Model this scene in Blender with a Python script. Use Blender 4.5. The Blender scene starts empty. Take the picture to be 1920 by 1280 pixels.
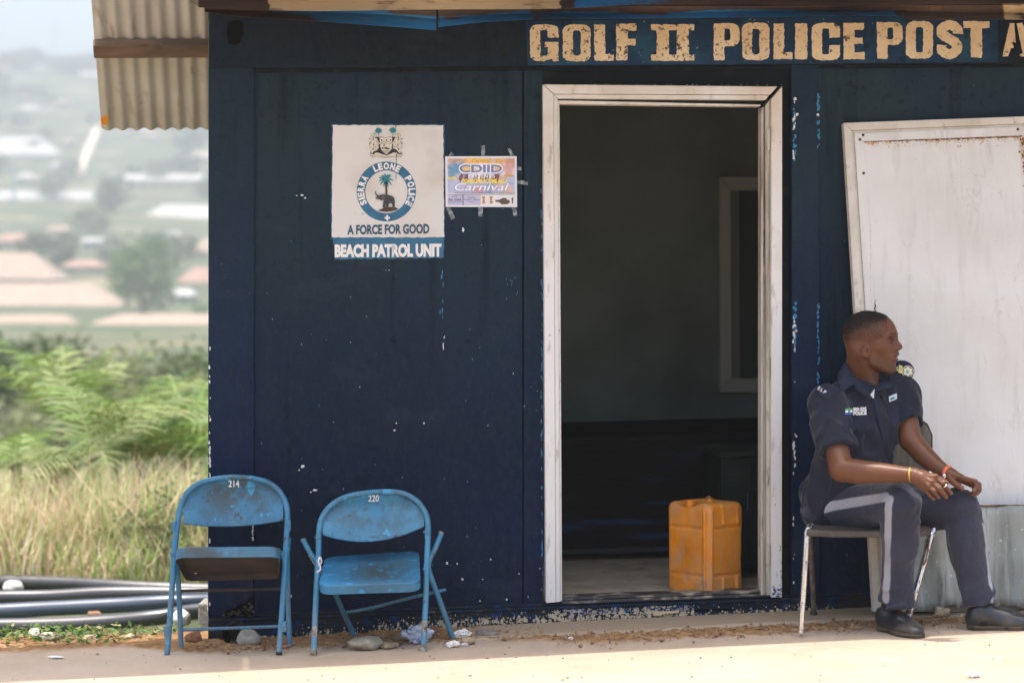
import bpy, bmesh, math, random
import numpy as np
from mathutils import Vector, Matrix
R = math.radians
SC = bpy.context.scene
COL = SC.collection

# ------------------------------------------------------------------ camera
F = 4113.0            # focal length in photo pixels (1920 wide)
H = 1.30              # eye height
YH = 556.0            # image row of the horizon
cam_d = bpy.data.cameras.new('camera')
cam = bpy.data.objects.new('camera', cam_d)
COL.objects.link(cam)
cam.location = (0, 0, H)
cam.rotation_euler = (R(90), 0, 0)
cam_d.sensor_width = 36.0
cam_d.lens = F / 1920 * 36.0
cam_d.shift_y = (YH - 640) / 1920
cam_d.clip_start = 0.1
cam_d.clip_end = 4000
cam_d.dof.use_dof = True
cam_d.dof.focus_distance = 8.80
cam_d.dof.aperture_fstop = 2.1
SC.camera = cam
SC.render.resolution_x = 1024
SC.render.resolution_y = 682

# ------------------------------------------------------------------ light
SUN_DIR = Vector((-0.08, -0.065, 0.99)).normalized()     # towards the sun
elev = math.asin(SUN_DIR.z)
azim = math.atan2(SUN_DIR.x, SUN_DIR.y)
world = bpy.data.worlds.new('World')
SC.world = world
world.use_nodes = True
nt = world.node_tree
nt.nodes.clear()
wo = nt.nodes.new('ShaderNodeOutputWorld')
bg = nt.nodes.new('ShaderNodeBackground')
sky = nt.nodes.new('ShaderNodeTexSky')
sky.sky_type = 'NISHITA'
sky.sun_disc = False
sky.sun_elevation = elev
sky.sun_rotation = azim
sky.air_density = 1.0
sky.dust_density = 5.0
sky.ozone_density = 1.0
bg.inputs['Strength'].default_value = 0.15
nt.links.new(sky.outputs[0], bg.inputs[0])
nt.links.new(bg.outputs[0], wo.inputs[0])
sun_d = bpy.data.lights.new('sun', 'SUN')
sun_d.energy = 2.0
sun_d.angle = R(0.6)
sun_d.color = (1.0, 0.965, 0.925)
sun = bpy.data.objects.new('sun', sun_d)
COL.objects.link(sun)
sun.location = (0, 0, 30)
sun.rotation_euler = SUN_DIR.to_track_quat('Z', 'Y').to_euler()
SC.view_settings.view_transform = 'Standard'
SC.view_settings.look = 'None'
SC.view_settings.gamma = 1.0
SC.view_settings.exposure = 1.66
try:
    SC.cycles.use_denoising = True
    SC.cycles.max_bounces = 8
    SC.cycles.diffuse_bounces = 4
    SC.cycles.volume_bounces = 1
    SC.cycles.sample_clamp_indirect = 6
except Exception:
    pass

# ------------------------------------------------------------------ helpers
rng = np.random.default_rng(7)
random.seed(7)

def P(px, py, d):
    return Vector(((px - 960) / F * d, d, H - (py - YH) / F * d))

YAW = R(7.0)
WT = Vector((math.cos(YAW), math.sin(YAW), 0))       # along the wall
WN = Vector((math.sin(YAW), -math.cos(YAW), 0))      # out of the wall
W0 = Vector((0, 9.0, 0))

def wp(px, py, off=0.0):
    """point on the wall plane (row, column of the photo), then moved out of it"""
    r = Vector(((px - 960) / F, 1.0, -(py - YH) / F))
    d = WN.dot(W0) / WN.dot(r)
    return Vector((0, 0, H)) + r * d + WN * off

def gz(x, y=8.5):
    """height of the yard"""
    z = -0.05 + 0.03 * max(-4.0, min(2.5, x))
    return z

def gp(px, py):
    """point on the yard"""
    d = 8.4
    for _ in range(12):
        x = (px - 960) / F * d
        d = F * (H - gz(x)) / (py - YH)
    return Vector(((px - 960) / F * d, d, gz((px - 960) / F * d)))

def tag(o, label=None, cat=None, group=None, kind=None):
    if label: o['label'] = label
    if cat: o['category'] = cat
    if group: o['group'] = group
    if kind: o['kind'] = kind
    return o

def empty(name, loc, label, cat, group=None):
    o = bpy.data.objects.new(name, None)
    COL.objects.link(o)
    o.empty_display_size = 0.1
    o.location = loc
    return tag(o, label, cat, group)

def world_of(o):
    b = Matrix.LocRotScale(o.location, o.rotation_euler, o.scale)
    return b if o.parent is None else world_of(o.parent) @ o.matrix_parent_inverse @ b

def adopt(o, parent):
    """parent o, which keeps its place"""
    o.parent = parent
    o.matrix_parent_inverse = world_of(parent).inverted()
    return o

def mesh_obj(name, verts, faces, m=None, parent=None, smooth=False):
    me = bpy.data.meshes.new(name)
    me.from_pydata([tuple(v) for v in verts], [], [tuple(int(i) for i in f) for f in faces])
    me.update()
    if smooth:
        me.polygons.foreach_set('use_smooth', [True] * len(me.polygons))
    o = bpy.data.objects.new(name, me)
    COL.objects.link(o)
    if m is not None:
        me.materials.append(m)
    if parent is not None:
        adopt(o, parent)
    return o

class MB:
    """collects shapes into one mesh"""
    def __init__(s):
        s.v = []; s.f = []; s.mi = []; s.cur = 0
    def add(s, vs, fs):
        b = len(s.v)
        s.v += [Vector(v) for v in vs]
        s.f += [tuple(b + i for i in f) for f in fs]
        s.mi += [s.cur] * len(fs)
        return s
    def hexa(s, q0, q1):
        """box between two quads with the same winding"""
        s.add(list(q0) + list(q1), [(3, 2, 1, 0), (4, 5, 6, 7), (0, 1, 5, 4), (1, 2, 6, 5), (2, 3, 7, 6), (3, 0, 4, 7)])
        return s
    def box(s, lo, hi, M4=None):
        x0, y0, z0 = lo; x1, y1, z1 = hi
        q0 = [Vector((x0, y0, z0)), Vector((x1, y0, z0)), Vector((x1, y1, z0)), Vector((x0, y1, z0))]
        q1 = [Vector((x0, y0, z1)), Vector((x1, y0, z1)), Vector((x1, y1, z1)), Vector((x0, y1, z1))]
        if M4 is not None:
            q0 = [M4 @ v for v in q0]; q1 = [M4 @ v for v in q1]
        return s.hexa(q0, q1)
    def prism(s, poly, vec):
        n = len(poly)
        a = [Vector(p) for p in poly]; b = [p + Vector(vec) for p in a]
        s.add(a + b, [tuple(range(n - 1, -1, -1)), tuple(range(n, 2 * n))] +
              [(i, (i + 1) % n, n + (i + 1) % n, n + i) for i in range(n)])
        return s
    def wbox(s, x0, y0, x1, y1, o0, o1):
        """box on the wall from photo rows and columns"""
        return s.wquad([(x0, y0), (x1, y0), (x1, y1), (x0, y1)], o0, o1)
    def wquad(s, pts, o0, o1):
        a = [wp(x, y) for x, y in pts]
        return s.prism([p + WN * o0 for p in a][::-1], WN * (o1 - o0))
    def tube(s, pts, r, n=10, cap=True, closed=False):
        pts = [Vector(p) for p in pts]
        m = len(pts)
        rs = r if isinstance(r, (list, tuple)) else [r] * m
        base = len(s.v)
        t0 = (pts[1] - pts[0]).normalized()
        up = Vector((0, 0, 1)) if abs(t0.z) < .9 else Vector((1, 0, 0))
        nrm = (up - t0 * up.dot(t0)).normalized()
        ring = []
        for i, p in enumerate(pts):
            if closed:
                t = (pts[(i + 1) % m] - pts[i - 1]).normalized()
            elif i == 0: t = t0
            elif i == m - 1: t = (pts[-1] - pts[-2]).normalized()
            else: t = ((pts[i + 1] - p).normalized() + (p - pts[i - 1]).normalized()).normalized()
            nrm = (nrm - t * nrm.dot(t)).normalized()
            bn = t.cross(nrm)
            for k in range(n):
                a = 2 * math.pi * k / n
                ring.append(p + (nrm * math.cos(a) + bn * math.sin(a)) * rs[i])
        fs = []
        for i in range(m if closed else m - 1):
            for k in range(n):
                j = (i + 1) % m
                fs.append((i * n + k, i * n + (k + 1) % n, j * n + (k + 1) % n, j * n + k))
        if cap and not closed:
            fs.append(tuple(range(n - 1, -1, -1)))
            fs.append(tuple((m - 1) * n + k for k in range(n)))
        return s.add(ring, fs)
    def lathe(s, c, prof, n=20, axis=None):
        """prof: (radius, height) pairs up the axis"""
        c = Vector(c)
        ax = Vector(axis).normalized() if axis else Vector((0, 0, 1))
        u = ax.orthogonal().normalized(); w = ax.cross(u)
        vs = []
        for r, h in prof:
            for k in range(n):
                a = 2 * math.pi * k / n
                vs.append(c + ax * h + (u * math.cos(a) + w * math.sin(a)) * r)
        fs = []
        for i in range(len(prof) - 1):
            for k in range(n):
                fs.append((i * n + k, i * n + (k + 1) % n, (i + 1) * n + (k + 1) % n, (i + 1) * n + k))
        fs.append(tuple(range(n - 1, -1, -1)))
        fs.append(tuple((len(prof) - 1) * n + k for k in range(n)))
        return s.add(vs, fs)
    def build(s, name, m=None, parent=None, smooth=False, bevel=0.0, seg=2, mats=None):
        o = mesh_obj(name, s.v, s.f, m, parent)
        me = o.data
        if mats:
            for x in mats: me.materials.append(x)
            me.polygons.foreach_set('material_index', s.mi)
        bm = bmesh.new(); bm.from_mesh(me)
        bmesh.ops.recalc_face_normals(bm, faces=bm.faces)
        bm.to_mesh(me); bm.free()
        if bevel:
            b = o.modifiers.new('bevel', 'BEVEL'); b.width = bevel; b.segments = seg; b.limit_method = 'ANGLE'; b.angle_limit = R(40)
        if smooth:
            for p in me.polygons: p.use_smooth = True
            if not bevel:
                try:
                    me.set_sharp_from_angle(angle=R(42))
                except Exception:
                    pass
        return o

def smooth_path(pts, n=6):
    """Catmull-Rom through the points"""
    pts = [Vector(p) for p in pts]
    out = []
    for i in range(len(pts) - 1):
        p0 = pts[max(i - 1, 0)]; p1 = pts[i]; p2 = pts[i + 1]; p3 = pts[min(i + 2, len(pts) - 1)]
        for k in range(n):
            t = k / n
            out.append(0.5 * ((2 * p1) + (p2 - p0) * t + (2 * p0 - 5 * p1 + 4 * p2 - p3) * t * t + (3 * p1 - p0 - 3 * p2 + p3) * t ** 3))
    out.append(pts[-1])
    return out

# ---- flat artwork: text and filled outlines -> 2D triangles
def fill2d(contours):
    cu = bpy.data.curves.new('outline', 'CURVE')
    cu.dimensions = '2D'; cu.fill_mode = 'BOTH'
    for c in contours:
        sp = cu.splines.new('POLY'); sp.points.add(len(c) - 1)
        for i, (x, y) in enumerate(c): sp.points[i].co = (x, y, 0, 1)
        sp.use_cyclic_u = True
    ob = bpy.data.objects.new('outline', cu); COL.objects.link(ob)
    dg = bpy.context.evaluated_depsgraph_get(); dg.update()
    me = bpy.data.meshes.new_from_object(ob.evaluated_get(dg))
    vs = [(v.co.x, v.co.y) for v in me.vertices]; fs = [tuple(p.vertices) for p in me.polygons]
    bpy.data.objects.remove(ob); bpy.data.curves.remove(cu); bpy.data.meshes.remove(me)
    return vs, fs

def text2d(s, bold=0.0, shear=0.0, spacing=1.0):
    """text fitted to a 1 x 1 box (x from 0 to 1, y from 0 to 1)"""
    cu = bpy.data.curves.new('text', 'FONT')
    cu.body = s; cu.offset = bold; cu.shear = shear; cu.space_character = spacing; cu.resolution_u = 3
    ob = bpy.data.objects.new('text', cu); COL.objects.link(ob)
    dg = bpy.context.evaluated_depsgraph_get(); dg.update()
    me = bpy.data.meshes.new_from_object(ob.evaluated_get(dg))
    vs = [(v.co.x, v.co.y) for v in me.vertices]; fs = [tuple(p.vertices) for p in me.polygons]
    bpy.data.objects.remove(ob); bpy.data.curves.remove(cu); bpy.data.meshes.remove(me)
    if not vs: return [], []
    x0 = min(v[0] for v in vs); x1 = max(v[0] for v in vs); y0 = min(v[1] for v in vs); y1 = max(v[1] for v in vs)
    return [((x - x0) / (x1 - x0), (y - y0) / (y1 - y0)) for x, y in vs], fs

def art(mb, vf, fn):
    vs, fs = vf
    mb.add([fn(x, y) for x, y in vs], fs)

def arc(cx, cy, rx, ry, a0, a1, n=7):
    return [(cx + rx * math.cos(R(a0 + (a1 - a0) * i / n)), cy + ry * math.sin(R(a0 + (a1 - a0) * i / n))) for i in range(n + 1)]

def rrect(x0, y0, x1, y1, rx, ry, n=7):
    return (arc(x1 - rx, y0 + ry, rx, ry, -90, 0, n) + arc(x1 - rx, y1 - ry, rx, ry, 0, 90, n) +
            arc(x0 + rx, y1 - ry, rx, ry, 90, 180, n) + arc(x0 + rx, y0 + ry, rx, ry, 180, 270, n))

def stroke(pts, w):
    """outline of a thick line through 2D points; w one width or one each"""
    n = len(pts); ws = w if isinstance(w, (list, tuple)) else [w] * n
    L = []; Rr = []
    for i in range(n):
        a = pts[max(i - 1, 0)]; b = pts[min(i + 1, n - 1)]
        dx, dy = b[0] - a[0], b[1] - a[1]; l = math.hypot(dx, dy) or 1
        L.append((pts[i][0] - dy / l * ws[i] / 2, pts[i][1] + dx / l * ws[i] / 2))
        Rr.append((pts[i][0] + dy / l * ws[i] / 2, pts[i][1] - dx / l * ws[i] / 2))
    return L + Rr[::-1]

def spline2(pts, n=5):
    return [(p.x, p.y) for p in smooth_path([Vector((a, b, 0)) for a, b in pts], n)]

# ------------------------------------------------------------------ materials
def srgb(r, g, b):
    f = lambda c: (c / 255 / 12.92) if c / 255 <= 0.04045 else ((c / 255 + 0.055) / 1.055) ** 2.4
    return (f(r), f(g), f(b), 1)

def lin(r, g, b): return (r, g, b, 1)

class Mat:
    """a principled material built up in layers"""
    def __init__(s, name, col, rough=0.6, metal=0.0, spec=0.5):
        s.m = bpy.data.materials.new(name); s.m.use_nodes = True
        s.t = s.m.node_tree; s.n = s.t.nodes; s.l = s.t.links
        s.b = s.n['Principled BSDF']
        s.b.inputs['Roughness'].default_value = rough
        s.b.inputs['Metallic'].default_value = metal
        s.b.inputs['Specular IOR Level'].default_value = spec
        s.tc = s.n.new('ShaderNodeTexCoord')
        rgb = s.n.new('ShaderNodeRGB'); rgb.outputs[0].default_value = col
        s.c = rgb.outputs[0]
        s.rough = None; s.rv = rough
        s.bump_in = None
    def noise(s, scale, stretch=(1, 1, 1), detail=5, rough=0.55, off=(0, 0, 0), dist=0.0):
        mp = s.n.new('ShaderNodeMapping'); mp.inputs['Scale'].default_value = stretch; mp.inputs['Location'].default_value = off
        s.l.new(s.tc.outputs['Object'], mp.inputs[0])
        nz = s.n.new('ShaderNodeTexNoise'); nz.inputs['Scale'].default_value = scale
        nz.inputs['Detail'].default_value = detail; nz.inputs['Roughness'].default_value = rough; nz.inputs['Distortion'].default_value = dist
        s.l.new(mp.outputs[0], nz.inputs['Vector'])
        return nz.outputs['Fac']
    def ramp(s, fac, lo, hi, v0=0.0, v1=1.0):
        r = s.n.new('ShaderNodeMapRange'); r.inputs['From Min'].default_value = lo; r.inputs['From Max'].default_value = hi
        r.inputs['To Min'].default_value = v0; r.inputs['To Max'].default_value = v1; r.clamp = True
        s.l.new(fac, r.inputs['Value'])
        return r.outputs[0]
    def mul(s, a, b, op='MULTIPLY'):
        m = s.n.new('ShaderNodeMath'); m.operation = op; m.use_clamp = True
        for i, x in enumerate((a, b)):
            if isinstance(x, (int, float)): m.inputs[i].default_value = x
            else: s.l.new(x, m.inputs[i])
        return m.outputs[0]
    def axis(s, which, lo, hi, v0=0.0, v1=1.0):
        sp = s.n.new('ShaderNodeSeparateXYZ'); s.l.new(s.tc.outputs['Object'], sp.inputs[0])
        return s.ramp(sp.outputs['XYZ'.index(which)], lo, hi, v0, v1)
    def dist(s, c, r0, r1, stretch=(1, 1, 1)):
        """1 within r0 of the point c, 0 beyond r1"""
        sub = s.n.new('ShaderNodeVectorMath'); sub.operation = 'SUBTRACT'; s.l.new(s.tc.outputs['Object'], sub.inputs[0]); sub.inputs[1].default_value = c
        ml = s.n.new('ShaderNodeVectorMath'); ml.operation = 'MULTIPLY'; s.l.new(sub.outputs[0], ml.inputs[0]); ml.inputs[1].default_value = stretch
        ln = s.n.new('ShaderNodeVectorMath'); ln.operation = 'LENGTH'; s.l.new(ml.outputs[0], ln.inputs[0])
        return s.ramp(ln.outputs['Value'], r0, r1, 1, 0)
    def attr(s, name):
        a = s.n.new('ShaderNodeAttribute'); a.attribute_name = name
        return a
    def over(s, col, mask, rough=None):
        mx = s.n.new('ShaderNodeMix'); mx.data_type = 'RGBA'
        if isinstance(mask, (int, float)): mx.inputs[0].default_value = mask
        else: s.l.new(mask, mx.inputs[0])
        s.l.new(s.c, mx.inputs[6])
        if isinstance(col, tuple): mx.inputs[7].default_value = col
        else: s.l.new(col, mx.inputs[7])
        s.c = mx.outputs[2]
        if rough is not None:
            mr = s.n.new('ShaderNodeMix'); mr.data_type = 'FLOAT'
            s.l.new(mask, mr.inputs[0])
            if s.rough is None: mr.inputs[2].default_value = s.rv
            else: s.l.new(s.rough, mr.inputs[2])
            mr.inputs[3].default_value = rough
            s.rough = mr.outputs[0]
        return s
    def speck(s, col, scale, lo, hi, stretch=(1, 1, 1), detail=5, rough=None, k=1.0, off=(0, 0, 0), mask=None, nrough=0.55):
        f = s.ramp(s.noise(scale, stretch, detail, nrough, off), lo, hi, 0, k)
        if mask is not None: f = s.mul(f, mask)
        return s.over(col, f, rough)
    def bump(s, scale, strength=0.3, dist=0.01, stretch=(1, 1, 1), detail=4, src=None):
        b = s.n.new('ShaderNodeBump'); b.inputs['Strength'].default_value = strength; b.inputs['Distance'].default_value = dist
        s.l.new(src if src is not None else s.noise(scale, stretch, detail), b.inputs['Height'])
        if s.bump_in is not None: s.l.new(s.bump_in, b.inputs['Normal'])
        s.bump_in = b.outputs[0]
        return s
    def done(s, thin=0.0, alpha=None):
        if thin or alpha is not None:
            out = s.n['Material Output']; mx = s.n.new('ShaderNodeMixShader')
            if alpha is not None:
                t = s.n.new('ShaderNodeBsdfTransparent'); s.l.new(alpha, mx.inputs[0])
                s.l.new(t.outputs[0], mx.inputs[1]); s.l.new(s.b.outputs[0], mx.inputs[2])
            else:
                t = s.n.new('ShaderNodeBsdfTranslucent'); s.l.new(s.c, t.inputs[0]); mx.inputs[0].default_value = thin
                s.l.new(s.b.outputs[0], mx.inputs[1]); s.l.new(t.outputs[0], mx.inputs[2])
            s.l.new(mx.outputs[0], out.inputs['Surface'])
        s.l.new(s.c, s.b.inputs['Base Color'])
        if s.rough is not None: s.l.new(s.rough, s.b.inputs['Roughness'])
        if s.bump_in is not None: s.l.new(s.bump_in, s.b.inputs['Normal'])
        return s.m

# ------------------------------------------------------------------ smooth solids from distance fields
def _hash3(ix, iy, iz):
    n = (ix * 374761393 + iy * 668265263 + iz * 1440662683) & 0x7fffffff
    n = (n ^ (n >> 13)) * 1274126177 & 0x7fffffff
    return ((n ^ (n >> 16)) & 0xffff) / 32767.5 - 1.0

def vnoise(p, s):
    """value noise, -1..1"""
    q = p * s
    i = np.floor(q).astype(np.int64); f = q - i; f = f * f * (3 - 2 * f)
    r = 0
    for dx in (0, 1):
        for dy in (0, 1):
            for dz in (0, 1):
                w = (f[:, 0] if dx else 1 - f[:, 0]) * (f[:, 1] if dy else 1 - f[:, 1]) * (f[:, 2] if dz else 1 - f[:, 2])
                r = r + w * _hash3(i[:, 0] + dx, i[:, 1] + dy, i[:, 2] + dz)
    return r

def A(v): return np.array([v[0], v[1], v[2]], float)

def cone(a, b, ra, rb, flat=None, s=1.0):
    """limb from a to b; flat = direction in which it is s times as thick"""
    a = A(a); b = A(b); ab = b - a; L = max(ab @ ab, 1e-9)
    n = A(Vector(flat).normalized()) if flat is not None else None
    def f(p):
        q = p - a
        t = np.clip(q @ ab / L, 0, 1)
        e = q - t[:, None] * ab
        if n is not None:
            c = e @ n
            e = e + np.outer(c * (1 / s - 1), n)
        return np.sqrt((e * e).sum(1)) - (ra + (rb - ra) * t)
    return f

def chain(pts, rs):
    fs = [cone(pts[i], pts[i + 1], rs[i], rs[i + 1]) for i in range(len(pts) - 1)]
    def f(p):
        d = fs[0](p)
        for g in fs[1:]: d = np.minimum(d, g(p))
        return d
    return f

def ell(c, r, M3=None):
    c = A(c); r = np.array(r, float)
    M = np.array(M3) if M3 is not None else None
    def f(p):
        q = p - c
        if M is not None: q = q @ M
        k0 = np.sqrt(((q / r) ** 2).sum(1)); k1 = np.sqrt(((q / (r * r)) ** 2).sum(1))
        return np.where(k1 > 1e-9, k0 * (k0 - 1) / np.maximum(k1, 1e-9), -r.min())
    return f

def rbox(c, hs, rad, M3=None):
    c = A(c); hs = np.array(hs, float) - rad
    M = np.array(M3) if M3 is not None else None
    def f(p):
        q = p - c
        if M is not None: q = q @ M
        q = np.abs(q) - hs
        return np.sqrt((np.maximum(q, 0) ** 2).sum(1)) + np.minimum(q.max(1), 0) - rad
    return f

def half(c, n):
    """solid behind the plane at c with outward normal n"""
    c = A(c); n = A(Vector(n).normalized())
    return lambda p: (p - c) @ n

def smin(a, b, k):
    if k <= 0: return np.minimum(a, b)
    h = np.maximum(k - np.abs(a - b), 0) / k
    return np.minimum(a, b) - h * h * k * 0.25

def sdf_mesh(prims, lo, hi, h, post=None, B=12):
    """prims: list of (op, field, k) with op u / s / i, in order -> verts (n,3), faces"""
    lo = A(lo); hi = A(hi)
    nb = np.ceil((hi - lo) / (h * B)).astype(int) + 1
    g = np.stack(np.meshgrid(*[np.arange(n) for n in nb], indexing='ij'), -1).reshape(-1, 3)
    cen = lo + (g + 0.5) * B * h
    rad = B * h * 0.87
    vals = [fn(cen) for _, fn, _ in prims]
    def combine(ds, ops):
        d = None
        for x, (op, _, k) in zip(ds, ops):
            if op == 'u': d = x if d is None else smin(d, x, k)
            elif d is None: continue
            elif op == 's': d = -smin(-d, x, k)
            else: d = -smin(-d, -x, k)
        return d
    tot = combine(vals, prims)
    act = np.where(np.abs(tot) < rad * 1.5 + 0.012)[0]
    N = (nb * B + 3)
    ids = []; vv = []; quads = []
    ax = np.arange(B + 1)
    gx, gy, gz_ = np.meshgrid(ax, ax, ax, indexing='ij')
    loc = np.stack([gx, gy, gz_], -1).reshape(-1, 3)
    gid = lambda i: (i[:, 0] * N[1] + i[:, 1]) * N[2] + i[:, 2]
    for a in act:
        use = []
        for j, pr in enumerate(prims):
            dc = vals[j][a]; op, k = pr[0], pr[2]
            if op in 'us' and dc > rad * 1.6 + k + 0.01: continue
            if op == 'i' and dc < -(rad * 1.6 + k + 0.01): continue
            use.append(pr)
        if not use or not any(u[0] == 'u' for u in use): continue
        base = g[a] * B
        pts = lo + (base + loc) * h
        d = combine([u[1](pts) for u in use], use)
        if post is not None: d = post(pts, d)
        if d.min() > 0 or d.max() < 0: continue
        D = d.reshape(B + 1, B + 1, B + 1); S = D < 0
        # vertices: one per crossed cell, the mean of its edge crossings
        acc = np.zeros((B, B, B, 3)); cnt = np.zeros((B, B, B))
        def edge(axis):
            sl0 = [slice(None)] * 3; sl1 = [slice(None)] * 3
            sl0[axis] = slice(0, B); sl1[axis] = slice(1, B + 1)
            d0 = D[tuple(sl0)]; d1 = D[tuple(sl1)]
            x = (d0 < 0) != (d1 < 0)
            t = np.where(x, d0 / np.where(np.abs(d0 - d1) < 1e-12, 1, d0 - d1), 0)
            return x, t
        for axis in range(3):
            x, t = edge(axis)
            o1, o2 = [i for i in range(3) if i != axis]
            for e1 in (0, 1):
                for e2 in (0, 1):
                    sl = [slice(0, B)] * 3
                    sl[o1] = slice(e1, e1 + B); sl[o2] = slice(e2, e2 + B)
                    xs = x[tuple(sl)]; ts = t[tuple(sl)]
                    cnt += xs
                    acc[..., axis] += np.where(xs, ts, 0)
                    acc[..., o1] += xs * e1
                    acc[..., o2] += xs * e2
        ci = np.argwhere(cnt > 0)
        if len(ci):
            v = acc[ci[:, 0], ci[:, 1], ci[:, 2]] / cnt[ci[:, 0], ci[:, 1], ci[:, 2]][:, None]
            ids.append(gid(ci + base)); vv.append(lo + (ci + base + v) * h)
        for axis in range(3):
            x, _ = edge(axis)
            o1, o2 = (axis + 1) % 3, (axis + 2) % 3
            sl = [slice(0, B)] * 3
            ei = np.argwhere(x[tuple(sl)])
            if not len(ei): continue
            sgn = S[ei[:, 0], ei[:, 1], ei[:, 2]]
            c = ei + base
            e1 = np.zeros(3, int); e1[o1] = 1; e2 = np.zeros(3, int); e2[o2] = 1
            q = np.stack([gid(c - e1 - e2), gid(c - e2), gid(c), gid(c - e1)], 1)
            q[~sgn] = q[~sgn][:, ::-1]
            quads.append(q)
    ids = np.concatenate(ids); vv = np.concatenate(vv); quads = np.concatenate(quads)
    u, first = np.unique(ids, return_index=True)
    vv = vv[first]
    pos = np.searchsorted(u, quads); pos = np.clip(pos, 0, len(u) - 1)
    ok = (u[pos] == quads).all(1)
    return vv, pos[ok]

def relax(v, f, it=2, lam=0.5):
    e = np.concatenate([f[:, [0, 1]], f[:, [1, 2]], f[:, [2, 3]], f[:, [3, 0]]])
    for _ in range(it):
        s = np.zeros_like(v); c = np.zeros(len(v))
        for a, b in ((0, 1), (1, 0)):
            for k in range(3): s[:, k] += np.bincount(e[:, a], v[e[:, b], k], len(v))
            c += np.bincount(e[:, a], minlength=len(v))
        v = v + lam * (s / np.maximum(c, 1)[:, None] - v)
    return v

def np_mesh(name, v, f, m=None, parent=None, smooth=True, cols=None):
    me = bpy.data.meshes.new(name)
    n = f.shape[1]
    me.vertices.add(len(v)); me.vertices.foreach_set('co', np.ascontiguousarray(v, dtype=np.float32).ravel())
    me.loops.add(f.size); me.loops.foreach_set('vertex_index', np.ascontiguousarray(f, dtype=np.int32).ravel())
    me.polygons.add(len(f)); me.polygons.foreach_set('loop_start', np.arange(0, f.size, n, dtype=np.int32))
    me.polygons.foreach_set('loop_total', np.full(len(f), n, dtype=np.int32))
    me.update(calc_edges=True)
    me.polygons.foreach_set('use_smooth', np.full(len(f), smooth))
    if cols is not None:
        at = me.color_attributes.new('tint', 'FLOAT_COLOR', 'POINT')
        c = np.ones((len(v), 4), np.float32); c[:, :3] = cols
        at.data.foreach_set('color', c.ravel())
    o = bpy.data.objects.new(name, me); COL.objects.link(o)
    if m is not None: me.materials.append(m)
    if parent is not None: adopt(o, parent)
    return o
# ================================================================== materials of the post
NAVY = lin(0.0044, 0.0118, 0.029)
def wall_paint(name, base=NAVY, wear_or_sheen=lin(0.0155, 0.031, 0.037), wear_sheen_k=0.95, seed=0.0):
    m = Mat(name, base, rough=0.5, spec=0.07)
    m.speck(lin(0.006, 0.015, 0.050), 1.3, .42, .68, detail=6, off=(seed, 0, 3), k=.75)
    # chalky wear, with the sky's grey sheen painted into the upper half of the sheets
    wear_sheen_mask = m.mul(m.axis('Z', 0.65, 1.75), m.ramp(m.noise(2.2, (1, 1, .55), 8, .68, (seed, 0, 0)), .22, .58))
    m.over(wear_or_sheen, m.mul(wear_sheen_mask, wear_sheen_k), rough=.6)
    m.speck(lin(0.022, 0.018, 0.022), 3.1, .55, .75, detail=8, off=(seed, 5, 0), k=.7, mask=m.axis('Z', 0.75, 0.1))
    m.speck(lin(0.006, 0.010, 0.010), 26, .58, .68, detail=6, k=.8, mask=m.axis('Z', 1.75, 2.25))
    m.speck(lin(0.20, 0.15, 0.10), 9, .63, .78, stretch=(1, 1, .5), detail=8, k=.35, mask=m.axis('Z', 0.35, -.05))
    m.speck(lin(0.03, 0.12, 0.24), 40, .745, .77, stretch=(1, 1, .6), detail=3, k=.8, off=(seed + 2, 0, 0))
    m.speck(lin(0.004, 0.006, 0.008), 5, .56, .70, stretch=(3, 3, .22), detail=8, k=.55, off=(seed, 3, 3))          # rain drips
    m.speck(lin(.022, .032, .042), 42, .46, .70, stretch=(1, 1, .6), detail=8, k=.30); m.speck(lin(.003, .004, .006), 30, .58, .72, detail=8, k=.28, off=(2, seed, 1))
    m.speck(lin(.040, .035, .034), 1.6, .56, .74, stretch=(.7, .7, .6), detail=10, k=.30, off=(6, seed, 2), mask=m.axis('Z', .9, .2))
    m.speck(lin(.05, .06, .075), 130, .68, .74, stretch=(1, 1, .4), detail=3, k=.35)
    m.speck(lin(.035, .045, .06), 3.2, .60, .74, stretch=(.5, .5, 1.4), detail=9, k=.35, off=(1, seed, 8))
    m.bump(70, .55, .006, detail=4, stretch=(1, 1, .8)).bump(6, .35, .03, detail=3)
    return m.done()

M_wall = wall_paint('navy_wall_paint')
M_post = wall_paint('navy_post_paint', base=lin(0.0045, 0.012, 0.037), wear_sheen_k=.75, seed=9.0)
M_head = wall_paint('header_paint', base=lin(0.007, 0.012, 0.022), wear_or_sheen=lin(0.010, 0.017, 0.020), wear_sheen_k=.8, seed=4.0)
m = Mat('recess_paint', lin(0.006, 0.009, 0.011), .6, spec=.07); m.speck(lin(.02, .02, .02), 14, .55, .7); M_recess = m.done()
m = Mat('lettering_band_paint', lin(0.008, 0.030, 0.070), .5, spec=.12)
m.speck(lin(0.012, 0.055, 0.095), 6, .45, .65, detail=7); m.speck(lin(.006, .012, .016), 22, .56, .66, detail=7, k=.8)
m.speck(lin(.35, .3, .22), 75, .735, .75, detail=2); m.bump(90, .3, .004)
M_band = m.done()
m = Mat('base_beam_paint', lin(0.008, 0.015, 0.026), .6, spec=.1)
m.speck(lin(.045, .04, .032), 7, .48, .72, stretch=(.35, .35, 1), detail=8, k=.8)
m.speck(lin(0.006, 0.035, 0.13), 24, .57, .62, detail=5, k=.7)
m.speck(lin(.10, .085, .06), 40, .62, .70, stretch=(.5, .5, 1), detail=6, k=.7).bump(60, .4, .006)
M_base = m.done()
m = Mat('splashed_cement', lin(.42, .37, .27), .9); m.speck(lin(.25, .21, .15), 40, .45, .65).bump(120, .5, .004); M_splash = m.done()
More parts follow.
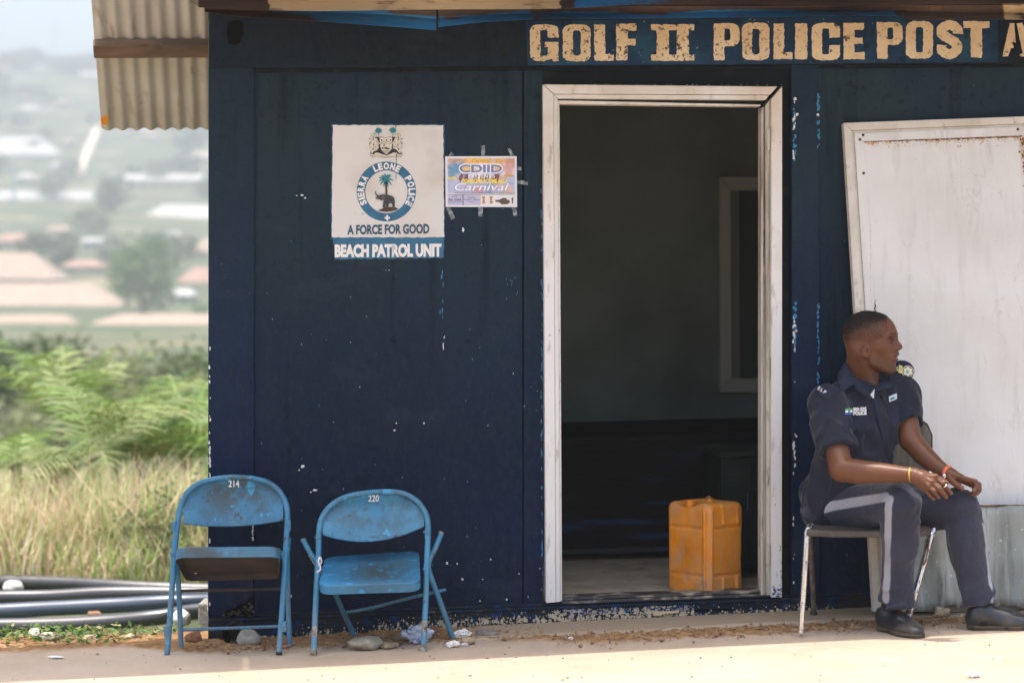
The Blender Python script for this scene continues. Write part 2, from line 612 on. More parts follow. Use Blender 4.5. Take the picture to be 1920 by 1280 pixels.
m = Mat('chipped_white', lin(.62, .62, .58), .7); M_chip = m.done()
m = Mat('chipped_blue', lin(.02, .16, .30), .6); M_chipb = m.done()
m = Mat('white_frame_paint', lin(.66, .645, .615), .55)
m.over(lin(.52, .44, .33), m.mul(m.axis('Z', 1.5, 2.15), m.ramp(m.noise(3, detail=7), .3, .6)))
m.speck(lin(.44, .37, .28), 5, .52, .75, stretch=(1, 1, .5), detail=8, k=.6)
m.speck(lin(.22, .17, .11), 34, .60, .74, stretch=(1, 1, .25), detail=7, k=.7)
m.speck(lin(.03, .028, .025), 60, .70, .74, detail=4, k=.8).bump(70, .2, .003)
M_frame = m.done()
m = Mat('weathered_frame_side', lin(.50, .45, .37), .65)
m.speck(lin(.14, .10, .06), 18, .50, .68, stretch=(1, 1, .12), detail=8, k=.8)
m.speck(lin(.025, .02, .018), 30, .60, .68, stretch=(1, 1, .15), detail=6, k=.85).bump(50, .4, .004, stretch=(1, 1, .2))
M_jamb = m.done()
m = Mat('dark_gap', lin(.004, .004, .004), .9, spec=.05); M_gap = m.done()
m = Mat('inside_wall_paint', lin(.215, .25, .22), .8, spec=.1)
m.speck(lin(.12, .14, .12), 1.4, .4, .7, detail=6); m.bump(30, .2, .01); M_inwall = m.done()
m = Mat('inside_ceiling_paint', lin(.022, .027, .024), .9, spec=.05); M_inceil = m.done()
m = Mat('inside_floor_dust', lin(.44, .365, .26), .95, spec=.1)
m.speck(lin(.32, .26, .18), 5, .42, .68, detail=8); m.speck(lin(.27, .23, .17), 11, .55, .7, detail=8).bump(60, .3, .004)
M_infloor = m.done()
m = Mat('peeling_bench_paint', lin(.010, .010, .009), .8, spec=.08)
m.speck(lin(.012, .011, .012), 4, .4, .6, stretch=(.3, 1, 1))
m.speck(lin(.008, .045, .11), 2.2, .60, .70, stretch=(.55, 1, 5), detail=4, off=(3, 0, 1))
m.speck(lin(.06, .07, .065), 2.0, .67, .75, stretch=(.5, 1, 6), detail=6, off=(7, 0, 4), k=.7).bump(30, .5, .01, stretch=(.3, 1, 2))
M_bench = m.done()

# ================================================================== the police post
post = empty('police_post', wp(960, 1150), 'navy blue metal police cabin with an open white framed doorway and painted lettering', 'building')

T, NN = WT, WN
XR = 2500           # the cabin runs on beyond the right edge of the photograph
def hy(x): return 128 - 0.0064 * (x - 700)          # lower edge of the header
def ry(x): return 1153 - 0.0365 * (x - 391)         # top of the base rail
SH = 0.55           # how deep the panels sit behind ...

# wall panels (the seams between the sheets are real gaps)
for (a, b) in ((477, 979.5), (982.5, 1018)):
    mb = MB(); mb.wquad([(a, hy(a) - 6), (b, hy(b) - 6), (b, ry(b) + 2), (a, ry(a) + 2)], -0.05, 0.0)
    mb.build('wall_panel', M_wall, post)
mb = MB(); mb.wquad([(1534, hy(1534) - 6), (XR, hy(XR) - 6), (XR, ry(XR) + 2), (1534, ry(1534) + 2)], -0.05, 0.0)
mb.build('wall_panel', M_wall, post)
mb = MB(); mb.wquad([(979, hy(979) - 6), (983, hy(983) - 6), (983, ry(983)), (979, ry(979))], -0.05, -0.006)
mb.build('panel_seam', M_gap, post)
# sheet above the door and the dark recess beside it
mb = MB(); mb.wquad([(1018, hy(1018) - 6), (1482, hy(1482) - 6), (1482, 166), (1018, 162)], -0.05, -0.012)
mb.wquad([(1460, 166), (1482, 166), (1482, ry(1482) + 2), (1460, ry(1460) + 2)], -0.05, -0.022)
mb.build('lintel_panel', M_recess, post)

# posts
mb = MB(); mb.wquad([(391.5, 40), (478, 40), (475, ry(475) + 1), (390, ry(391) + 1)], -0.05, 0.018)
mb.build('corner_post', M_post, post, bevel=.004)
mb = MB(); mb.wquad([(1482, hy(1482) - 4), (1534, hy(1534) - 4), (1536, ry(1536) + 1), (1484, ry(1484) + 1)], -0.05, 0.016)
mb.build('wall_post', M_post, post, bevel=.004)

# header beam, with a dark strip under it painted as its shadow line
mb = MB(); mb.wquad([(392, 20), (XR, 5), (XR, hy(XR)), (392, hy(392))], -0.06, 0.030)
mb.build('header_beam', M_head, post, bevel=.005)
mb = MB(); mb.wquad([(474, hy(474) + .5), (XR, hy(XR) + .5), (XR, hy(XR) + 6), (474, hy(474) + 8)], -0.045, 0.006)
mb.build('header_shadow_strip', M_recess, post)
mb = MB(); mb.wquad([(984, 42), (XR, 20), (XR, hy(XR) - 3), (988, hy(988) - 2)], 0.0305, 0.0325)
mb.build('lettering_band', M_band, post)
# the rusted-through hole in the corner of the header
mb = MB()
hole = [(427, 44), (436, 41), (449, 40), (457, 45), (456, 66), (450, 82), (440, 87), (430, 84), (425, 66)]
mb.wquad(hole, 0.0305, 0.0325)
mb.build('rust_hole', M_gap, post)

# base: a double rail, then the beam that stands on the ground
mb = MB()
mb.wquad([(391, ry(391)), (XR, ry(XR)), (XR, ry(XR) + 5), (391, ry(391) + 5)], -0.05, 0.012)
mb.wquad([(391, ry(391) + 5.5), (XR, ry(XR) + 5.5), (XR, ry(XR) + 11), (391, ry(391) + 11)], -0.05, 0.026)
mb.build('base_rail', M_base, post, bevel=.003)
mb = MB(); mb.wquad([(390.5, ry(391) + 11.5), (XR, ry(XR) + 11.5), (XR, 1210), (390.5, 1260)], -0.05, 0.018)
mb.build('base_beam', M_base, post)

# rust-eaten hole at the foot of the corner post
m = Mat('rust_eaten_edge', lin(.035, .028, .02), .9); m.speck(lin(.16, .13, .08), 45, .52, .66, detail=6); m.bump(50, .6, .01); M_rot = m.done()
random.seed(3)
mb = MB()
edge = [(418, 1153), (424, 1143), (432, 1137), (440, 1139), (449, 1131), (458, 1129), (465, 1122), (472, 1116), (475, 1117), (476, 1132), (470, 1142), (474, 1151), (462, 1153), (450, 1150), (440, 1154)]
mb.wquad(edge, 0.0185, 0.0205); mb.build('rust_hole', M_gap, post)
mb = MB()
for i in range(34):
    x = random.uniform(416, 476); y = 1152 - (x - 416) * .45 * random.random() + random.uniform(-3, 4); r = random.uniform(1.2, 3.8)
    mb.wquad([(x + r * math.cos(a) * random.uniform(.6, 1.3), y + r * .7 * math.sin(a) * random.uniform(.6, 1.3)) for a in [k * 1.05 for k in range(6)]], 0.021, 0.021 + random.uniform(.002, .008))
mb.build('rust_flakes', M_rot, post)

# chips, bird-lime and cement splashes on the paint
def blob(mb, x, y, r, off=.0022, n=8, sy=1.0, th=.0008):
    mb.wquad([(x + r * math.cos(2 * math.pi * k / n) * random.uniform(.55, 1.25), y + sy * r * math.sin(2 * math.pi * k / n) * random.uniform(.55, 1.25)) for k in range(n)], off - th, off)
random.seed(11)
mb = MB()
for x, y, r, sy in [(566, 366, 3.5, .5), (556, 367, 2, .5), (572, 371, 2.5, .6), (567, 874, 3.6, 1), (561, 881, 1.6, 1.6), (590, 918, 5, .5), (583, 922, 2, .8), (868, 431, 2.5, 1.8),
                    (740, 806, 2.5, .8), (743, 793, 1.5, 1), (795, 793, 1.6, 1), (838, 1055, 2.2, 1.3), (867, 1085, 2.2, 1.2), (857, 1056, 1.5, 1.3), (831, 648, 1.2, 6), (833, 632, 1, 4), (612, 637, 1.6, 1),
                    (600, 971, 1.6, 2.4), (546, 1117, 1.5, 1.5), (700, 1140, 2.2, 1), (717, 1143, 1.7, .8), (757, 1142, 1.3, 1), (920, 1048, 1.6, 1), (905, 1085, 1.3, 1), (950, 1123, 2, 1.2), (900, 1126, 1.3, 1.3), (973, 1075, 1.2, 1.2), (990, 1118, 1.2, 1), (1012, 1065, 1.3, .6)]:
    blob(mb, x, y, r, sy=sy)
for i in range(34):
    blob(mb, random.uniform(480, 1012), random.uniform(500, 1120), random.choice((.5, .6, .8, 1.0)), sy=random.uniform(.6, 1.6), n=6)
for i in range(14):
    blob(mb, random.uniform(1536, 1640), random.uniform(180, 1100), random.choice((.5, .6, .7)), n=6)
for x, y0, y1, n in ((474, 985, 1012, 9), (475, 860, 985, 6)):
    for i in range(n): blob(mb, x + random.uniform(-1, 1), random.uniform(y0, y1), random.uniform(.8, 1.8), off=.0205, sy=1.7)
for i in range(34): blob(mb, 392.3 + random.uniform(0, 2.2), random.choice((random.uniform(820, 900), random.uniform(560, 1180))), random.uniform(.7, 2.2), off=.0205, sy=2.4)
for i in range(46): blob(mb, 1485.5 + random.uniform(-.8, 3.5), random.choice((random.uniform(185, 330), random.uniform(590, 660), random.uniform(800, 1110))), random.uniform(.6, 2.0), off=.0185, sy=2.6)
for x, y, r in ((1489, 186, 3.4), (1493, 216, 3.2), (1531, 216, 2.8), (1491, 620, 2.5), (1488, 610, 3), (1491, 817, 2.2), (1488, 715, 1.2)): blob(mb, x, y, r, off=.019)
for i in range(50): blob(mb, random.uniform(1016, 1470), 158 + random.uniform(-.6, 1.2) + (0.004 * i), random.uniform(.5, 1.1), off=-.0105, sy=.7)
mb.build('chipped_paint', M_chip, post)
mb = MB()
for i in range(60): blob(mb, 1533.5 + random.uniform(-3, .8), random.choice((random.uniform(175, 280), random.uniform(560, 720))), random.uniform(.8, 2.4), off=.0178, sy=1.9)
for i in range(40): blob(mb, 1486.5 + random.uniform(-1, 4), random.choice((random.uniform(200, 300), random.uniform(560, 660))), random.uniform(.8, 2.6), off=.0180, sy=2)
for i in range(60): blob(mb, 1017.0 + random.uniform(-2.4, .4), random.uniform(320, 1110), random.uniform(.7, 1.6), off=.0012, sy=3.5)
for i in range(16): blob(mb, random.uniform(480, 1012), random.uniform(250, 1120), random.choice((.6, .9, 1.2)), sy=random.uniform(.5, 2.2), n=6)
for i in range(8): blob(mb, 828 + random.uniform(-4, 5), random.uniform(490, 600), random.uniform(.5, 1.2), sy=6)
for i in range(9): blob(mb, random.uniform(940, 975), random.uniform(515, 560), .5, sy=5)
mb.build('chipped_paint', M_chipb, post)
mb = MB()
for i in range(1500):
    x = random.uniform(480, 1560)
    ground = 1192 - max(0, (x - 480)) * .06 if x < 900 else 1166 - (x - 900) * .045
    wgt = .25 + (.75 if 700 < x < 1290 else 0)
    if random.random() > wgt: continue
    up = random.expovariate(1 / (8 if 560 < x < 1050 else 4))
    if up > 34: continue
    y = ground - up + 3
    if y < ry(x) + 13: continue
    blob(mb, x, y, min(4.5, .45 + random.expovariate(1 / .9)) * (1 if up < 12 else .6), off=.0195 + random.random() * .0012, sy=random.uniform(.8, 1.9), n=7)
for i in range(420):
    x = random.uniform(1035, 1300); y = ry(x) + random.uniform(12, 24)
    blob(mb, x, y, min(4.5, .4 + random.expovariate(1 / .9)), off=.0195 + random.random() * .0012, sy=random.uniform(.5, 1.4), n=7)
mb.build('cement_splashes', M_splash, post)
mb = MB()
for i in range(110):
    x = random.uniform(1060, 1300); y = ry(x) + random.uniform(12, 22)
    blob(mb, x, y, random.uniform(.7, 2.2), off=.0215 + random.random() * .0008, sy=random.uniform(.6, 1.3), n=7)
m = Mat('bright_blue_flake', lin(.008, .05, .22), .6)
mb.build('chipped_paint', m.done(), post)
# dents with a rivet hole in the sheet
for x, y in ((612, 636), (738, 637), (878, 637), (615, 517), (742, 519), (878, 515)):
    mb = MB(); mb.lathe(wp(x, y, .001), [(.016, 0), (.011, .003), (.004, .0045), (.003, .001)], 14, NN)
    mb.build('rivet', M_wall, post, smooth=True)
for x, y in ((612, 636), (738, 637), (878, 637)):
    mb = MB(); blob(mb, x, y, 1.6, off=.0062); mb.build('rivet_hole', M_gap, post)

# ------------------------------------------------------------------ door frame
fr = MB()
def fside(mb, outer, inner, o0, o1): mb.wquad([outer[0], outer[1], inner[1], inner[0]], o0, o1)
# casing: outer board, raised bead, inner stop
OL, OR_ = (1016, 160), (1464, 164)
mb = MB()
mb.wquad([(1016, 160), (1036, 178), (1040, 1127), (1022, 1128)], -0.02, 0.030)            # left board
mb.wquad([(1036.4, 178), (1044, 186), (1049, 1126.5), (1040.4, 1127)], -0.03, 0.022)
mb.wquad([(1044.4, 186), (1048.5, 196), (1053.5, 1126), (1049.4, 1126.5)], -0.06, 0.010)
mb.build('door_casing', M_frame, post, bevel=.0025)
mb = MB()
mb.wquad([(1016.6, 159.6), (1455, 163.6), (1441, 179), (1036.8, 177.4)], -0.02, 0.030)    # head
mb.wquad([(1037, 178), (1440, 179.8), (1433, 188.5), (1044.8, 186)], -0.03, 0.023)
mb.wquad([(1045, 188.5), (1426, 196.5), (1424.5, 200), (1048.8, 195.5)], -0.06, 0.008)
mb.build('door_casing', M_frame, post, bevel=.0025)
mb = MB()
mb.wquad([(1463.5, 163), (1463, 1118), (1443.5, 1118), (1443, 187)], -0.02, 0.030)        # right board
mb.build('door_casing', M_frame, post, bevel=.0025)
mb = MB()
mb.wquad([(1442.6, 187.5), (1443.2, 1117.5), (1436.5, 1117.5), (1434.5, 198)], -0.06, 0.006)
mb.wquad([(1434.2, 200), (1436.2, 1117), (1430.5, 1116.5), (1430.5, 202)], -0.05, -0.008)
mb.wquad([(1430.2, 201), (1430.2, 1116), (1426, 1115), (1426.5, 202)], -0.05, 0.006)
mb.build('door_jamb', M_jamb, post, bevel=.002)
mb = MB(); mb.wquad([(1455, 163.5), (1463.2, 163), (1434, 192), (1425.5, 201)], -0.03, 0.0045); mb.build('mitre_gap', M_gap, post)
for y in (262, 690, 1038):
    hb = MB()
    hb.tube([wp(1439.5, y - 17, .014), wp(1439.8, y + 20, .014)], .0075, 10)
    hb.tube([wp(1439.5, y - 19, .014), wp(1439.5, y - 17, .014)], .009, 10)
    hb.wquad([(1435, y - 15), (1443, y - 15), (1443, y + 18), (1435, y + 18)], .006, .009)
    hb.build('hinge', M_jamb, post, smooth=True)
mb = MB()
random.seed(5)
for i in range(26): blob(mb, random.uniform(1446, 1462), random.uniform(1095, 1117), random.uniform(.8, 2.4), off=.0315)
m = Mat('blue_paint_on_frame', lin(.02, .06, .16), .6); mb.build('chipped_paint', m.done(), post)
mb = MB()
for i in range(15): blob(mb, random.choice((1460, 1461.5, 1459)), random.uniform(1020, 1110), random.uniform(.5, 1.3), off=.0315)
blob(mb, 1460, 268, .9, off=.0315); blob(mb, 1453, 318, .7, off=.0315)
mb.build('nail_hole', M_gap, post)
# door sill: a worn double strip
mb = MB()
mb.wquad([(1054, 1119.5), (1425, 1106.5), (1425, 1111), (1054, 1124.5)], -0.10, 0.004)
mb.wquad([(1054, 1125.5), (1425, 1112), (1425, 1117), (1054, 1131)], -0.06, 0.018)
m = Mat('worn_sill_metal', lin(.03, .03, .03), .6); m.speck(lin(.32, .28, .21), 30, .52, .62, stretch=(.35, .35, 1), detail=7)
m.speck(lin(.01, .04, .12), 28, .60, .66, k=.6)
mb.build('door_sill', m.done(), post, bevel=.002)

# ------------------------------------------------------------------ the room behind the door
def room(u, w, z):   # along the wall, into the room, up
    return W0 + T * u - NN * w + Vector((0, 0, z))
zf = 0.047
mb = MB()
mb.add([room(-1.24, .05, zf - .02), room(3.9, .05, zf + .04), room(3.9, 2.4, zf + .07), room(-1.24, 2.4, zf + .03)], [(0, 1, 2, 3)])
mb.build('cabin_floor', M_infloor, post)
mb = MB()
def slab(u0, w0, z0, u1, w1, z1):
    q = [room(u0, w0, z0), room(u1, w0, z0), room(u1, w1, z0), room(u0, w1, z0)]
    r = [room(u0, w0, z1), room(u1, w0, z1), room(u1, w1, z1), room(u0, w1, z1)]
    mb.hexa(q, r)
slab(-1.17, 2.40, -.1, 3.9, 2.45, 2.42)
slab(-1.235, .055, -.1, -1.175, 2.45, 2.42)
slab(3.9, .055, -.1, 3.95, 2.45, 2.42)
slab(1.62, .06, -.1, 1.66, 2.395, 2.40)
mb.build('cabin_wall', M_inwall, post)
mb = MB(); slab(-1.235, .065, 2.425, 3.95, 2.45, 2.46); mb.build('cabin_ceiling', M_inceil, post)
# inner window on the back wall
wb = 2.40
def bq(px, py, off):       # photo point on the back wall
    r = Vector(((px - 960) / F, 1.0, -(py - YH) / F)); c = W0 - NN * (wb - off)
    return Vector((0, 0, H)) + r * (NN.dot(c - Vector((0, 0, H))) / NN.dot(r))
def bbox(mb, pts, o0, o1):
    mb.prism([bq(x, y, o0) for x, y in pts][::-1], NN * (o1 - o0))
mb = MB()
bbox(mb, [(1346, 334), (1366, 358), (1368, 708), (1347, 734)], 0, .045)
bbox(mb, [(1346.6, 333), (1500, 333), (1500, 357.4), (1367, 357.4)], 0, .045)
bbox(mb, [(1348, 734.6), (1500, 734.6), (1500, 708.6), (1368.6, 708.6)], 0, .045)
bbox(mb, [(1500.5, 333), (1500.5, 734), (1480, 708), (1480, 358)], 0, .045)
m = Mat('inside_window_frame', lin(.42, .42, .35), .6)
win = mb.build('window_frame', m.done(), post)
mb = MB(); bbox(mb, [(1366.5, 358), (1479.5, 358), (1479.5, 708), (1368.3, 708)], .002, .012)
m = Mat('window_glass_dark', lin(.055, .065, .06), .3, spec=.2); mb.build('pane', m.done(), win)
mb = MB(); bbox(mb, [(1368, 357.8), (1384, 357.8), (1386, 708), (1369, 708)], .012, .03)
m = Mat('inside_sash', lin(.17, .17, .14), .6); mb.build('sash', m.done(), win)
# ------------------------------------------------------------------ header lettering
def g_O(w=.74): return [rrect(0, 0, w, 1, .24, .17), rrect(.27, .16, w - .27, .84, .06, .06)]
def g_C(w=.74):
    return [[(w, .40)] + arc(w - .24, .17, .24, .17, 0, -90) + arc(.24, .17, .24, .17, 270, 180) + arc(.24, .83, .24, .17, 180, 90) + arc(w - .24, .83, .24, .17, 90, 0) + [(w, .60), (w - .28, .60)] +
            arc(w - .34, .80, .06, .05, 0, 90) + arc(.34, .80, .07, .05, 90, 180) + arc(.34, .2, .07, .05, 180, 270) + arc(w - .34, .2, .06, .05, -90, 0) + [(w - .28, .40)]]
def g_G(w=.74):
    return [[(w, .52), (w, .0), (w - .13, .0), (w - .17, .08)] + arc(w - .42, .17, .2, .17, -60, -90) + arc(.24, .17, .24, .17, 270, 180) + arc(.24, .83, .24, .17, 180, 90) + arc(w - .24, .83, .24, .17, 90, 0) + [(w, .64), (w - .28, .64)] +
            arc(w - .34, .80, .06, .05, 0, 90) + arc(.34, .80, .07, .05, 90, 180) + arc(.34, .2, .07, .05, 180, 270) + arc(w - .34, .2, .06, .05, -90, 0) + [(w - .28, .38), (w - .36, .38), (w - .36, .52)]]
def g_P(w=.70):
    return [[(0, 0), (.29, 0), (.29, .38)] + arc(w - .22, .56, .22, .18, -90, 0) + arc(w - .22, .83, .22, .17, 0, 90) + [(0, 1)],
            [(.29, .54), (.29, .85)] + arc(w - .31, .80, .06, .05, 90, 0, 4) + arc(w - .31, .59, .06, .05, 0, -90, 4)]
def g_L(w=.52): return [[(0, 0), (w, 0), (w, .19), (.29, .19), (.29, 1), (0, 1)]]
def g_F(w=.52): return [[(0, 0), (.29, 0), (.29, .41), (w - .03, .41), (w - .03, .59), (.29, .59), (.29, .81), (w, .81), (w, 1), (0, 1)]]
def g_E(w=.56): return [[(0, 0), (w, 0), (w, .19), (.29, .19), (.29, .42), (w - .05, .42), (w - .05, .59), (.29, .59), (.29, .81), (w - .02, .81), (w - .02, 1), (0, 1)]]
def g_I(w=.30): return [[(0, 0), (w, 0), (w, 1), (0, 1)]]
def g_T(w=.68): return [[(w / 2 - .15, 0), (w / 2 + .15, 0), (w / 2 + .15, .81), (w, .81), (w, 1), (0, 1), (0, .81), (w / 2 - .15, .81)]]
def g_S(w=.70):
    c = spline2([(w - .135, .66), (w - .14, .78), (w / 2, .895), (.15, .80), (.14, .66), (.30, .55), (w - .22, .43), (w - .135, .27), (w / 2, .105), (.14, .21), (.135, .36)], 5)
    return [stroke(c, .265)]
def g_II(w=1.1):
    return [[(0, 0), (w, 0), (w, .17), (w - .14, .17), (w - .14, .84), (w, .84), (w, 1), (0, 1), (0, .84), (.14, .84), (.14, .17), (0, .17)],
            [(w / 2 - .10, .17), (w / 2 + .10, .17), (w / 2 + .10, .84), (w / 2 - .10, .84)]]
def rough_edge(c, amp):
    out = []
    for i in range(len(c)):
        a = c[i]; b = c[(i + 1) % len(c)]; l = math.hypot(b[0] - a[0], b[1] - a[1]); n = max(1, int(l / .055))
        for k in range(n):
            t = k / n; out.append((a[0] + (b[0] - a[0]) * t + random.uniform(-amp, amp), a[1] + (b[1] - a[1]) * t + random.uniform(-amp, amp)))
    return out
m = Mat('cream_lettering', lin(.60, .46, .28), .7)
m.speck(lin(.66, .54, .36), 9, .4, .65, detail=6)
mold = m.axis('X', 0.72, 1.35, 1.0, 0.30)
for q, (lo, hi, sc) in enumerate(((.585, .62, 42), (.60, .635, 75), (.63, .65, 24))):
    m.speck(lin(.035, .033, .022), sc, lo, hi, detail=6, nrough=.6, k=.92, mask=mold if q < 2 else None, off=(q * 3, 0, 0))
m.speck(lin(.42, .30, .15), 6, .52, .75, detail=6, k=.6)
M_cream = m.done()
random.seed(21)
mb = MB()
row = [(g_G, 992, 1045, 48, 117), (g_O, 1053, 1105, 48, 117), (g_L, 1112, 1148.5, 48, 116), (g_F, 1153, 1191, 47, 115), (g_II, 1218, 1299, 48, 116), (g_P, 1335, 1383, 46, 115), (g_O, 1388, 1439, 45, 115), (g_L, 1446.5, 1482.5, 46, 113),
       (g_I, 1487, 1510, 46, 113), (g_C, 1518, 1571, 45, 115), (g_E, 1577.5, 1617, 45, 113), (g_P, 1640, 1688, 44, 112), (g_O, 1694, 1744.5, 42, 112), (g_S, 1751, 1801, 42, 111), (g_T, 1801.5, 1850, 42, 110)]
for gfn, x0, x1, y0, y1 in row:
    cs = gfn(); w = max(p[0] for p in cs[0]); mn = min(p[0] for p in cs[0])
    vf = fill2d([rough_edge(c, .012) for c in cs])
    art(mb, vf, lambda x, y: wp(x0 + (x - mn) / (w - mn) * (x1 - x0), y1 + (y0 - y1) * y, .0340))
A1 = [(0, 0), (.16, 0), (.25, .24), (.34, .26), (.31, .38), (.26, .40), (.33, .44), (.40, .40), (.36, .98), (.22, 1)]
A2 = [(.43, .98), (.60, 1), (.88, .02), (.56, 0), (.50, .06), (.62, .10), (.58, .22), (.52, .52)]
for c in (A1, A2):
    art(mb, fill2d([rough_edge(c, .008)]), lambda x, y: wp(1874.5 + x * 62, 108 - 63 * y, .0340))
# the word goes on beyond the photograph as plain stencil strokes of the same letter's foot
mb.build('lettering', M_cream, post)
mb = MB(); mb.wquad([(1866, 40), (2000, 38), (2000, 117), (1866, 119)], .0326, .0333)
mb.build('lettering_patch', M_head, post)

# ------------------------------------------------------------------ police emblem panel
m = Mat('sign_white', lin(.59, .575, .54), .65)
m.speck(lin(.50, .44, .36), 5, .5, .72, detail=8, k=.7); m.speck(lin(.10, .12, .13), 60, .73, .76, detail=3, k=.6); m.bump(95, .35, .003)
M_sw = m.done()
m = Mat('sign_blue', lin(.010, .115, .215), .5); m.speck(lin(.008, .075, .15), 14, .45, .7, detail=7); m.bump(95, .35, .003); M_sb = m.done()
m = Mat('sign_text_blue', lin(.008, .052, .10), .55); M_st = m.done()
m = Mat('sign_text_white', lin(.70, .68, .64), .6); m.speck(lin(.4, .45, .5), 40, .6, .7); M_tw = m.done()
m = Mat('sign_teal', lin(.006, .16, .19), .6); M_teal = m.done()
m = Mat('sign_brown', lin(.055, .032, .018), .7); m.speck(lin(.10, .06, .03), 60, .5, .65); M_brown = m.done()
m = Mat('sign_elephant', lin(.035, .037, .038), .7); m.speck(lin(.08, .08, .08), 70, .5, .65); M_ele = m.done()
m = Mat('sign_black', lin(.012, .014, .011), .7); M_blk = m.done()
sign = empty('police_sign', wp(727, 360), 'white painted police emblem panel with a blue ring and palm tree on the navy wall', 'sign')
random.seed(31)
def redge(pts, step=6, amp=.7):
    out = []
    for i in range(len(pts)):
        a = pts[i]; b = pts[(i + 1) % len(pts)]; l = math.hypot(b[0] - a[0], b[1] - a[1]); n = max(1, int(l / step))
        for k in range(n): out.append((a[0] + (b[0] - a[0]) * k / n + random.uniform(-amp, amp), a[1] + (b[1] - a[1]) * k / n + random.uniform(-amp, amp)))
    return out
def wart(mb, cs, off): art(mb, fill2d([[(x, -y) for x, y in c] for c in cs]), lambda x, y: wp(x, -y, off))
mb = MB(); wart(mb, [redge([(622, 234), (834, 233), (834, 446), (620, 448)], 5, 1.3)], .0008)
m = Mat('sign_blue_edge', lin(.006, .06, .15), .6); mb.build('painted_border', m.done(), sign)
mb = MB(); wart(mb, [redge([(624, 235), (831, 235), (832.5, 445), (622, 445)])], .0018); mb.build('sign_panel', M_sw, sign)
mb = MB(); wart(mb, [redge([(624, 445.5), (832.5, 444), (832, 483), (628, 486)], 5, 1.2)], .0017); mb.build('sign_band', M_sb, sign)
def wtext(mb, s, x0, y0, x1, y1, off, bold=.03, shear=0, slope=0, sp=1.0):
    art(mb, text2d(s, bold, shear, sp), lambda x, y: wp(x0 + x * (x1 - x0), y1 + y * (y0 - y1) + slope * x, off))
mb = MB(); wtext(mb, 'A FORCE FOR GOOD', 651, 421.8, 805, 440.5, .0030, .042, slope=-2.2); 
mb.build('lettering', M_st, sign)
mb = MB(); wtext(mb, 'BEACH PATROL UNIT', 627.5, 458, 828, 483, .0030, .06, slope=-1.5); mb.build('lettering', M_tw, sign)
CX, CY = 724.3, 359.3
mb = MB(); wart(mb, [[(CX + 55.5 * math.cos(a), CY + 56 * math.sin(a)) for a in np.linspace(0, 2 * math.pi, 72)[:-1]], [(CX + .3 + 39.7 * math.cos(a), CY + .6 + 40 * math.sin(a)) for a in np.linspace(0, 2 * math.pi, 60)[:-1]]], .0030)
mb.build('emblem_ring', M_sb, sign)
mb = MB()
def ring_text(word, a0, a1, r=47.8, hgt=12.8):
    n = len(word)
    wid = {'I': .45, 'L': .85, 'E': .9, 'O': 1.15}
    ws = [wid.get(c, 1.0) for c in word]; tot = sum(ws); acc = 0
    for c, w_ in zip(word, ws):
        t = (acc + w_ / 2) / tot; acc += w_
        ang = R(a0 + (a1 - a0) * t); lw = abs(R(a1 - a0)) * r * w_ / tot * .80
        er = (math.cos(ang), math.sin(ang)); et = (math.sin(ang), -math.cos(ang))
        def fn(x, y):
            u = (x - .5) * lw; v = r + (y - .5) * hgt
            return wp(CX + er[0] * v + et[0] * u, CY - (er[1] * v + et[1] * u), .0042)
        art(mb, text2d(c, .05), fn)
ring_text('SIERRA', 212, 142); ring_text('LEONE', 121, 57); ring_text('POLICE', 37, -34)
cxx, cyy = 726, 408.5
wart(mb, [[(cxx - 1.8, cyy - 5), (cxx + 1.8, cyy - 5), (cxx + 1.8, cyy - 1.6), (cxx + 5, cyy - 1.6), (cxx + 5, cyy + 1.8), (cxx + 1.8, cyy + 1.8), (cxx + 1.8, cyy + 5.2), (cxx - 1.8, cyy + 5.2), (cxx - 1.8, cyy + 1.8), (cxx - 5, cyy + 1.8), (cxx - 5, cyy - 1.6), (cxx - 1.8, cyy - 1.6)]], .0042)
mb.build('lettering', M_tw, sign)
# palm, elephant and mound inside the ring (points in the 4.57 x enlargement)
Z = lambda x, y: (600 + x / 4.5725, 220 + y / 4.5725)
ZL = lambda pts: [Z(*p) for p in pts]
mb = MB(); wart(mb, [ZL([(495, 798), (530, 785), (555, 770), (600, 768), (640, 770), (672, 785), (660, 795), (620, 805), (570, 812), (520, 806)])], .0042); 
wart(mb, [ZL(stroke([(566, 560), (568, 620), (571, 700), (573, 772)], [16, 17, 18, 22]))], .0044)
mb.build('emblem_trunk', M_brown, sign)
mb = MB()
for k, (ex, ey) in enumerate([(500, 520), (515, 580), (545, 598), (585, 600), (615, 585), (628, 545), (612, 505), (608, 490), (582, 492), (553, 484), (525, 500), (500, 550)]):
    mx_, my_ = (566 + ex) / 2, (540 + ey) / 2 - 12
    wart(mb, [ZL(stroke(spline2([(566, 545), (mx_, my_), (ex, ey)], 3), [18, 17, 15, 13, 11, 7, 2]))], .0050 + k * .00008)
wart(mb, [ZL([(566 + 20 * math.cos(a), 540 + 20 * math.sin(a)) for a in np.linspace(0, 6.283, 13)[:-1]])], .0062)
mb.build('emblem_palm', M_teal, sign)
mb = MB(); wart(mb, [ZL([(566 + 11 * math.cos(a), 563 + 14 * math.sin(a)) for a in np.linspace(0, 6.283, 11)[:-1]])], .0066)
mb.build('emblem_fruit', M_blk, sign)
ele = [(470, 634), (476, 633), (482, 655), (494, 668), (515, 668), (532, 662), (560, 664), (590, 668), (618, 676), (634, 692), (641, 720), (639, 770), (620, 772), (617, 742), (607, 736), (590, 745), (583, 772), (563, 774), (561, 745), (557, 774), (536, 772), (541, 735), (545, 715), (535, 708), (522, 712), (510, 706), (492, 702), (478, 704), (476, 698), (492, 695), (476, 690), (478, 684), (490, 683), (484, 672), (473, 655)]
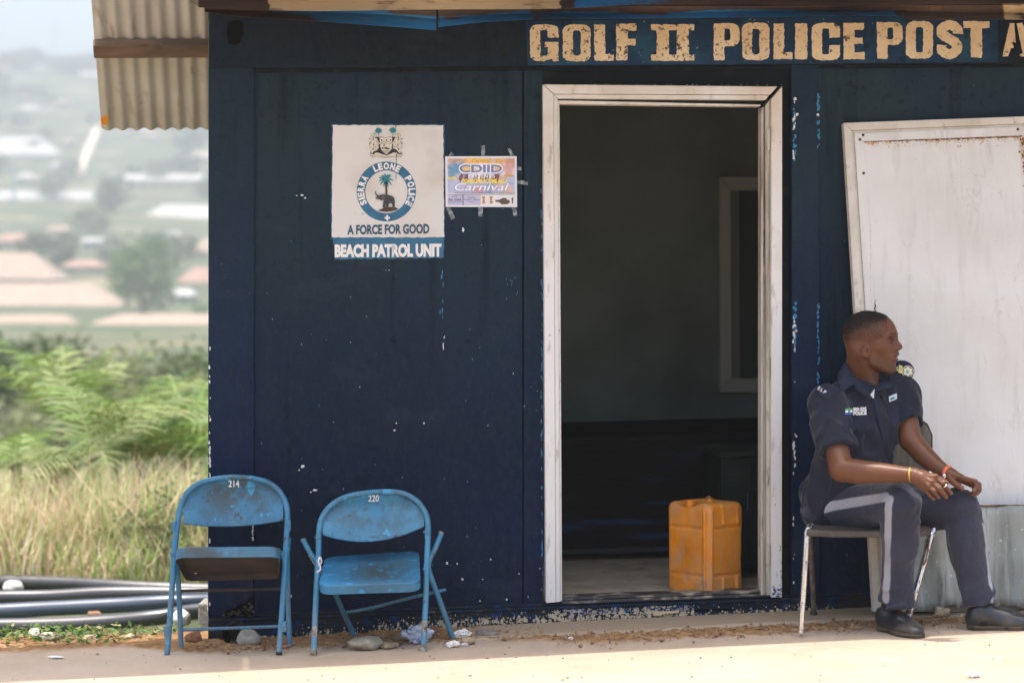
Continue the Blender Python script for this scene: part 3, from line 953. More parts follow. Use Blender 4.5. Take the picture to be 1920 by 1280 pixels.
mb = MB(); wart(mb, [ZL(ele)], .0070); mb.build('emblem_elephant', M_ele, sign)
mb = MB(); wart(mb, [ZL([(525, 676), (548, 672), (556, 690), (548, 712), (532, 706)])], .0076)
m = Mat('sign_elephant_ear', lin(.075, .078, .08), .7); mb.build('emblem_ear', m.done(), sign)

# coat of arms (points in the 14.77 x enlargement)
K = lambda x, y: (660 + x / 14.77, 230 + y / 14.77)
KL = lambda pts: [K(*p) for p in pts]
mb = MB()
wart(mb, [KL([(500, 860), (520, 770), (560, 740), (620, 800), (700, 760), (735, 700), (735, 290), (745, 290), (752, 480), (770, 640), (820, 790), (960, 860), (1060, 790), (1110, 720), (1120, 420), (1135, 290), (1142, 440), (1140, 720), (1200, 740), (1260, 770), (1330, 810), (1395, 850), (1330, 890), (1240, 850), (1050, 870), (960, 915), (860, 880), (700, 850), (600, 880)])], .0030)
wart(mb, [KL([(640, 400), (745, 400), (770, 480), (770, 640), (700, 640), (650, 560)])], .0032)
wart(mb, [KL([(1110, 400), (1200, 400), (1180, 560), (1130, 640), (1100, 600)])], .0032)
mb.build('crest_ground', M_blk, sign)
mb = MB()
for cx, cy in ((728, 225), (1132, 215)):
    wart(mb, [KL([(cx + 34 * math.cos(a), cy + 32 * math.sin(a)) for a in np.linspace(0, 6.283, 15)[:-1]])], .0046)
    for a in range(0, 360, 24):
        r = random.uniform(95, 120)
        wart(mb, [KL(stroke([(cx + 30 * math.cos(R(a)), cy + 30 * math.sin(R(a))), (cx + r * .7 * math.cos(R(a)), cy + r * .65 * math.sin(R(a)) - 6), (cx + r * math.cos(R(a)), cy + r * .8 * math.sin(R(a)) + 12)], [30, 24, 8]))], .0034 + a * 2e-6)
mb.build('crest_palm', M_teal, sign)
m = Mat('crest_cream', lin(.58, .53, .42), .7); M_cc = m.done()
lion = [(545, 330), (580, 305), (620, 305), (668, 345), (685, 375), (650, 385), (625, 400), (640, 430), (700, 450), (700, 480), (735, 540), (770, 580), (755, 600), (715, 570), (740, 620), (720, 640), (680, 600), (650, 620), (670, 650), (690, 660), (690, 740), (655, 735), (600, 800), (560, 850), (530, 845), (520, 790), (545, 720), (500, 700), (490, 640), (510, 560), (475, 590), (490, 540), (520, 520), (540, 470), (520, 400)]
mb = MB(); mk = MB()
dark = [[(575, 360), (600, 400), (590, 440), (610, 500), (590, 500), (572, 440)], [(600, 335), (628, 340), (622, 358), (602, 352)], [(470, 590), (530, 535), (535, 550), (490, 605)], [(590, 560), (615, 600), (600, 660), (585, 640)], [(640, 640), (668, 670), (640, 680)], [(455, 430), (500, 440), (520, 480), (480, 465)], [(560, 730), (640, 680), (600, 730), (570, 770)], [(660, 510), (700, 540), (730, 570), (690, 555)]]
for flip in (0, 1):
    fx = (lambda p: (1870 - p[0], p[1])) if flip else (lambda p: p)
    wart(mk, [KL([fx(((p[0] - 600) * 1.06 + 600, (p[1] - 580) * 1.04 + 580)) for p in lion])], .0036)
    wart(mb, [KL([fx(p) for p in lion])], .0040)
    for d_ in dark: wart(mk, [KL([fx(p) for p in d_])], .0046)
shield = [(760, 430), (800, 395), (860, 395), (890, 425), (975, 425), (1000, 395), (1070, 395), (1110, 430), (1108, 640), (1075, 760), (1020, 830), (950, 880), (880, 840), (820, 770), (780, 670)]
wart(mk, [KL([((p[0] - 940) * 1.05 + 940, (p[1] - 620) * 1.05 + 620) for p in shield])], .0037)
wart(mb, [KL(shield)], .0042)
for x in (815, 945, 1060): wart(mk, [KL([(x - 17, 470), (x + 22, 470), (x + 8, 530), (x - 5, 530)])], .0046)
zig = [(775, 600), (830, 560), (880, 520), (930, 580), (990, 520), (1050, 590), (1100, 560)]
wart(mk, [KL(stroke(zig, 13))], .0047)
for y, a, b in ((775, 830, 1060), (805, 850, 1045), (832, 880, 1015)): wart(mk, [KL([(a, y), (b, y), (b, y + 9), (a, y + 9)])], .0046)
wart(mk, [KL([(860, 560), (905, 600), (900, 650), (860, 660), (880, 620)])], .0048)
wart(mk, [KL(spline2([(820, 680), (880, 700), (930, 680), (990, 700), (1050, 730), (970, 745), (890, 720), (830, 740)], 2))], .0046)
scroll = [(505, 870), (560, 905), (620, 900), (620, 850), (700, 830), (790, 860), (850, 890), (960, 910), (1050, 880), (1130, 835), (1240, 830), (1250, 880), (1330, 880), (1390, 870), (1370, 930), (1320, 960), (1230, 935), (1090, 950), (950, 975), (820, 960), (740, 920), (660, 935), (590, 965), (530, 940)]
wart(mk, [KL([((p[0] - 945) * 1.02 + 945, (p[1] - 905) * 1.12 + 905) for p in scroll])], .0049)
wart(mb, [KL(scroll)], .0053)
for i in range(20):
    x = 560 + i * 40 + random.uniform(-4, 4); y = 925 + 22 * math.sin((x - 560) / 790 * math.pi)
    wart(mk, [KL([(x, y - 9), (x + 14, y - 12), (x + 17, y + 10), (x + 3, y + 9)])], .0058)
mb.build('crest_figures', M_cc, sign); mk.build('crest_outline', M_blk, sign)
# seam and runs through the panel
mb = MB(); wart(mb, [[(741, 233), (742.6, 233), (742.8, 240), (741.4, 240)], [(742, 288), (743.6, 288), (743.4, 312), (742.2, 312)], [(741.8, 325), (743, 325), (742.8, 338), (742, 338)], [(708.3, 233), (709.4, 233), (709, 237), (708.4, 237)]], .0062)
m = Mat('dirt_run', lin(.07, .09, .09), .8); mb.build('panel_crack', m.done(), sign)

# ------------------------------------------------------------------ carnival poster
poster = empty('event_poster', wp(902, 340, .004), 'small colourful carnival poster taped to the navy wall beside the police panel', 'poster')
m = Mat('poster_paper', lin(.66, .66, .68), .5); M_paper = m.done()
mb = MB(); mb.wquad([(834.5, 293.5), (968.5, 293), (969.5, 388.5), (835.5, 388)], .0022, .0034); mb.build('paper', M_paper, poster)
m = Mat('poster_print', lin(.42, .45, .62), .5)
m.speck(lin(.70, .42, .20), 7, .50, .62, off=(1.7, 0, .35), detail=2); m.speck(lin(.55, .25, .30), 9, .54, .64, off=(4, 0, 2), detail=2)
m.speck(lin(.14, .28, .42), 10, .56, .66, off=(8, 0, 6), detail=2); m.speck(lin(.72, .72, .80), 12, .56, .66, off=(2, 0, 9), detail=2); m.speck(lin(.09, .06, .09), 14, .66, .74, off=(5, 0, 1), detail=3)
mb = MB(); mb.wquad([(839, 297.3), (965, 297), (965.3, 362), (839.3, 362)], .0036, .0038); mb.build('poster_picture', m.done(), poster)
m = Mat('poster_caption', lin(.46, .46, .62), .5); mb = MB(); mb.wquad([(839.3, 365), (901, 365), (901, 385), (839.5, 385)], .0036, .0038); mb.build('poster_caption', m.done(), poster)
m = Mat('poster_orange', lin(.78, .47, .13), .5); M_po = m.done()
m = Mat('poster_gold', lin(.55, .33, .05), .5); M_pg = m.done()
m = Mat('poster_yellow', lin(.85, .68, .04), .5); M_py = m.done()
m = Mat('poster_steel', lin(.16, .19, .33), .4); M_pst = m.done()
m = Mat('poster_ink', lin(.07, .06, .09), .5); M_pi = m.done()
m = Mat('poster_red', lin(.22, .07, .06), .5); M_pr = m.done()
m = Mat('poster_white', lin(.80, .80, .84), .5); M_pw = m.done()
Q = lambda x, y: (830 + x / 10.667, 280 + y / 10.667)
def ptext(mb, s, x0, y0, x1, y1, off, bold=.02, shear=0, sp=1.0):
    a = Q(x0, y0); b = Q(x1, y1); wtext(mb, s, a[0], a[1], b[0], b[1], off, bold, shear, 0, sp)
mb = MB(); wart(mb, [[Q(*p) for p in [(470, 180), (900, 180), (1000, 260), (880, 330), (760, 270), (600, 330), (520, 280)]]], .0040)
wart(mb, [[Q(*p) for p in [(380, 360), (520, 350), (640, 370), (700, 420), (520, 440), (390, 420)]]], .0040); mb.build('poster_glow', M_po, poster)
mb = MB(); 
for i, x in enumerate((340, 450, 640, 760, 860, 1010, 1060)): wart(mb, [[Q(*p) for p in [(x, 520), (x + 40, 480), (x + 70, 530), (x + 50, 640), (x, 650), (x - 25, 590)]]], .0040 + i * .00005)
mb.build('poster_figures', M_pr, poster)
mb = MB(); ptext(mb, 'Carnival', 110, 195, 470, 255, .0046, .02, .2); ptext(mb, 'Carnival', 580, 190, 960, 270, .0046, .02, .2); ptext(mb, 'Carnival', 1060, 200, 1440, 270, .0046, .02, .2)
ptext(mb, '18:00hrs', 1200, 500, 1420, 550, .0046, .05); mb.build('poster_lettering', M_pg, poster)
mb = MB(); ptext(mb, 'CDIID', 315, 285, 1205, 490, .0048, .075, 0, 1.0)
ptext(mb, 'PRESENTS', 512, 500, 1040, 575, .0048, .02, 0, 1.25); mb.build('poster_lettering', M_pw, poster)
mb = MB(); ptext(mb, 'CDIID', 335, 308, 1185, 468, .0054, .035); mb.build('poster_lettering', M_pst, poster)
mb = MB(); ptext(mb, 'COME ONE.. COME ALL !', 372, 592, 1280, 680, .0048, .045); ptext(mb, '6:30', 105, 545, 275, 605, .0048, .05); mb.build('poster_lettering', M_py, poster)
mb = MB(); ptext(mb, 'Carnival', 225, 665, 1335, 842, .0050, .035, .25); mb.build('poster_lettering', M_pst, poster)
mb = MB(); ptext(mb, 'Carnival', 236, 675, 1325, 833, .0056, .012, .25); mb.build('poster_lettering', M_pw, poster)
mb = MB(); ptext(mb, 'WITH LIVE MUSICAL PERFORMANCE  & BUBU DANCE', 235, 865, 1425, 888, .0048, .0); ptext(mb, 'DATE', 185, 930, 285, 960, .0048, .0); ptext(mb, 'Sat. 22nd', 115, 985, 365, 1030, .0048, .03); ptext(mb, 'February 2020', 105, 1045, 380, 1075, .0048, 0)
ptext(mb, 'VENUE:', 500, 950, 650, 980, .0048, 0); ptext(mb, 'Kingtom Officers', 425, 995, 750, 1030, .0048, .005); ptext(mb, 'Mess', 535, 1045, 635, 1068, .0048, 0)
wart(mb, [[Q(*p) for p in [(398, 910), (412, 910), (412, 1125), (398, 1125)]]], .0048); wart(mb, [[Q(*p) for p in [(100, 902), (1440, 898), (1440, 906), (100, 910)]]], .0048)
mb.build('poster_lettering', M_pi, poster)
mb = MB()
for x in (780, 930):
    wart(mb, [[Q(*p) for p in [(x, 940), (x + 70, 940), (x + 55, 1010), (x + 72, 1085), (x + 8, 1090), (x + 18, 1010)]]], .0044)
m = Mat('poster_skin', lin(.50, .22, .10), .5); mb.build('poster_drums', m.done(), poster)
mb = MB(); wart(mb, [[Q(*p) for p in [(1050, 1015), (1130, 1010), (1200, 975), (1280, 975), (1275, 1005), (1335, 1020), (1340, 1070), (1290, 1100), (1180, 1105), (1120, 1055), (1050, 1050)]]], .0044); wart(mb, [[Q(*p) for p in [(1365, 990), (1395, 975), (1400, 950), (1415, 955), (1410, 1000), (1405, 1060), (1395, 1095), (1380, 1090), (1385, 1020)]]], .0044)
m = Mat('poster_logo_brown', lin(.09, .065, .045), .5); mb.build('poster_logo', m.done(), poster)
m = Mat('clear_tape', lin(.16, .19, .20), .25, spec=.6); m.speck(lin(.42, .45, .45), 120, .5, .62, detail=3); m.speck(lin(.02, .03, .05), 60, .45, .6, k=.7); M_tape = m.done()
for pts in ([(840, 293), (846, 285), (852, 289), (850, 293)], [(902, 273), (909, 273), (909.5, 293), (902, 293)], [(951, 279), (956, 278), (964, 291), (957, 293)], [(836, 389), (845, 389), (853, 409), (846, 412)], [(897, 388), (905, 388), (904.5, 406), (897, 406)], [(959, 388), (967, 388), (970, 404), (963, 405)], [(969, 340), (978, 338), (990, 341), (989, 347), (978, 346), (969, 344)], [(969, 312), (978, 313), (976, 320), (969, 319)]):
    mb = MB(); wart(mb, [redge(pts, 4, .5)], .0030); mb.build('tape_strip', M_tape, poster)
# ------------------------------------------------------------------ roof of the post: eave sheet, crumpled edge, side awning
m = Mat('roof_zinc', lin(.30, .27, .22), .6, .2); m.speck(lin(.16, .09, .05), 3, .5, .7, detail=7); M_zinc = m.done()
m = Mat('eave_paint', lin(.060, .032, .020), .7)
m.speck(lin(.032, .018, .012), 2.6, .42, .62, stretch=(1, 1, 7), detail=8)
ev_ = m.n.new('ShaderNodeSeparateColor'); m.l.new(m.attr('tint').outputs['Color'], ev_.inputs[0])
def ewt(ch, off, sc):
    n_ = m.noise(sc, (1, 1, 7), 9, .66, off)
    a_ = m.n.new('ShaderNodeMath'); a_.operation = 'MULTIPLY_ADD'; m.l.new(ev_.outputs[ch], a_.inputs[0]); a_.inputs[1].default_value = .42; m.l.new(n_, a_.inputs[2])
    return m.ramp(a_.outputs[0], .74, .80)
m.over(lin(.46, .35, .20), ewt(1, (.3, 0, 0), 2.2)); m.over(lin(.012, .13, .30), ewt(0, (5, 0, 2), 2.0))
m.speck(lin(.07, .035, .02), 7, .58, .70, stretch=(1, 1, 5), detail=9, k=.8); m.speck(lin(.20, .09, .04), 5, .62, .72, stretch=(1, 1, 4), detail=8, k=.6)
m.bump(20, .5, .01, stretch=(1, 1, 5)).bump(90, .4, .004, stretch=(1, 1, 5)); M_eave = m.done()

def wpx(px, py, off):
    # point seen at (px, py) on the plane that lies off in front of the wall
    r = Vector(((px - 960) / F, 1.0, -(py - YH) / F))
    return Vector((0, 0, H)) + r * ((WN.dot(W0 - Vector((0, 0, H))) + off) / WN.dot(r))
# bent sheet along the eave: two lapped strips, bottom edge wavering
def eave_strip(name, xs, mats, o):
    """xs: (x, [rows from top to bottom]); bands between rows get their own paint"""
    mb = MB(); k = len(xs[0][1])
    pts = [[wpx(x, y, o + .05 * (j % 2) + .012 * math.sin(x * .013 + j * 2)) for j, y in enumerate(ys)] for x, ys in xs]
    vs = [p for col in pts for p in col] + [p - WN * .006 for col in pts for p in col]
    n = len(pts) * k; tints = []
    wts = [(mats(x, j)) for x, ys in xs for j in range(k)]
    for i in range(len(pts) - 1):
        for j in range(k - 1):
            tints += [wts[c_ % n] for c_ in (i * k + j, (i + 1) * k + j, (i + 1) * k + j + 1, i * k + j + 1)] * 2
            a, b, c, d = i * k + j, (i + 1) * k + j, (i + 1) * k + j + 1, i * k + j + 1
            base = len(mb.v)
            mb.add([vs[a], vs[b], vs[c], vs[d], vs[n + a], vs[n + b], vs[n + c], vs[n + d]],
                   [(0, 1, 2, 3), (7, 6, 5, 4)] + ([(3, 2, 6, 7)] if j == k - 2 else []) + ([(1, 0, 4, 5)] if j == 0 else []))
    o_ = mb.build(name, M_eave, post, smooth=False)
    at = o_.data.color_attributes.new('tint', 'FLOAT_COLOR', 'POINT'); at.data.foreach_set('color', np.array([(a, b, 0, 1) for a, b in tints], np.float32).ravel())
    return o_
def bez(tab, x):
    for (x0, a), (x1, b) in zip(tab, tab[1:]):
        if x0 <= x <= x1:
            t = (x - x0) / (x1 - x0); return [p + (q - p) * t for p, q in zip(a, b)]
    return list(tab[-1][1])
lowA = [(384, [-30, 10, 19, 22]), (440, [-30, 10, 21, 31]), (560, [-30, 10, 22, 38]), (680, [-30, 8, 26, 46]), (760, [-30, 8, 30, 52]), (818, [-30, 9, 36, 57])]
xsA = [(384 + i * 7, bez(lowA, 384 + i * 7)) for i in range(63)]
eave_strip('eave_sheet', xsA, lambda x, j: ((.95 if 610 < x else .35 + .5 * (x - 480) / 130 if x > 480 else .1) if j >= 2 else .15, .1), .34)
lowB = [(822, [-30, 14, 34, 51]), (900, [-30, 14, 30, 42]), (1000, [-30, 14, 27, 36]), (1300, [-30, 12, 24, 34]), (1500, [-30, 12, 22, 31]), (1690, [-30, 10, 20, 29]), (1705, [-30, 10, 22, 37]), (1920, [-30, 10, 26, 37]), (XR, [-30, 8, 22, 34])]
xsB = [(822 + i * 14, bez(lowB, 822 + i * 14)) for i in range(120)]
eave_strip('eave_sheet', xsB, lambda x, j: ((.85 if x < 1000 else .6 if x < 1250 else .9 if x < 1690 else .05) if j >= 2 else .05, .8 if x > 1880 else .05), .35)
lowC = [(372, [-60, -20, -2, 14]), (480, [-60, -20, -1, 19]), (600, [-60, -20, 0, 21]), (800, [-60, -20, -2, 18]), (1000, [-60, -20, -2, 17]), (1060, [-60, -20, -4, 16]), (1200, [-60, -20, -6, 8]), (XR, [-60, -20, -6, 6])]
xsC = [(372 + i * 14, bez(lowC, 372 + i * 14)) for i in range(152)]
eave_strip('eave_sheet', xsC, lambda x, j: (.75 if 1080 < x < 1320 else .05, .15 if x < 500 else .95 if x < 1055 else .2), .43)

# main roof sheet over everything, corrugated, with the overhang that shades the front
def corr(mb, p0, u, w, v, l, pitch, amp, nrm, th=.0015, per=8):
    """corrugated sheet from p0: waves along u (width w), length l along v"""
    n = max(2, int(w / pitch * per))
    a = [p0 + u * (w * i / n) + nrm * (amp * math.cos(2 * math.pi * (w * i / n) / pitch)) for i in range(n + 1)]
    top = [p + v * l for p in a]
    vs = a + top + [p + nrm * th for p in a] + [p + nrm * th for p in top]
    m_ = n + 1; fs = []
    for i in range(n):
        fs += [(i, i + 1, m_ + i + 1, m_ + i), (2 * m_ + i + 1, 2 * m_ + i, 3 * m_ + i, 3 * m_ + i + 1), (i + 1, i, 2 * m_ + i, 2 * m_ + i + 1), (m_ + i, m_ + i + 1, 3 * m_ + i + 1, 3 * m_ + i)]
    mb.add(vs, fs)
OVER = 0.92
mb = MB()
r0 = W0 + T * -3.3 + WN * OVER + Vector((0, 0, 2.66)); vdir = (-NN + Vector((0, 0, -.02))).normalized()
corr(mb, r0 + Vector((0, 0, -3.3 * .019)), (T + Vector((0, 0, .019))).normalized(), 1.97, vdir, .82, .076, .009, Vector((0, 0, 1)))  # unseen left strip, shaped to carry the shade past the cabin corner
corr(mb, r0 + T * 1.976 + Vector((0, 0, -1.33 * .019)), (T + Vector((0, 0, .019))).normalized(), 5.6, vdir, 1.85, .076, .009, Vector((0, 0, 1)))
corr(mb, r0 + T * 1.97 + Vector((0, 0, -1.33 * .019 + .012)) + vdir * 1.8, (T + Vector((0, 0, .019))).normalized(), 5.6, vdir, 2.3, .076, .009, Vector((0, 0, 1)))
mb.build('roof_sheet', M_zinc, post)

m = Mat('awning_zinc', lin(.42, .385, .325), .65, .1)
m.speck(lin(.50, .47, .41), 3, .4, .7, stretch=(1, 1, 1), detail=6); m.speck(lin(.20, .13, .07), 7, .58, .72, stretch=(3, 1, .3), detail=7, k=.6); M_awn = m.done()
mb = MB()
q00 = P(168, -34, 9.62); q01 = P(190, 243, 10.25); q10 = P(470, -34, 9.62 + .09); q11 = P(470, 250, 10.25 + .08)
u_ = (q10 - q00); wid = u_.length; u_.normalize(); v_ = (q01 - q00); ln = v_.length; v_.normalize()
nrm = u_.cross(v_).normalized()
if nrm.z < 0: nrm = -nrm
corr(mb, q00, u_, wid, v_, ln, .0655, .0095, nrm)
mb.build('side_awning', M_awn, post, smooth=True)
mb = MB()
def onaw(a, b, k=0): return q00 + u_ * (wid * a) + v_ * (ln * b) - nrm * k
b0, b1 = .363, .455
mb.prism([onaw(-.005, b0, .011), onaw(-.005, b1, .011), onaw(-.005, b1 - .005, .055), onaw(-.005, b0 + .005, .055)], u_ * (wid * .80))
m = Mat('awning_batten_wood', lin(.10, .060, .032), .8); m.speck(lin(.18, .11, .06), 12, .45, .65, stretch=(.2, 1, 1), detail=7); m.speck(lin(.03, .02, .012), 9, .6, .7, stretch=(.4, 1, 1)).bump(40, .4, .004, stretch=(.15, 1, 1))
mb.build('roof_batten', m.done(), post, bevel=.003)
mb = MB(); mb.prism([onaw(.003, .90, .012), onaw(.055, .885, .012), onaw(.05, .945, .012), onaw(.006, .955, .012)], -nrm * .003)
m = Mat('orange_scrap', lin(.75, .28, .01), .6); mb.build('orange_patch', m.done(), post)

# ------------------------------------------------------------------ yard
def wall_dist(x, y):      # metres in front of the wall
    return (Vector((x, y, 0)) - W0).dot(WN)
def gheight(x, y, d=None):
    z = gz(x)
    t = wall_dist(x, y)
    return z
nx, ny = 520, 210
xs = np.concatenate([np.linspace(-140, -2.6, 60, endpoint=False), np.linspace(-2.6, 2.6, nx), np.linspace(2.6, 140, 60)[1:]])
ys = np.concatenate([np.linspace(-140, 7.6, 60, endpoint=False), np.linspace(7.6, 9.25, ny), np.array([9.6, 10.5, 12.0])])
X, Y = np.meshgrid(xs, ys, indexing='ij')
t = (X - W0.x) * WN.x + (Y - W0.y) * WN.y
pts = np.stack([X.ravel(), Y.ravel(), np.zeros(X.size)], 1)
n1 = vnoise(pts, 2.2).reshape(X.shape); n2 = vnoise(pts, 9).reshape(X.shape); n3 = vnoise(pts, 34).reshape(X.shape); n4 = vnoise(pts, 90).reshape(X.shape)
Zg = -0.05 + 0.03 * np.clip(X, -4, 2.5)
edge_in = .34 + .03 * n1 + .03 * n2 + .25 * np.clip((X + .15) / .5, 0, 1) - .012 * X - .28 * np.clip((-X - 1.2) / .35, 0, 1)        # front edge of the loose dirt
apron = .33 + .03 * n1 + .03 * n2                                              # cement apron along the wall, right of the chairs
apr_on = np.clip((X + .25) / .12, 0, 1)
dirt = np.clip((edge_in - t) / .05, 0, 1) * np.where(apr_on > .5, np.clip((t - apron) / .03, 0, 1), 1) * (np.abs(X) < 4)
Zg = Zg + dirt * (.006 + .006 * n2 + .006 * n3 + .004 * n4) + .010 * apr_on * np.clip((apron - t) / .02, 0, 1) * (np.abs(X) < 4) + .0015 * n1
# the yard ends in a drop to the left of the cabin
back = np.clip((Y - (9.05 - .02 * X)) / .5, 0, 1) * (X < -1.1)
Zg = Zg - .5 * back
gverts = np.stack([X.ravel(), Y.ravel(), Zg.ravel()], 1)
NX, NY = X.shape
ii, jj = np.meshgrid(np.arange(NX - 1), np.arange(NY - 1), indexing='ij')
idx = (ii * NY + jj).ravel()
gf = np.stack([idx, idx + NY, idx + NY + 1, idx + 1], 1)
gc = np.stack([dirt.ravel(), (apr_on * np.clip((apron - t) / .02, 0, 1)).ravel(), np.zeros(X.size)], 1)
m = Mat('yard_cement', lin(.42, .335, .252), .95, spec=.05)
m.speck(lin(.37, .29, .208), 1.6, .4, .7, detail=8); m.speck(lin(.46, .375, .29), 5, .5, .75, detail=8, k=.6); m.speck(lin(.30, .22, .14), 42, .64, .76, detail=4, k=.5)
at = m.attr('tint'); sp = m.n.new('ShaderNodeSeparateColor'); m.l.new(at.outputs['Color'], sp.inputs[0])
m.over(lin(.32, .245, .16), m.mul(sp.outputs[1], .75))
dm = m.ramp(m.noise(14, detail=8), .35, .7)
dc = m.n.new('ShaderNodeMix'); dc.data_type = 'RGBA'; m.l.new(dm, dc.inputs[0]); dc.inputs[6].default_value = lin(.20, .108, .048); dc.inputs[7].default_value = lin(.34, .21, .105)
m.over(dc.outputs[2], sp.outputs[0])
m.speck(lin(.12, .06, .03), 60, .66, .72, detail=4, k=.8, mask=sp.outputs[0])
m.speck(lin(.26, .20, .14), 2.3, .60, .76, stretch=(1, .4, 1), detail=9, k=.45); m.speck(lin(.60, .52, .43), 16, .60, .75, detail=7, k=.2); m.speck(lin(.17, .12, .08), 120, .70, .74, detail=3, k=.6)
m.bump(160, .45, .005).bump(18, .25, .014)
ground = np_mesh('ground', gverts, gf, m.done(), cols=gc, smooth=True)
tag(ground, kind='structure')

# loose crumbs in the dirt
random.seed(41)
mb = MB()
def crumb(mb, c, r):
    vs = [c + Vector((a * r * random.uniform(.6, 1.2), b * r * random.uniform(.6, 1.2), d_ * r * random.uniform(.5, .9))) for a, b, d_ in ((1, 0, 0), (-1, 0, 0), (0, 1, 0), (0, -1, 0), (0, 0, 1), (0, 0, -1))]
    mb.add(vs, [(0, 2, 4), (2, 1, 4), (1, 3, 4), (3, 0, 4), (2, 0, 5), (1, 2, 5), (3, 1, 5), (0, 3, 5)])
for i in range(1900):
    x = random.uniform(-1.28, 2.2); tt = random.gauss(.47, .08) if x > .1 else random.uniform(.04, .40 if x > -1.2 else .25)
    p = W0 + T * x + WN * tt
    crumb(mb, Vector((p.x, p.y, gz(p.x) + .010)), min(.016, .0025 + random.expovariate(1 / .0025)))
for i in range(420):
    x = random.uniform(-2.2, 2.4); p = W0 + T * x + WN * random.uniform(.02, 2.2)
    crumb(mb, Vector((p.x, p.y, gz(p.x) + .002)), min(.010, .0015 + random.expovariate(1 / .0016)))
m = Mat('earth_crumbs', lin(.25, .145, .07), .95); m.speck(lin(.42, .31, .19), 25, .5, .65); m.speck(lin(.12, .06, .03), 17, .55, .65)
tag(mb.build('dirt_crumbs', m.done()), kind='stuff', label='loose earth crumbs strewn along the foot of the wall', cat='gravel')

# ------------------------------------------------------------------ stones and litter
def stone(name, px, py_bottom, w, hgt, col, col2, label, seed, rugged=.25, depth=None, d=None, dep=.8):
    c = gp(px, py_bottom)
    if d: c = P(px, py_bottom, d)
    s_ = F / c.y
    rx, rz = w / s_ / 2, hgt / s_ / 2
    prims = [('u', ell((0, 0, rz * .9), (rx, rx * dep, rz)), 0)]
    rg = np.random.default_rng(seed)
    for k in range(7):
        n_ = rg.normal(size=3); n_ /= np.linalg.norm(n_); n_[2] = abs(n_[2]) * .8
        prims.append(('i', half(A((0, 0, rz * .9)) + n_ * np.array([rx, rx * dep, rz]) * rg.uniform(.72, .95), n_), rx * .12))
    off = rg.uniform(0, 50, 3)
    def post_(p, dd): return dd + rx * rugged * .22 * vnoise(p + off, 1.6 / rx) + rx * rugged * .10 * vnoise(p + off, 5 / rx)
    v, f = sdf_mesh(prims, (-rx * 1.4, -rx * 1.4, -rz * .4), (rx * 1.4, rx * 1.4, rz * 2.4), max(.003, rx / 16), post_)
    m = Mat(name + '_stone', col, .9); m.speck(col2, 30, .45, .68, detail=8); m.speck(lin(col[0] * .5, col[1] * .5, col[2] * .5), 60, .58, .68, k=.7).bump(110, .5, .004)
    o = np_mesh(name, relax(v, f, 1), f, m.done())
    o.location = c
    return tag(o, label, 'stone', 'stones along the foot of the wall')
stone('stone', 466, 1211, 50, 35, lin(.30, .28, .24), lin(.40, .37, .31), 'smooth pale grey rounded stone under the left blue chair', 1, .12)
stone('stone', 363, 1206, 38, 26, lin(.17, .075, .035), lin(.26, .12, .06), 'reddish brown lump of rock beside the cement block at the cabin corner', 2, .35)
stone('stone', 686, 1217, 66, 34, lin(.25, .22, .16), lin(.36, .33, .26), 'big jagged grey brown rock under the right blue chair', 3, .45)
stone('stone', 756, 1199, 62, 17, lin(.22, .15, .085), lin(.30, .22, .13), 'flat brown slab of rock leaning at the wall behind the right blue chair', 4, .3)
stone('stone', 815, 1190, 26, 20, lin(.16, .085, .045), lin(.22, .12, .07), 'dark reddish brown stone beside the right front leg of the right blue chair', 5, .3)
stone('stone', 876, 1207, 34, 16, lin(.33, .25, .16), lin(.25, .18, .11), 'low tan stone right of the crumpled white paper', 6, .35)
stone('stone', 911, 1193, 52, 16, lin(.17, .15, .13), lin(.25, .22, .18), 'dark grey broken cement lump in the dirt right of the chairs', 7, .5)
stone('stone', 1766, 1157, 32, 24, lin(.40, .32, .22), lin(.26, .20, .13), 'small tan stone between the seated man\'s feet', 8, .35)
stone('stone', 535, 1215, 18, 9, lin(.33, .15, .075), lin(.22, .10, .05), 'small orange brown stone between the two blue chairs', 9, .35)
stone('stone', 492, 1219, 15, 9, lin(.18, .075, .045), lin(.26, .12, .06), 'tiny dark red stone in front of the smooth grey stone', 10, .35)
stone('stone', 730, 1215, 40, 12, lin(.27, .20, .12), lin(.20, .15, .09), 'low sandy lump of earth right of the big jagged rock', 12, .5)

# the black pipe stub that pokes out under the base beam
c = gp(437, 1208)
mb = MB(); mb.tube([c + Vector((0, -.01, .042)), c + Vector((.0, .35, .042))], .042, 20, cap=False); mb.tube([c + Vector((0, -.01, .042)), c + Vector((.0, .35, .042))], .036, 20, cap=False)
mb.lathe(c + Vector((0, .10, .042)), [(.036, 0), (.036, .004)], 20, (0, 1, 0))
m = Mat('black_plastic_pipe', lin(.008, .008, .008), .5); M_bpipe = m.done()
tag(mb.build('drain_pipe', M_bpipe, None, smooth=True), 'short black drain pipe stub poking out beside the smooth grey stone', 'pipe')

# cement block behind the corner
m = Mat('cement_block', lin(.27, .25, .21), .95); m.speck(lin(.36, .33, .27), 9, .45, .7); m.speck(lin(.16, .14, .11), 50, .58, .7).bump(60, .6, .008)
mb = MB(); a = P(371, 1131, 9.15); b = P(420, 1131, 9.15)
mb.box((a.x, 9.15, gz(-1.3) - .06), (b.x, 9.33, a.z))
tag(mb.build('cement_block', m.done(), None, bevel=.008), 'grey cement block standing on end behind the left corner of the cabin', 'block')

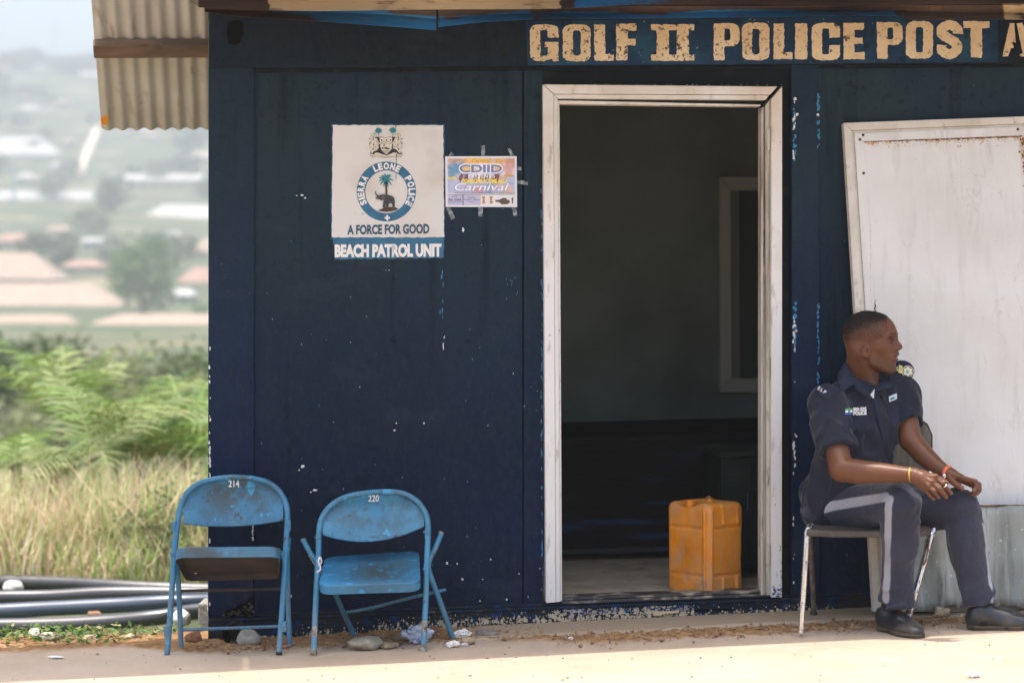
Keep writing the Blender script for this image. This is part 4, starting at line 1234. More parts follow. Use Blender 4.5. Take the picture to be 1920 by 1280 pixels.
# crumpled plastic bag and paper
def crumple(name, px, py, w, hgt, mat_, label, cat, seed, thick=.5, group=None):
    c = gp(px, py); s_ = F / c.y; rx, rz = w / s_ / 2, hgt / s_ / 2
    rg = np.random.default_rng(seed)
    bm = bmesh.new(); bmesh.ops.create_icosphere(bm, subdivisions=4, radius=1)
    vs = np.array([v.co[:] for v in bm.verts]); fs = np.array([[v.index for v in f.verts] for f in bm.faces]); bm.free()
    o_ = rg.uniform(0, 40, 3)
    n = np.abs(vnoise(vs + o_, 1.7)) * .9 + np.abs(vnoise(vs + o_, 3.6)) * .55 + .22 * vnoise(vs + o_, 8)
    vs = vs * (.55 + .65 * n)[:, None] * np.array([rx, rx * .7, rz]) * 1.05
    vs[:, 2] -= vs[:, 2].min()
    o = np_mesh(name, vs, fs, mat_, smooth=False); o.location = c
    return tag(o, label, cat, group)
m = Mat('clear_plastic_film', lin(.50, .56, .68), .18, spec=.6); m.speck(lin(.14, .17, .42), 26, .56, .60, detail=3, k=.85); m.speck(lin(.74, .78, .84), 40, .6, .7, k=.7)
m.b.inputs['Transmission Weight'].default_value = .35; M_film = m.done()
crumple('plastic_bag', 783, 1207, 54, 34, M_film, 'crumpled clear and blue plastic water sachet under the right blue chair', 'plastic bag', 3)
m = Mat('scrap_paper', lin(.70, .68, .64), .8); m.speck(lin(.4, .36, .3), 20, .55, .7); M_scrap = m.done()
crumple('paper_scrap', 868, 1198, 34, 20, M_scrap, 'crumpled white paper at the wall right of the right blue chair', 'paper', 5, group='scraps of white litter')
crumple('paper_scrap', 849, 1213, 24, 13, M_scrap, 'torn white scrap lying in front of the crumpled paper', 'paper', 6, group='scraps of white litter')
crumple('paper_scrap', 871, 1211, 14, 6, M_scrap, 'tiny white scrap right of the torn white scrap', 'paper', 8, group='scraps of white litter')
crumple('paper_scrap', 1825, 1270, 26, 10, M_scrap, 'white scrap lying on the sunlit ground below the man\'s shoes', 'paper', 7, group='scraps of white litter')
crumple('paper_scrap', 105, 1234, 26, 5, M_scrap, 'flat pale scrap on the shaded ground at the far left', 'paper', 9, group='scraps of white litter')
crumple('paper_scrap', 1070, 1200, 11, 7, M_scrap, 'small pale scrap in the dirt strip before the doorway', 'paper', 12, group='scraps of white litter')
crumple('paper_scrap', 1320, 1186, 9, 4, M_scrap, 'tiny pale scrap in the dirt strip below the yellow can', 'paper', 13, group='scraps of white litter')
# broken board under the door sill
mb = MB(); mb.wquad([(1222, 1144), (1271, 1143), (1270, 1146), (1245, 1148), (1236, 1151), (1223, 1151.5)], .019, .032)
m = Mat('fresh_split_wood', lin(.50, .38, .24), .8); m.bump(80, .4, .003)
tag(mb.build('wood_splinter', m.done()), 'pale split wood sliver wedged under the door sill', 'wood sliver')
mb = MB(); mb.wquad([(1271, 1143.6), (1300, 1141), (1340, 1139.5), (1375, 1139), (1378, 1141.2), (1340, 1142.5), (1310, 1144), (1290, 1144.6)], .0195, .0205)
mb.build('gap_under_beam', M_gap, post)

# ------------------------------------------------------------------ jerrycan
jc = gp(1323, 1112)
base = wpx(1322, 1112, -.05); base.z = H - (1112 - YH) / F * base.y
JA = R(43)
jx = Vector((math.cos(JA), math.sin(JA), 0)); jy = Vector((-math.sin(JA), math.cos(JA), 0))
hw, hd, hh = .114, .120, .199
cc = Vector((base.x + .013, base.y + .150, base.z + hh - .026))
JM = np.array([[jx.x, jy.x, 0], [jx.y, jy.y, 0], [0, 0, 1]])
def J(x, y, z): return cc + jx * x + jy * y + Vector((0, 0, z))
prims = [('u', rbox(cc, (hw, hd, hh), .030, JM), 0)]
# panels pressed into the two visible faces (the -y and -x faces)
for zz in (.093, -.105):
    prims += [('s', cone(J(-hw + .03, -hd - .004, zz), J(hw - .02, -hd - .004, zz), .0085, .0085), .005), ('s', cone(J(-hw - .004, -hd + .03, zz), J(-hw - .004, hd - .03, zz), .0085, .0085), .005)]
for xx in (-hw + .021, ):
    prims.append(('u', cone(J(xx, -hd + .001, -.17), J(xx, -hd + .001, .165), .0075, .0075), .003))
prims.append(('u', cone(J(-hw + .001, -hd + .021, -.17), J(-hw + .001, -hd + .021, .165), .0075, .0075), .003))
for xx in (-.018, .068):
    prims.append(('u', cone(J(xx, -hd + .001, .115), J(xx, -hd + .010, .180), .009, .009), .006))
    prims.append(('u', cone(J(xx, -hd + .001, -.165), J(xx, -hd + .001, -.120), .009, .009), .006))
for (p0, p1) in (((.0, .112), (.05, .112)), ((.0, .146), (.05, .146)), ((.0, .112), (.0, .146)), ((.05, .112), (.05, .146))):
    prims.append(('u', cone(J(p0[0], -hd + .001, p0[1]), J(p1[0], -hd + .001, p1[1]), .0032, .0032), .004))
prims.append(('s', ell(J(-hw + .02, .01, hh + .002), (.045, .06, .022), JM), .015))           # dip round the mouth
prims.append(('s', ell(J(.0, -.0, hh + .012), (.07, .05, .026), JM), .012))                    # dip under the handle
prims.append(('u', cone(J(-.02, -.045, hh + .000), J(.075, .045, hh + .000), .014, .014), .012))    # handle
prims.append(('s', ell(J(-hw - .012, .03, -.03), (.016, .055, .08), JM), .02))
offj = np.array([3., 8., 1.])
def jpost(p, d): return d + .0022 * vnoise(p + offj, 11) + .0007 * vnoise(p, 45)
v, f = sdf_mesh(prims, (cc.x - .19, cc.y - .19, cc.z - .21), (cc.x + .19, cc.y + .19, cc.z + .23), .0034, jpost)
m = Mat('can_plastic', lin(.72, .245, .006), .42, spec=.4)
m.speck(lin(.60, .19, .006), 6, .42, .65, detail=7); m.speck(lin(.66, .30, .02), 3, .5, .7, mask=m.axis('Z', cc.z + .05, cc.z + .2))
m.speck(lin(.40, .30, .20), 26, .54, .68, stretch=(1, 1, .22), detail=9, k=.55, rough=.8); m.speck(lin(.12, .06, .02), 70, .66, .73, stretch=(1, 1, .4), detail=5, k=.6)
grime = m.mul(m.ramp(m.noise(13, (1, 1, .5), 10, .72), .42, .64), m.axis('Z', cc.z + .12, cc.z - .16, .45, 1.0))
m.over(lin(.36, .235, .135), m.mul(grime, .85), rough=.75)
m.speck(lin(.20, .15, .11), 16, .55, .68, stretch=(1, 1, .8), detail=8, k=.7, mask=m.axis('Z', cc.z - .07, cc.z - .12), rough=.8)
m.speck(lin(.17, .14, .12), 4.2, .61, .70, detail=8, k=.65); m.bump(90, .2, .003)
m.b.inputs['Subsurface Weight'].default_value = .05
can = np_mesh('jerrycan', relax(v, f, 1), f, m.done())
tag(can, 'scuffed orange yellow plastic jerrycan standing inside the open doorway', 'jerrycan')
mb = MB(); tp = J(-hw + .036, .012, hh - .022)
mb.lathe(tp, [(.021, 0), (.021, .010), (.0245, .011), (.0245, .017), (.021, .018), (.021, .022), (.0245, .023), (.0245, .03), (.017, .031), (.017, .012)], 22)
mb.build('mouth', bpy.data.materials['can_plastic'], can, smooth=True)

# low bench with peeling paint along the back of the room
mb = MB()
w0, w1, zt = 1.20, 2.38, .635
q = lambda u, w, z: room(u, w, z + .019 * u)
def slab2(mb, u0, w0, z0, u1, w1, z1):
    mb.hexa([q(u0, w0, z0), q(u1, w0, z0), q(u1, w1, z0), q(u0, w1, z0)], [q(u0, w0, z1), q(u1, w0, z1), q(u1, w1, z1), q(u0, w1, z1)])
bench = empty('storage_bench', q(.6, 1.3, .08), 'long dark bench with peeling paint along the back of the cabin room', 'bench')
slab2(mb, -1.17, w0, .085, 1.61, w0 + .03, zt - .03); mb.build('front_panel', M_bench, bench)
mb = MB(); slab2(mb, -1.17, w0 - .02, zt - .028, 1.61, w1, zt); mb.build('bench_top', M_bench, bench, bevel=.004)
mb = MB(); slab2(mb, -1.17, w0 - .012, .092, 1.61, w0 - .001, .112)
m = Mat('blue_skirting', lin(.008, .04, .16), .6); m.speck(lin(.012, .012, .012), 1.3, .46, .56, stretch=(1.4, 1, 1), detail=5); mb.build('skirting', m.done(), bench)
# dark cabinet just inside the door on the right
cab = empty('side_cabinet', q(1.08, .6, .08), 'dark green low cabinet just inside the doorway behind the yellow can', 'cabinet')
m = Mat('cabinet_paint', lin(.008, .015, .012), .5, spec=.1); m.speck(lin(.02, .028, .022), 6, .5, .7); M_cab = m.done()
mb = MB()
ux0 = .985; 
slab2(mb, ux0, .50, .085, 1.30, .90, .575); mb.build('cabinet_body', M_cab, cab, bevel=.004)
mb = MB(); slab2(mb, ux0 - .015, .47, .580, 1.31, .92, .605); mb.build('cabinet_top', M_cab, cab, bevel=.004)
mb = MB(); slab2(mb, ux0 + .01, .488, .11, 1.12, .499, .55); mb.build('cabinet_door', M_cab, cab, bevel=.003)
mb = MB(); mb.tube([q(1.10, .475, .34), q(1.10, .475, .42)], .006, 8); mb.build('handle', M_bpipe, cab, smooth=True)

# ------------------------------------------------------------------ white door leaf leaning against the wall, corrugated sheet
m = Mat('door_leaf_white', lin(.625, .615, .585), .5)
m.speck(lin(.53, .51, .455), 2.4, .42, .72, detail=8, k=.8); m.speck(lin(.50, .47, .42), 7, .52, .72, stretch=(2.2, 1.4, .3), detail=9, k=.6); m.speck(lin(.42, .38, .32), 90, .68, .73, detail=3, k=.5)
m.speck(lin(.50, .40, .28), 1.8, .55, .8, stretch=(1.6, 1, .4), detail=8, k=.85, mask=m.axis('Z', 1.35, 1.95))
# wandering hairline cracks
def cracks(m, scale, width, k, off, thr):
    n_ = m.noise(scale, (1.7, 1, .42), 5, .6, off, .9)
    d1 = m.mul(n_, .5, 'SUBTRACT')
    ab = m.n.new('ShaderNodeMath'); ab.operation = 'ABSOLUTE'
    sb = m.n.new('ShaderNodeMath'); sb.operation = 'SUBTRACT'; m.l.new(n_, sb.inputs[0]); sb.inputs[1].default_value = .5
    m.l.new(sb.outputs[0], ab.inputs[0])
    line = m.ramp(ab.outputs[0], width * .25, width, 1, 0)
    patch = m.ramp(m.noise(2.8, (1, 1, .8), 4, .5, (off[0] + 5, 2, 1)), thr, thr + .08)
    m.over(lin(.40, .36, .29), m.mul(m.mul(line, patch), k))
cracks(m, 3.4, .008, .30, (2, 0, 7), .50); cracks(m, 5.5, .008, .28, (9, 0, 3), .52)
m.bump(80, .15, .002).bump(3, .15, .02); M_leaf = m.done()
m = Mat('door_leaf_edge', lin(.58, .535, .46), .55)
m.speck(lin(.30, .25, .19), 30, .58, .72, stretch=(1, 1, .6), detail=8, k=.7); m.speck(lin(.46, .40, .31), 4, .45, .7, detail=7).bump(70, .2, .003); M_leafe = m.done()
m = Mat('rust', lin(.20, .075, .015), .9); m.speck(lin(.035, .018, .01), 60, .48, .60, detail=5); m.speck(lin(.42, .24, .08), 45, .56, .66); M_rust = m.done()
m = Mat('rust_stain', lin(.50, .33, .15), .8); m.speck(lin(.58, .50, .40), 40, .45, .6); M_rustst = m.done()
TLd = wp(1581, 231, .03)
def leafpt(px, py, off=0):
    """point on the plane of the leaning leaf: top edge at the wall, foot .20 m out"""
    n = (WN + Vector((0, 0, .115))).normalized()
    r = Vector(((px - 960) / F, 1.0, -(py - YH) / F)); o = Vector((0, 0, H))
    return o + r * (n.dot(TLd - o) / n.dot(r)) + n * off
def lquad(mb, pts, o0, o1): 
    mb.prism([leafpt(x, y, o0) for x, y in pts][::-1], leafpt(1700, 600, o1) - leafpt(1700, 600, o0))
lx = lambda y: 1581 + (y - 231) * .0620           # left edge
rx_ = lambda y: 1956 + (y - 217) * .0620
ty = lambda x: 231 - (x - 1581) * .0365
by = 1146
leaf = empty('door_leaf', leafpt(1770, by), 'large white door leaf with rust streaks leaning against the wall behind the seated man', 'door')
def edgeq(i0, i1):      # frame strip between insets i0 and i1 (photo pixels), as four mitred pieces
    f_ = lambda i: [(lx(ty(1581) + i) + i, ty(1581) + i), (rx_(217) - i, ty(1956) + i), (rx_(by) - i, by - i), (lx(by) + i, by - i)]
    o, n_ = f_(i0), f_(i1)
    g_ = .35
    return [[o[0], o[1], (n_[1][0] - g_, n_[1][1]), (n_[0][0] + g_, n_[0][1])], [o[1], o[2], n_[2], n_[1]], [o[2], o[3], n_[3], n_[2]], [o[3], o[0], (n_[0][0], n_[0][1] + g_), n_[3]]]
for q4 in edgeq(0, 14):
    mb = MB(); lquad(mb, q4, -.03, .006); mb.build('edge_strip', M_leafe, leaf, bevel=.002)
for q4 in edgeq(14.6, 19):
    mb = MB(); lquad(mb, q4, -.03, -.004); mb.build('groove', M_leafe, leaf)
for q4 in edgeq(19.4, 37):
    mb = MB(); lquad(mb, q4, -.03, .003); mb.build('face_strip', M_leaf, leaf, bevel=.0015)
mb = MB(); f4 = [(lx(265) + 37.3, ty(1618) + 37.3), (rx_(250) - 37.3, ty(1956) + 37.3), (rx_(by) - 37.3, by - 37), (lx(by) + 37.3, by - 37)]
lquad(mb, f4, -.03, .0005); mb.build('door_panel', M_leaf, leaf)
random.seed(17)
mb = MB(); ms = MB()
def lblob(mb, x, y, r, off, sy=1.0, n=7):
    lquad(mb, [(x + r * math.cos(2 * math.pi * k / n) * random.uniform(.55, 1.25), y + sy * r * math.sin(2 * math.pi * k / n) * random.uniform(.55, 1.25)) for k in range(n)], off - .0004, off)
for i in range(230):
    x = random.uniform(1620, 1916); wd = .4 + .6 * (x - 1620) / 300
    y = ty(x) + 36.8
    lblob(mb, x, y + random.gauss(0, .9) + .8, random.uniform(.5, 1.5) * (.6 + .7 * wd), .0036 + random.random() * .0006, .6)
    if random.random() < .55: lblob(ms, x, y + 2.5 + random.expovariate(1 / (3.5 * wd)), random.uniform(.8, 2.0), .0013 + random.random() * .0008, random.uniform(.8, 1.8))
for i in range(70):
    y = 236 + random.expovariate(1 / 22.); lblob(mb if i % 2 else ms, rx_(y) - 38 - random.expovariate(1 / 2.4), y + 22, random.uniform(.8, 2.6), .0036 + random.random() * .0008, 1.3)
for i in range(22): lblob(mb, lx(575) + 38 + random.uniform(-1, 1), random.uniform(562, 586), random.uniform(.5, 1.4), .0036, 1.5)
for i in range(26): lblob(ms, lx(450) + 37.5 + random.uniform(-1, 1) + .03 * (i - 13), random.uniform(420, 580), random.uniform(.4, .9), .0036 + random.random() * .0004, 2)
xs_ = [1619 + i * 5.0 for i in range(60)]
for a_, b_ in zip(xs_, xs_[1:]):
    k_ = random.uniform(.9, 2.2) * (.5 + .9 * (a_ - 1619) / 300); lquad(mb, [(a_, ty(a_) + 35.9), (b_, ty(b_) + 35.9), (b_, ty(b_) + 36.6 + k_ * random.uniform(.6, 1.2)), (a_, ty(a_) + 36.6 + k_)], .0032, .0036)
mb.build('rust_line', M_rust, leaf); ms.build('rust_stain', M_rustst, leaf)
for x, y in ((1618, 253.5), (1612, 262), (1619, 325), (1908, 243), (1641, 585)):
    mb = MB(); nrm_ = (WN + Vector((0, 0, .115))).normalized()
    mb.lathe(leafpt(x, y, .003), [(.0062, 0), (.0055, .0022), (.002, .003), (.001, .0012)], 12, nrm_)
    m = bpy.data.materials.get('screw_rust') or (lambda q_: (q_.speck(lin(.02, .015, .01), 90, .5, .6), q_.done())[1])(Mat('screw_rust', lin(.07, .035, .015), .7))
    mb.build('screw', m, leaf, smooth=True)
    mb = MB(); lblob(mb, x, y + .8, 3.4, .0034, 1.1, 10)

# galvanised sheet standing in front of the foot of the door leaf
m = Mat('old_galvanised', lin(.27, .29, .265), .68, .12, spec=.3)
m.speck(lin(.40, .43, .40), 4, .42, .66, stretch=(1.6, 1, .35), detail=8, k=.8); m.speck(lin(.19, .21, .20), 9, .5, .7, stretch=(2, 1, .3), detail=8, k=.7)
m.speck(lin(.13, .145, .14), 7, .54, .68, stretch=(5, 5, .25), detail=9, k=.75); m.speck(lin(.52, .53, .49), 5, .58, .70, stretch=(4, 4, .3), detail=9, k=.6); m.speck(lin(.60, .60, .55), 45, .66, .71, detail=4); m.speck(lin(.25, .11, .045), 5.5, .67, .72, detail=7, k=.9); m.speck(lin(.30, .24, .15), 14, .5, .8, detail=8, k=.5, mask=m.axis('Z', .16, .02)).bump(14, .3, .01)
M_galv = m.done()
def gsheet(px, py, o=0): 
    n = (WN + Vector((0, 0, .07))).normalized(); c = P(1840, 948, 8.93)
    r = Vector(((px - 960) / F, 1.0, -(py - YH) / F)); o_ = Vector((0, 0, H))
    return o_ + r * (n.dot(c - o_) / n.dot(r)) + n * o
random.seed(23)
mb = MB(); n = 150
colv = []
bott = []
cur = 1141
for i in range(n + 1):
    px = 1702 + (2400 - 1702) * i / n
    wv = .011 * math.cos(2 * math.pi * (px - 1702) / 66.0) + .005 * math.sin(px * .05)
    if i % 5 == 0: cur = 1141 + random.uniform(-9, 5)
    col_ = []
    top = 948.5 - (px - 1702) * .006
    for j in range(13):
        y = top + (cur - top) * j / 12
        k = max(0, (j - 9) / 3)
        col_.append(gsheet(px, y, wv * (1 - .45 * k) + k * .012 * math.sin(px * .11) + .004 * math.sin(j * 1.1 + px * .02)))
    colv.append(col_)
vs = [p for c_ in colv for p in c_]; fs = []
for i in range(n):
    for j in range(12): fs.append((i * 13 + j, (i + 1) * 13 + j, (i + 1) * 13 + j + 1, i * 13 + j + 1))
sheet = mesh_obj('corrugated_sheet', vs, fs, M_galv, smooth=True)
so = sheet.modifiers.new('thickness', 'SOLIDIFY'); so.thickness = .002
tag(sheet, 'dull grey corrugated metal sheet standing behind the seated man\'s feet, below the white door leaf', 'metal sheet')
mb = MB(); mb.tube([gsheet(1702 + 698 * i / 60, 948.2 - 698 * i / 60 * .006, .011 * math.cos(2 * math.pi * (698 * i / 60) / 66.0)) for i in range(61)], .0032, 6); mb.build('rusty_edge', M_rust, sheet)

# ------------------------------------------------------------------ folding chairs
def chair_paint(name, wear_or_sheen, seed, c=(0, 0, 0)):
    m = Mat(name, lin(.026, .160, .285), .36, spec=.45)
    m.speck(lin(.065, .25, .38), 4, .45, .68, detail=6, off=(seed, 0, 0), k=.6)
    gm = m.mul(m.dist(c, .05, .34, (1, .3, 1.6)), m.ramp(m.noise(8, (1, 1, 1), 9, .72, (seed, 4, 0)), .40, .56))
    m.over(lin(.040, .066, .076), m.mul(gm, wear_or_sheen), rough=.6)
    m.speck(lin(.040, .075, .090), 14, .54, .66, detail=9, off=(seed, 2, 0), k=.6, nrough=.7)
    m.speck(lin(.030, .035, .036), 60, .62, .70, detail=6, off=(seed, 1, 0), k=.7, rough=.7)
    m.speck(lin(.060, .030, .022), 24, .63, .70, detail=8, off=(seed, 7, 0), k=.85, rough=.8)
    m.speck(lin(.045, .28, .46), 15, .63, .65, detail=9, off=(seed, 9, 2), k=.8)
    m.over(lin(.15, .19, .215), m.mul(m.mul(m.axis('Z', .28, -.02), m.ramp(m.noise(20, (1, 1, .5), 8, .65, (seed, 6, 1)), .36, .62)), .75), rough=.6)
    m.bump(60, .15, .002)
    return m.done()
M_c1 = chair_paint('faded_blue_paint', 1.0, 0, P(440, 925, 8.65)); M_c2 = chair_paint('bright_blue_paint', .85, 12, P(715, 945, 8.65))
def seat_paint(name, seed):
    m = Mat(name, lin(.030, .19, .35), .4)
    gm = m.mul(m.dist(P(715, 1075, 8.55), .04, .26, (1, .9, 1)), m.ramp(m.noise(9, (1, 1, 1), 9, .7, (seed, 0, 0)), .30, .50))
    m.over(lin(.032, .058, .064), gm, rough=.6)
    m.speck(lin(.035, .26, .52), 34, .62, .64, stretch=(.6, 1, 1), detail=8, k=.9, off=(seed, 2, 2)); m.speck(lin(.12, .055, .06), 10, .63, .67, stretch=(.4, 1, 1), detail=7, k=.9, off=(seed, 5, 5))
    return m.done()
M_seat2 = seat_paint('worn_blue_seat', 3.3)
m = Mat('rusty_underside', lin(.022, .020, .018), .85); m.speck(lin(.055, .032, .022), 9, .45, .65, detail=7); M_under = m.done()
m = Mat('bare_steel_end', lin(.30, .29, .26), .55, .4); m.speck(lin(.12, .08, .05), 40, .45, .62); M_steel = m.done()
m = Mat('number_white', lin(.75, .75, .73), .6); M_num = m.done()

def panel_patch(rows, thick, nrm):
    """sheet through rows of points, thickened along nrm"""
    mb = MB(); k = len(rows[0]); n = len(rows)
    vs = [p for r in rows for p in r] + [p + nrm * thick for r in rows for p in r]
    N_ = n * k; fs = []
    for i in range(n - 1):
        for j in range(k - 1):
            a = i * k + j
            fs += [(a, a + 1, a + k + 1, a + k), (N_ + a + 1, N_ + a, N_ + a + k, N_ + a + k + 1)]
    for j in range(k - 1): fs += [(j + 1, j, N_ + j, N_ + j + 1), ((n - 1) * k + j, (n - 1) * k + j + 1, N_ + (n - 1) * k + j + 1, N_ + (n - 1) * k + j)]
    for i in range(n - 1): fs += [(i * k, (i + 1) * k, N_ + (i + 1) * k, N_ + i * k), ((i + 1) * k + k - 1, i * k + k - 1, N_ + i * k + k - 1, N_ + (i + 1) * k + k - 1)]
    mb.add(vs, fs); return mb

def folding_chair(root, paint, frame_px, dfoot, dtop, back, back_d, number, num_px):
    """frame_px: photo points of the front tube from left foot over the top to right foot"""
    yt = min(p[1] for p in frame_px)
    def dd(px, py):
        yl = frame_px[0][1] if px < (frame_px[0][0] + frame_px[-1][0]) / 2 else frame_px[-1][1]
        k = (yl - py) / (yl - yt)
        x0, x1 = frame_px[0][0], frame_px[-1][0]; s_ = (px - x0) / (x1 - x0)
        f_ = dfoot[0] + (dfoot[1] - dfoot[0]) * s_
        return f_ + (dtop - f_) * k
    pts = smooth_path([P(x, y, dd(x, y)) for x, y in frame_px], 6)
    mb = MB(); mb.tube(pts, .0115, 12); mb.build('front_frame', paint, root, smooth=True)
    # backrest: pressed sheet, bowed backwards, with a rolled lower edge
    xl, xr, ytop, ybl, ybm, ybr, ysh = back
    rows = []
    nU, nV = 26, 12
    for i in range(nU + 1):
        u = i / nU; x = xl + (xr - xl) * u
        e = 2 * u - 1
        top = ytop + (ysh - ytop) * abs(e) ** 3.2
        bot = ybl * (1 - u) + ybr * u + (ybm - (ybl + ybr) / 2) * (1 - e * e)
        row_ = []
        for j in range(nV + 1):
            y = top + (bot - top) * j / nV
            row_.append(P(x, y, back_d + dd(x, y) + .030 * (1 - e * e) - .012 * (j / nV) ** 2))
        rows.append(row_)
    pm = panel_patch(rows, .004, Vector((0, 1, 0)))
    bk = pm.build('backrest', paint, root, smooth=True)
    mb = MB(); mb.tube([r[-1] for r in rows], .004, 8); mb.tube([r[0] for r in rows], .0032, 8); mb.build('rolled_edge', paint, bk, smooth=True)
    mb = MB(); x0, y0, x1, y1 = num_px
    dn = dd((x0 + x1) / 2, y0) + back_d + .026
    art(mb, text2d(number, .012), lambda x, y: P(x0 + x * (x1 - x0), y1 + y * (y0 - y1), dd(x0 + x * (x1 - x0), y1 + y * (y0 - y1)) + back_d + .0215)); mb.build('lettering', M_num, bk)
    return dd, pts

def bracket(root, px, py, d, w, hgt, mat_):
    mb = MB(); a = P(px, py, d); s_ = F / d
    mb.box((a.x - w / s_ / 2, d - .004, a.z - hgt / s_ / 2), (a.x + w / s_ / 2, d + .012, a.z + hgt / s_ / 2))
    mb.lathe(Vector((a.x, d - .004, a.z)), [(.005, 0), (.004, .003), (.001, .004)], 10, (0, -1, 0))
    mb.tube([Vector((a.x - w / s_ * .85, d + .004, a.z + .004)), Vector((a.x - w / s_ * .4, d + .004, a.z + .004))], .004, 8)
    mb.build('bracket', mat_, root, bevel=.0015)

# ---- left chair, nearly folded, seat tipped up
ch1 = empty('folding_chair', P(430, 1228, 8.5), 'faded blue metal folding chair number 214 with its seat tipped up, at the cabin corner', 'chair', 'blue folding chairs by the wall')
fp = [(313, 1231), (320, 1140), (327, 1040), (333, 980), (340, 945), (356, 918), (385, 902), (437, 894.5), (490, 900), (518, 915), (534, 938), (539, 965), (537, 1010), (532, 1100), (523, 1226)]
dd1, _ = folding_chair(ch1, M_c1, fp, (8.52, 8.44), 8.66, (344, 531, 896, 980, 985, 974, 936), .012, '214', (428.5, 900, 448.5, 912.5))
def rear(root, pts, paint, r=.0105, name='leg'):
    mb = MB(); mb.tube(smooth_path([P(*p) for p in pts], 4), r, 12); return mb.build(name, paint, root, smooth=True)
rear(ch1, [(324, 1012, 8.62), (332, 1070, 8.62), (336, 1120, 8.63), (340, 1224, 8.63)], M_c1)
rear(ch1, [(541, 1008, 8.60), (539, 1050, 8.61), (540, 1120, 8.62), (543, 1214, 8.62)], M_c1)
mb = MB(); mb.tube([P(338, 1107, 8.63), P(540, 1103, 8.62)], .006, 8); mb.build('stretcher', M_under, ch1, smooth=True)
mb = MB(); mb.tube([P(341, 1180, 8.63), P(541, 1173, 8.62)], .0068, 8); mb.build('stretcher', M_c1, ch1, smooth=True)
# seat pan: rim, top skin and the hollow underside
FLs, FRs = P(326, 1036, 8.40), P(527, 1034, 8.36)
BLs, BRs = P(350, 1080, 8.66), P(524, 1076, 8.63)
nrmS = (FRs - FLs).cross(BLs - FLs).normalized()
if nrmS.z < 0: nrmS = -nrmS
def seat_outline(FL, FR, BR, BL, r=.045, n=6):
    u = (FR - FL); v = (BL - FL); out = []
    W_ = u.length; D_ = v.length; ru, rv = r / W_, r / D_
    c = [(ru, rv, 180, 270), (1 - ru, rv, 270, 360), (1 - ru * .7, 1 - rv * .7, 0, 90), (ru * .7, 1 - rv * .7, 90, 180)]
    for q_, (a, b, s0, s1) in enumerate(c):
        k = 1 if q_ < 2 else .7
        for i in range(n + 1):
            th = R(s0 + (s1 - s0) * i / n)
            p = (a + ru * k * math.cos(th), b + rv * k * math.sin(th))
            out.append((p[0], p[1]))
    return [FL * (1 - a) * (1 - b) + FR * a * (1 - b) + BR * a * b + BL * (1 - a) * b for a, b in out]
ol = seat_outline(FLs, FRs, BRs, BLs)
def seat_pan(root, ol, nrm, th, top_m, under_m, crown=.008):
    n = len(ol); c = sum(ol, Vector()) / n
    mb = MB()
    top = [p + nrm * th * .5 for p in ol]; ins = [c + (p - c) * .93 + nrm * (th * .5 + .006) for p in ol]; ins2 = [c + (p - c) * .5 + nrm * (th * .5 + .006 - crown) for p in ol]
    bot = [p - nrm * th * .5 for p in ol]
    mb.add(bot + top + ins + ins2 + [c + nrm * (th * .5 + .006 - crown * 1.2)],
           [(i, (i + 1) % n, n + (i + 1) % n, n + i) for i in range(n)] + [(n + i, n + (i + 1) % n, 2 * n + (i + 1) % n, 2 * n + i) for i in range(n)] +
           [(2 * n + i, 2 * n + (i + 1) % n, 3 * n + (i + 1) % n, 3 * n + i) for i in range(n)] + [(3 * n + i, 3 * n + (i + 1) % n, 4 * n) for i in range(n)])
    s_ = mb.build('seat', top_m, root, smooth=True)
    mb = MB(); inb = [c + (p - c) * .985 - nrm * th * .5 for p in ol]; ind = [c + (p - c) * .95 + nrm * th * .1 for p in ol]
    mb.add([p - nrm * th * .5 for p in ol] + inb + ind, [(i, (i + 1) % n, n + (i + 1) % n, n + i) for i in range(n)] + [(n + i, n + (i + 1) % n, 2 * n + (i + 1) % n, 2 * n + i) for i in range(n)] + [tuple(range(2 * n, 3 * n))])
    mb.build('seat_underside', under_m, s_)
    return s_
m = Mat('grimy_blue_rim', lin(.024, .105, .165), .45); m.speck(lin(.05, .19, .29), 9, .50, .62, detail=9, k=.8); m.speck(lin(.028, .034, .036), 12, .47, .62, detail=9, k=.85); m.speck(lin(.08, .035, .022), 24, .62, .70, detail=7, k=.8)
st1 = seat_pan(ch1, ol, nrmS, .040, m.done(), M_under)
mb = MB(); c_ = P(367, 1074, 8.585); mb.lathe(c_, [(.0048, 0), (.004, .0015)], 10, -nrmS)
m = Mat('painted_daylight', lin(.8, .75, .55), .6); mb.build('rivet', m.done(), st1)  # pale disc painted as daylight showing through the seat
for x, y in ((326, 987), (541, 985)): bracket(ch1, x, y, dd1(x, y) - .012, 8, 20, M_c1)
for x, y in ((312, 1183), (532, 1174)): bracket(ch1, x, y, dd1(x, y) - .012, 9, 20, M_c1)
bracket(ch1, 324, 1040, dd1(324, 1040) - .01, 7, 12, M_c1); bracket(ch1, 531, 1040, dd1(531, 1040) - .01, 7, 14, M_c1)
for (x, y), (x2, y2), f_ in (((313, 1231), (313.4, 1226), 0), ((523, 1226), (523.3, 1221), 1)):
    mb = MB(); mb.tube([P(x, y + 1, (8.52, 8.44)[f_] - .001), P(x2, y2, (8.52, 8.44)[f_])], .0125, 12, cap=False); mb.build('foot_tip', M_bpipe, ch1, smooth=True)

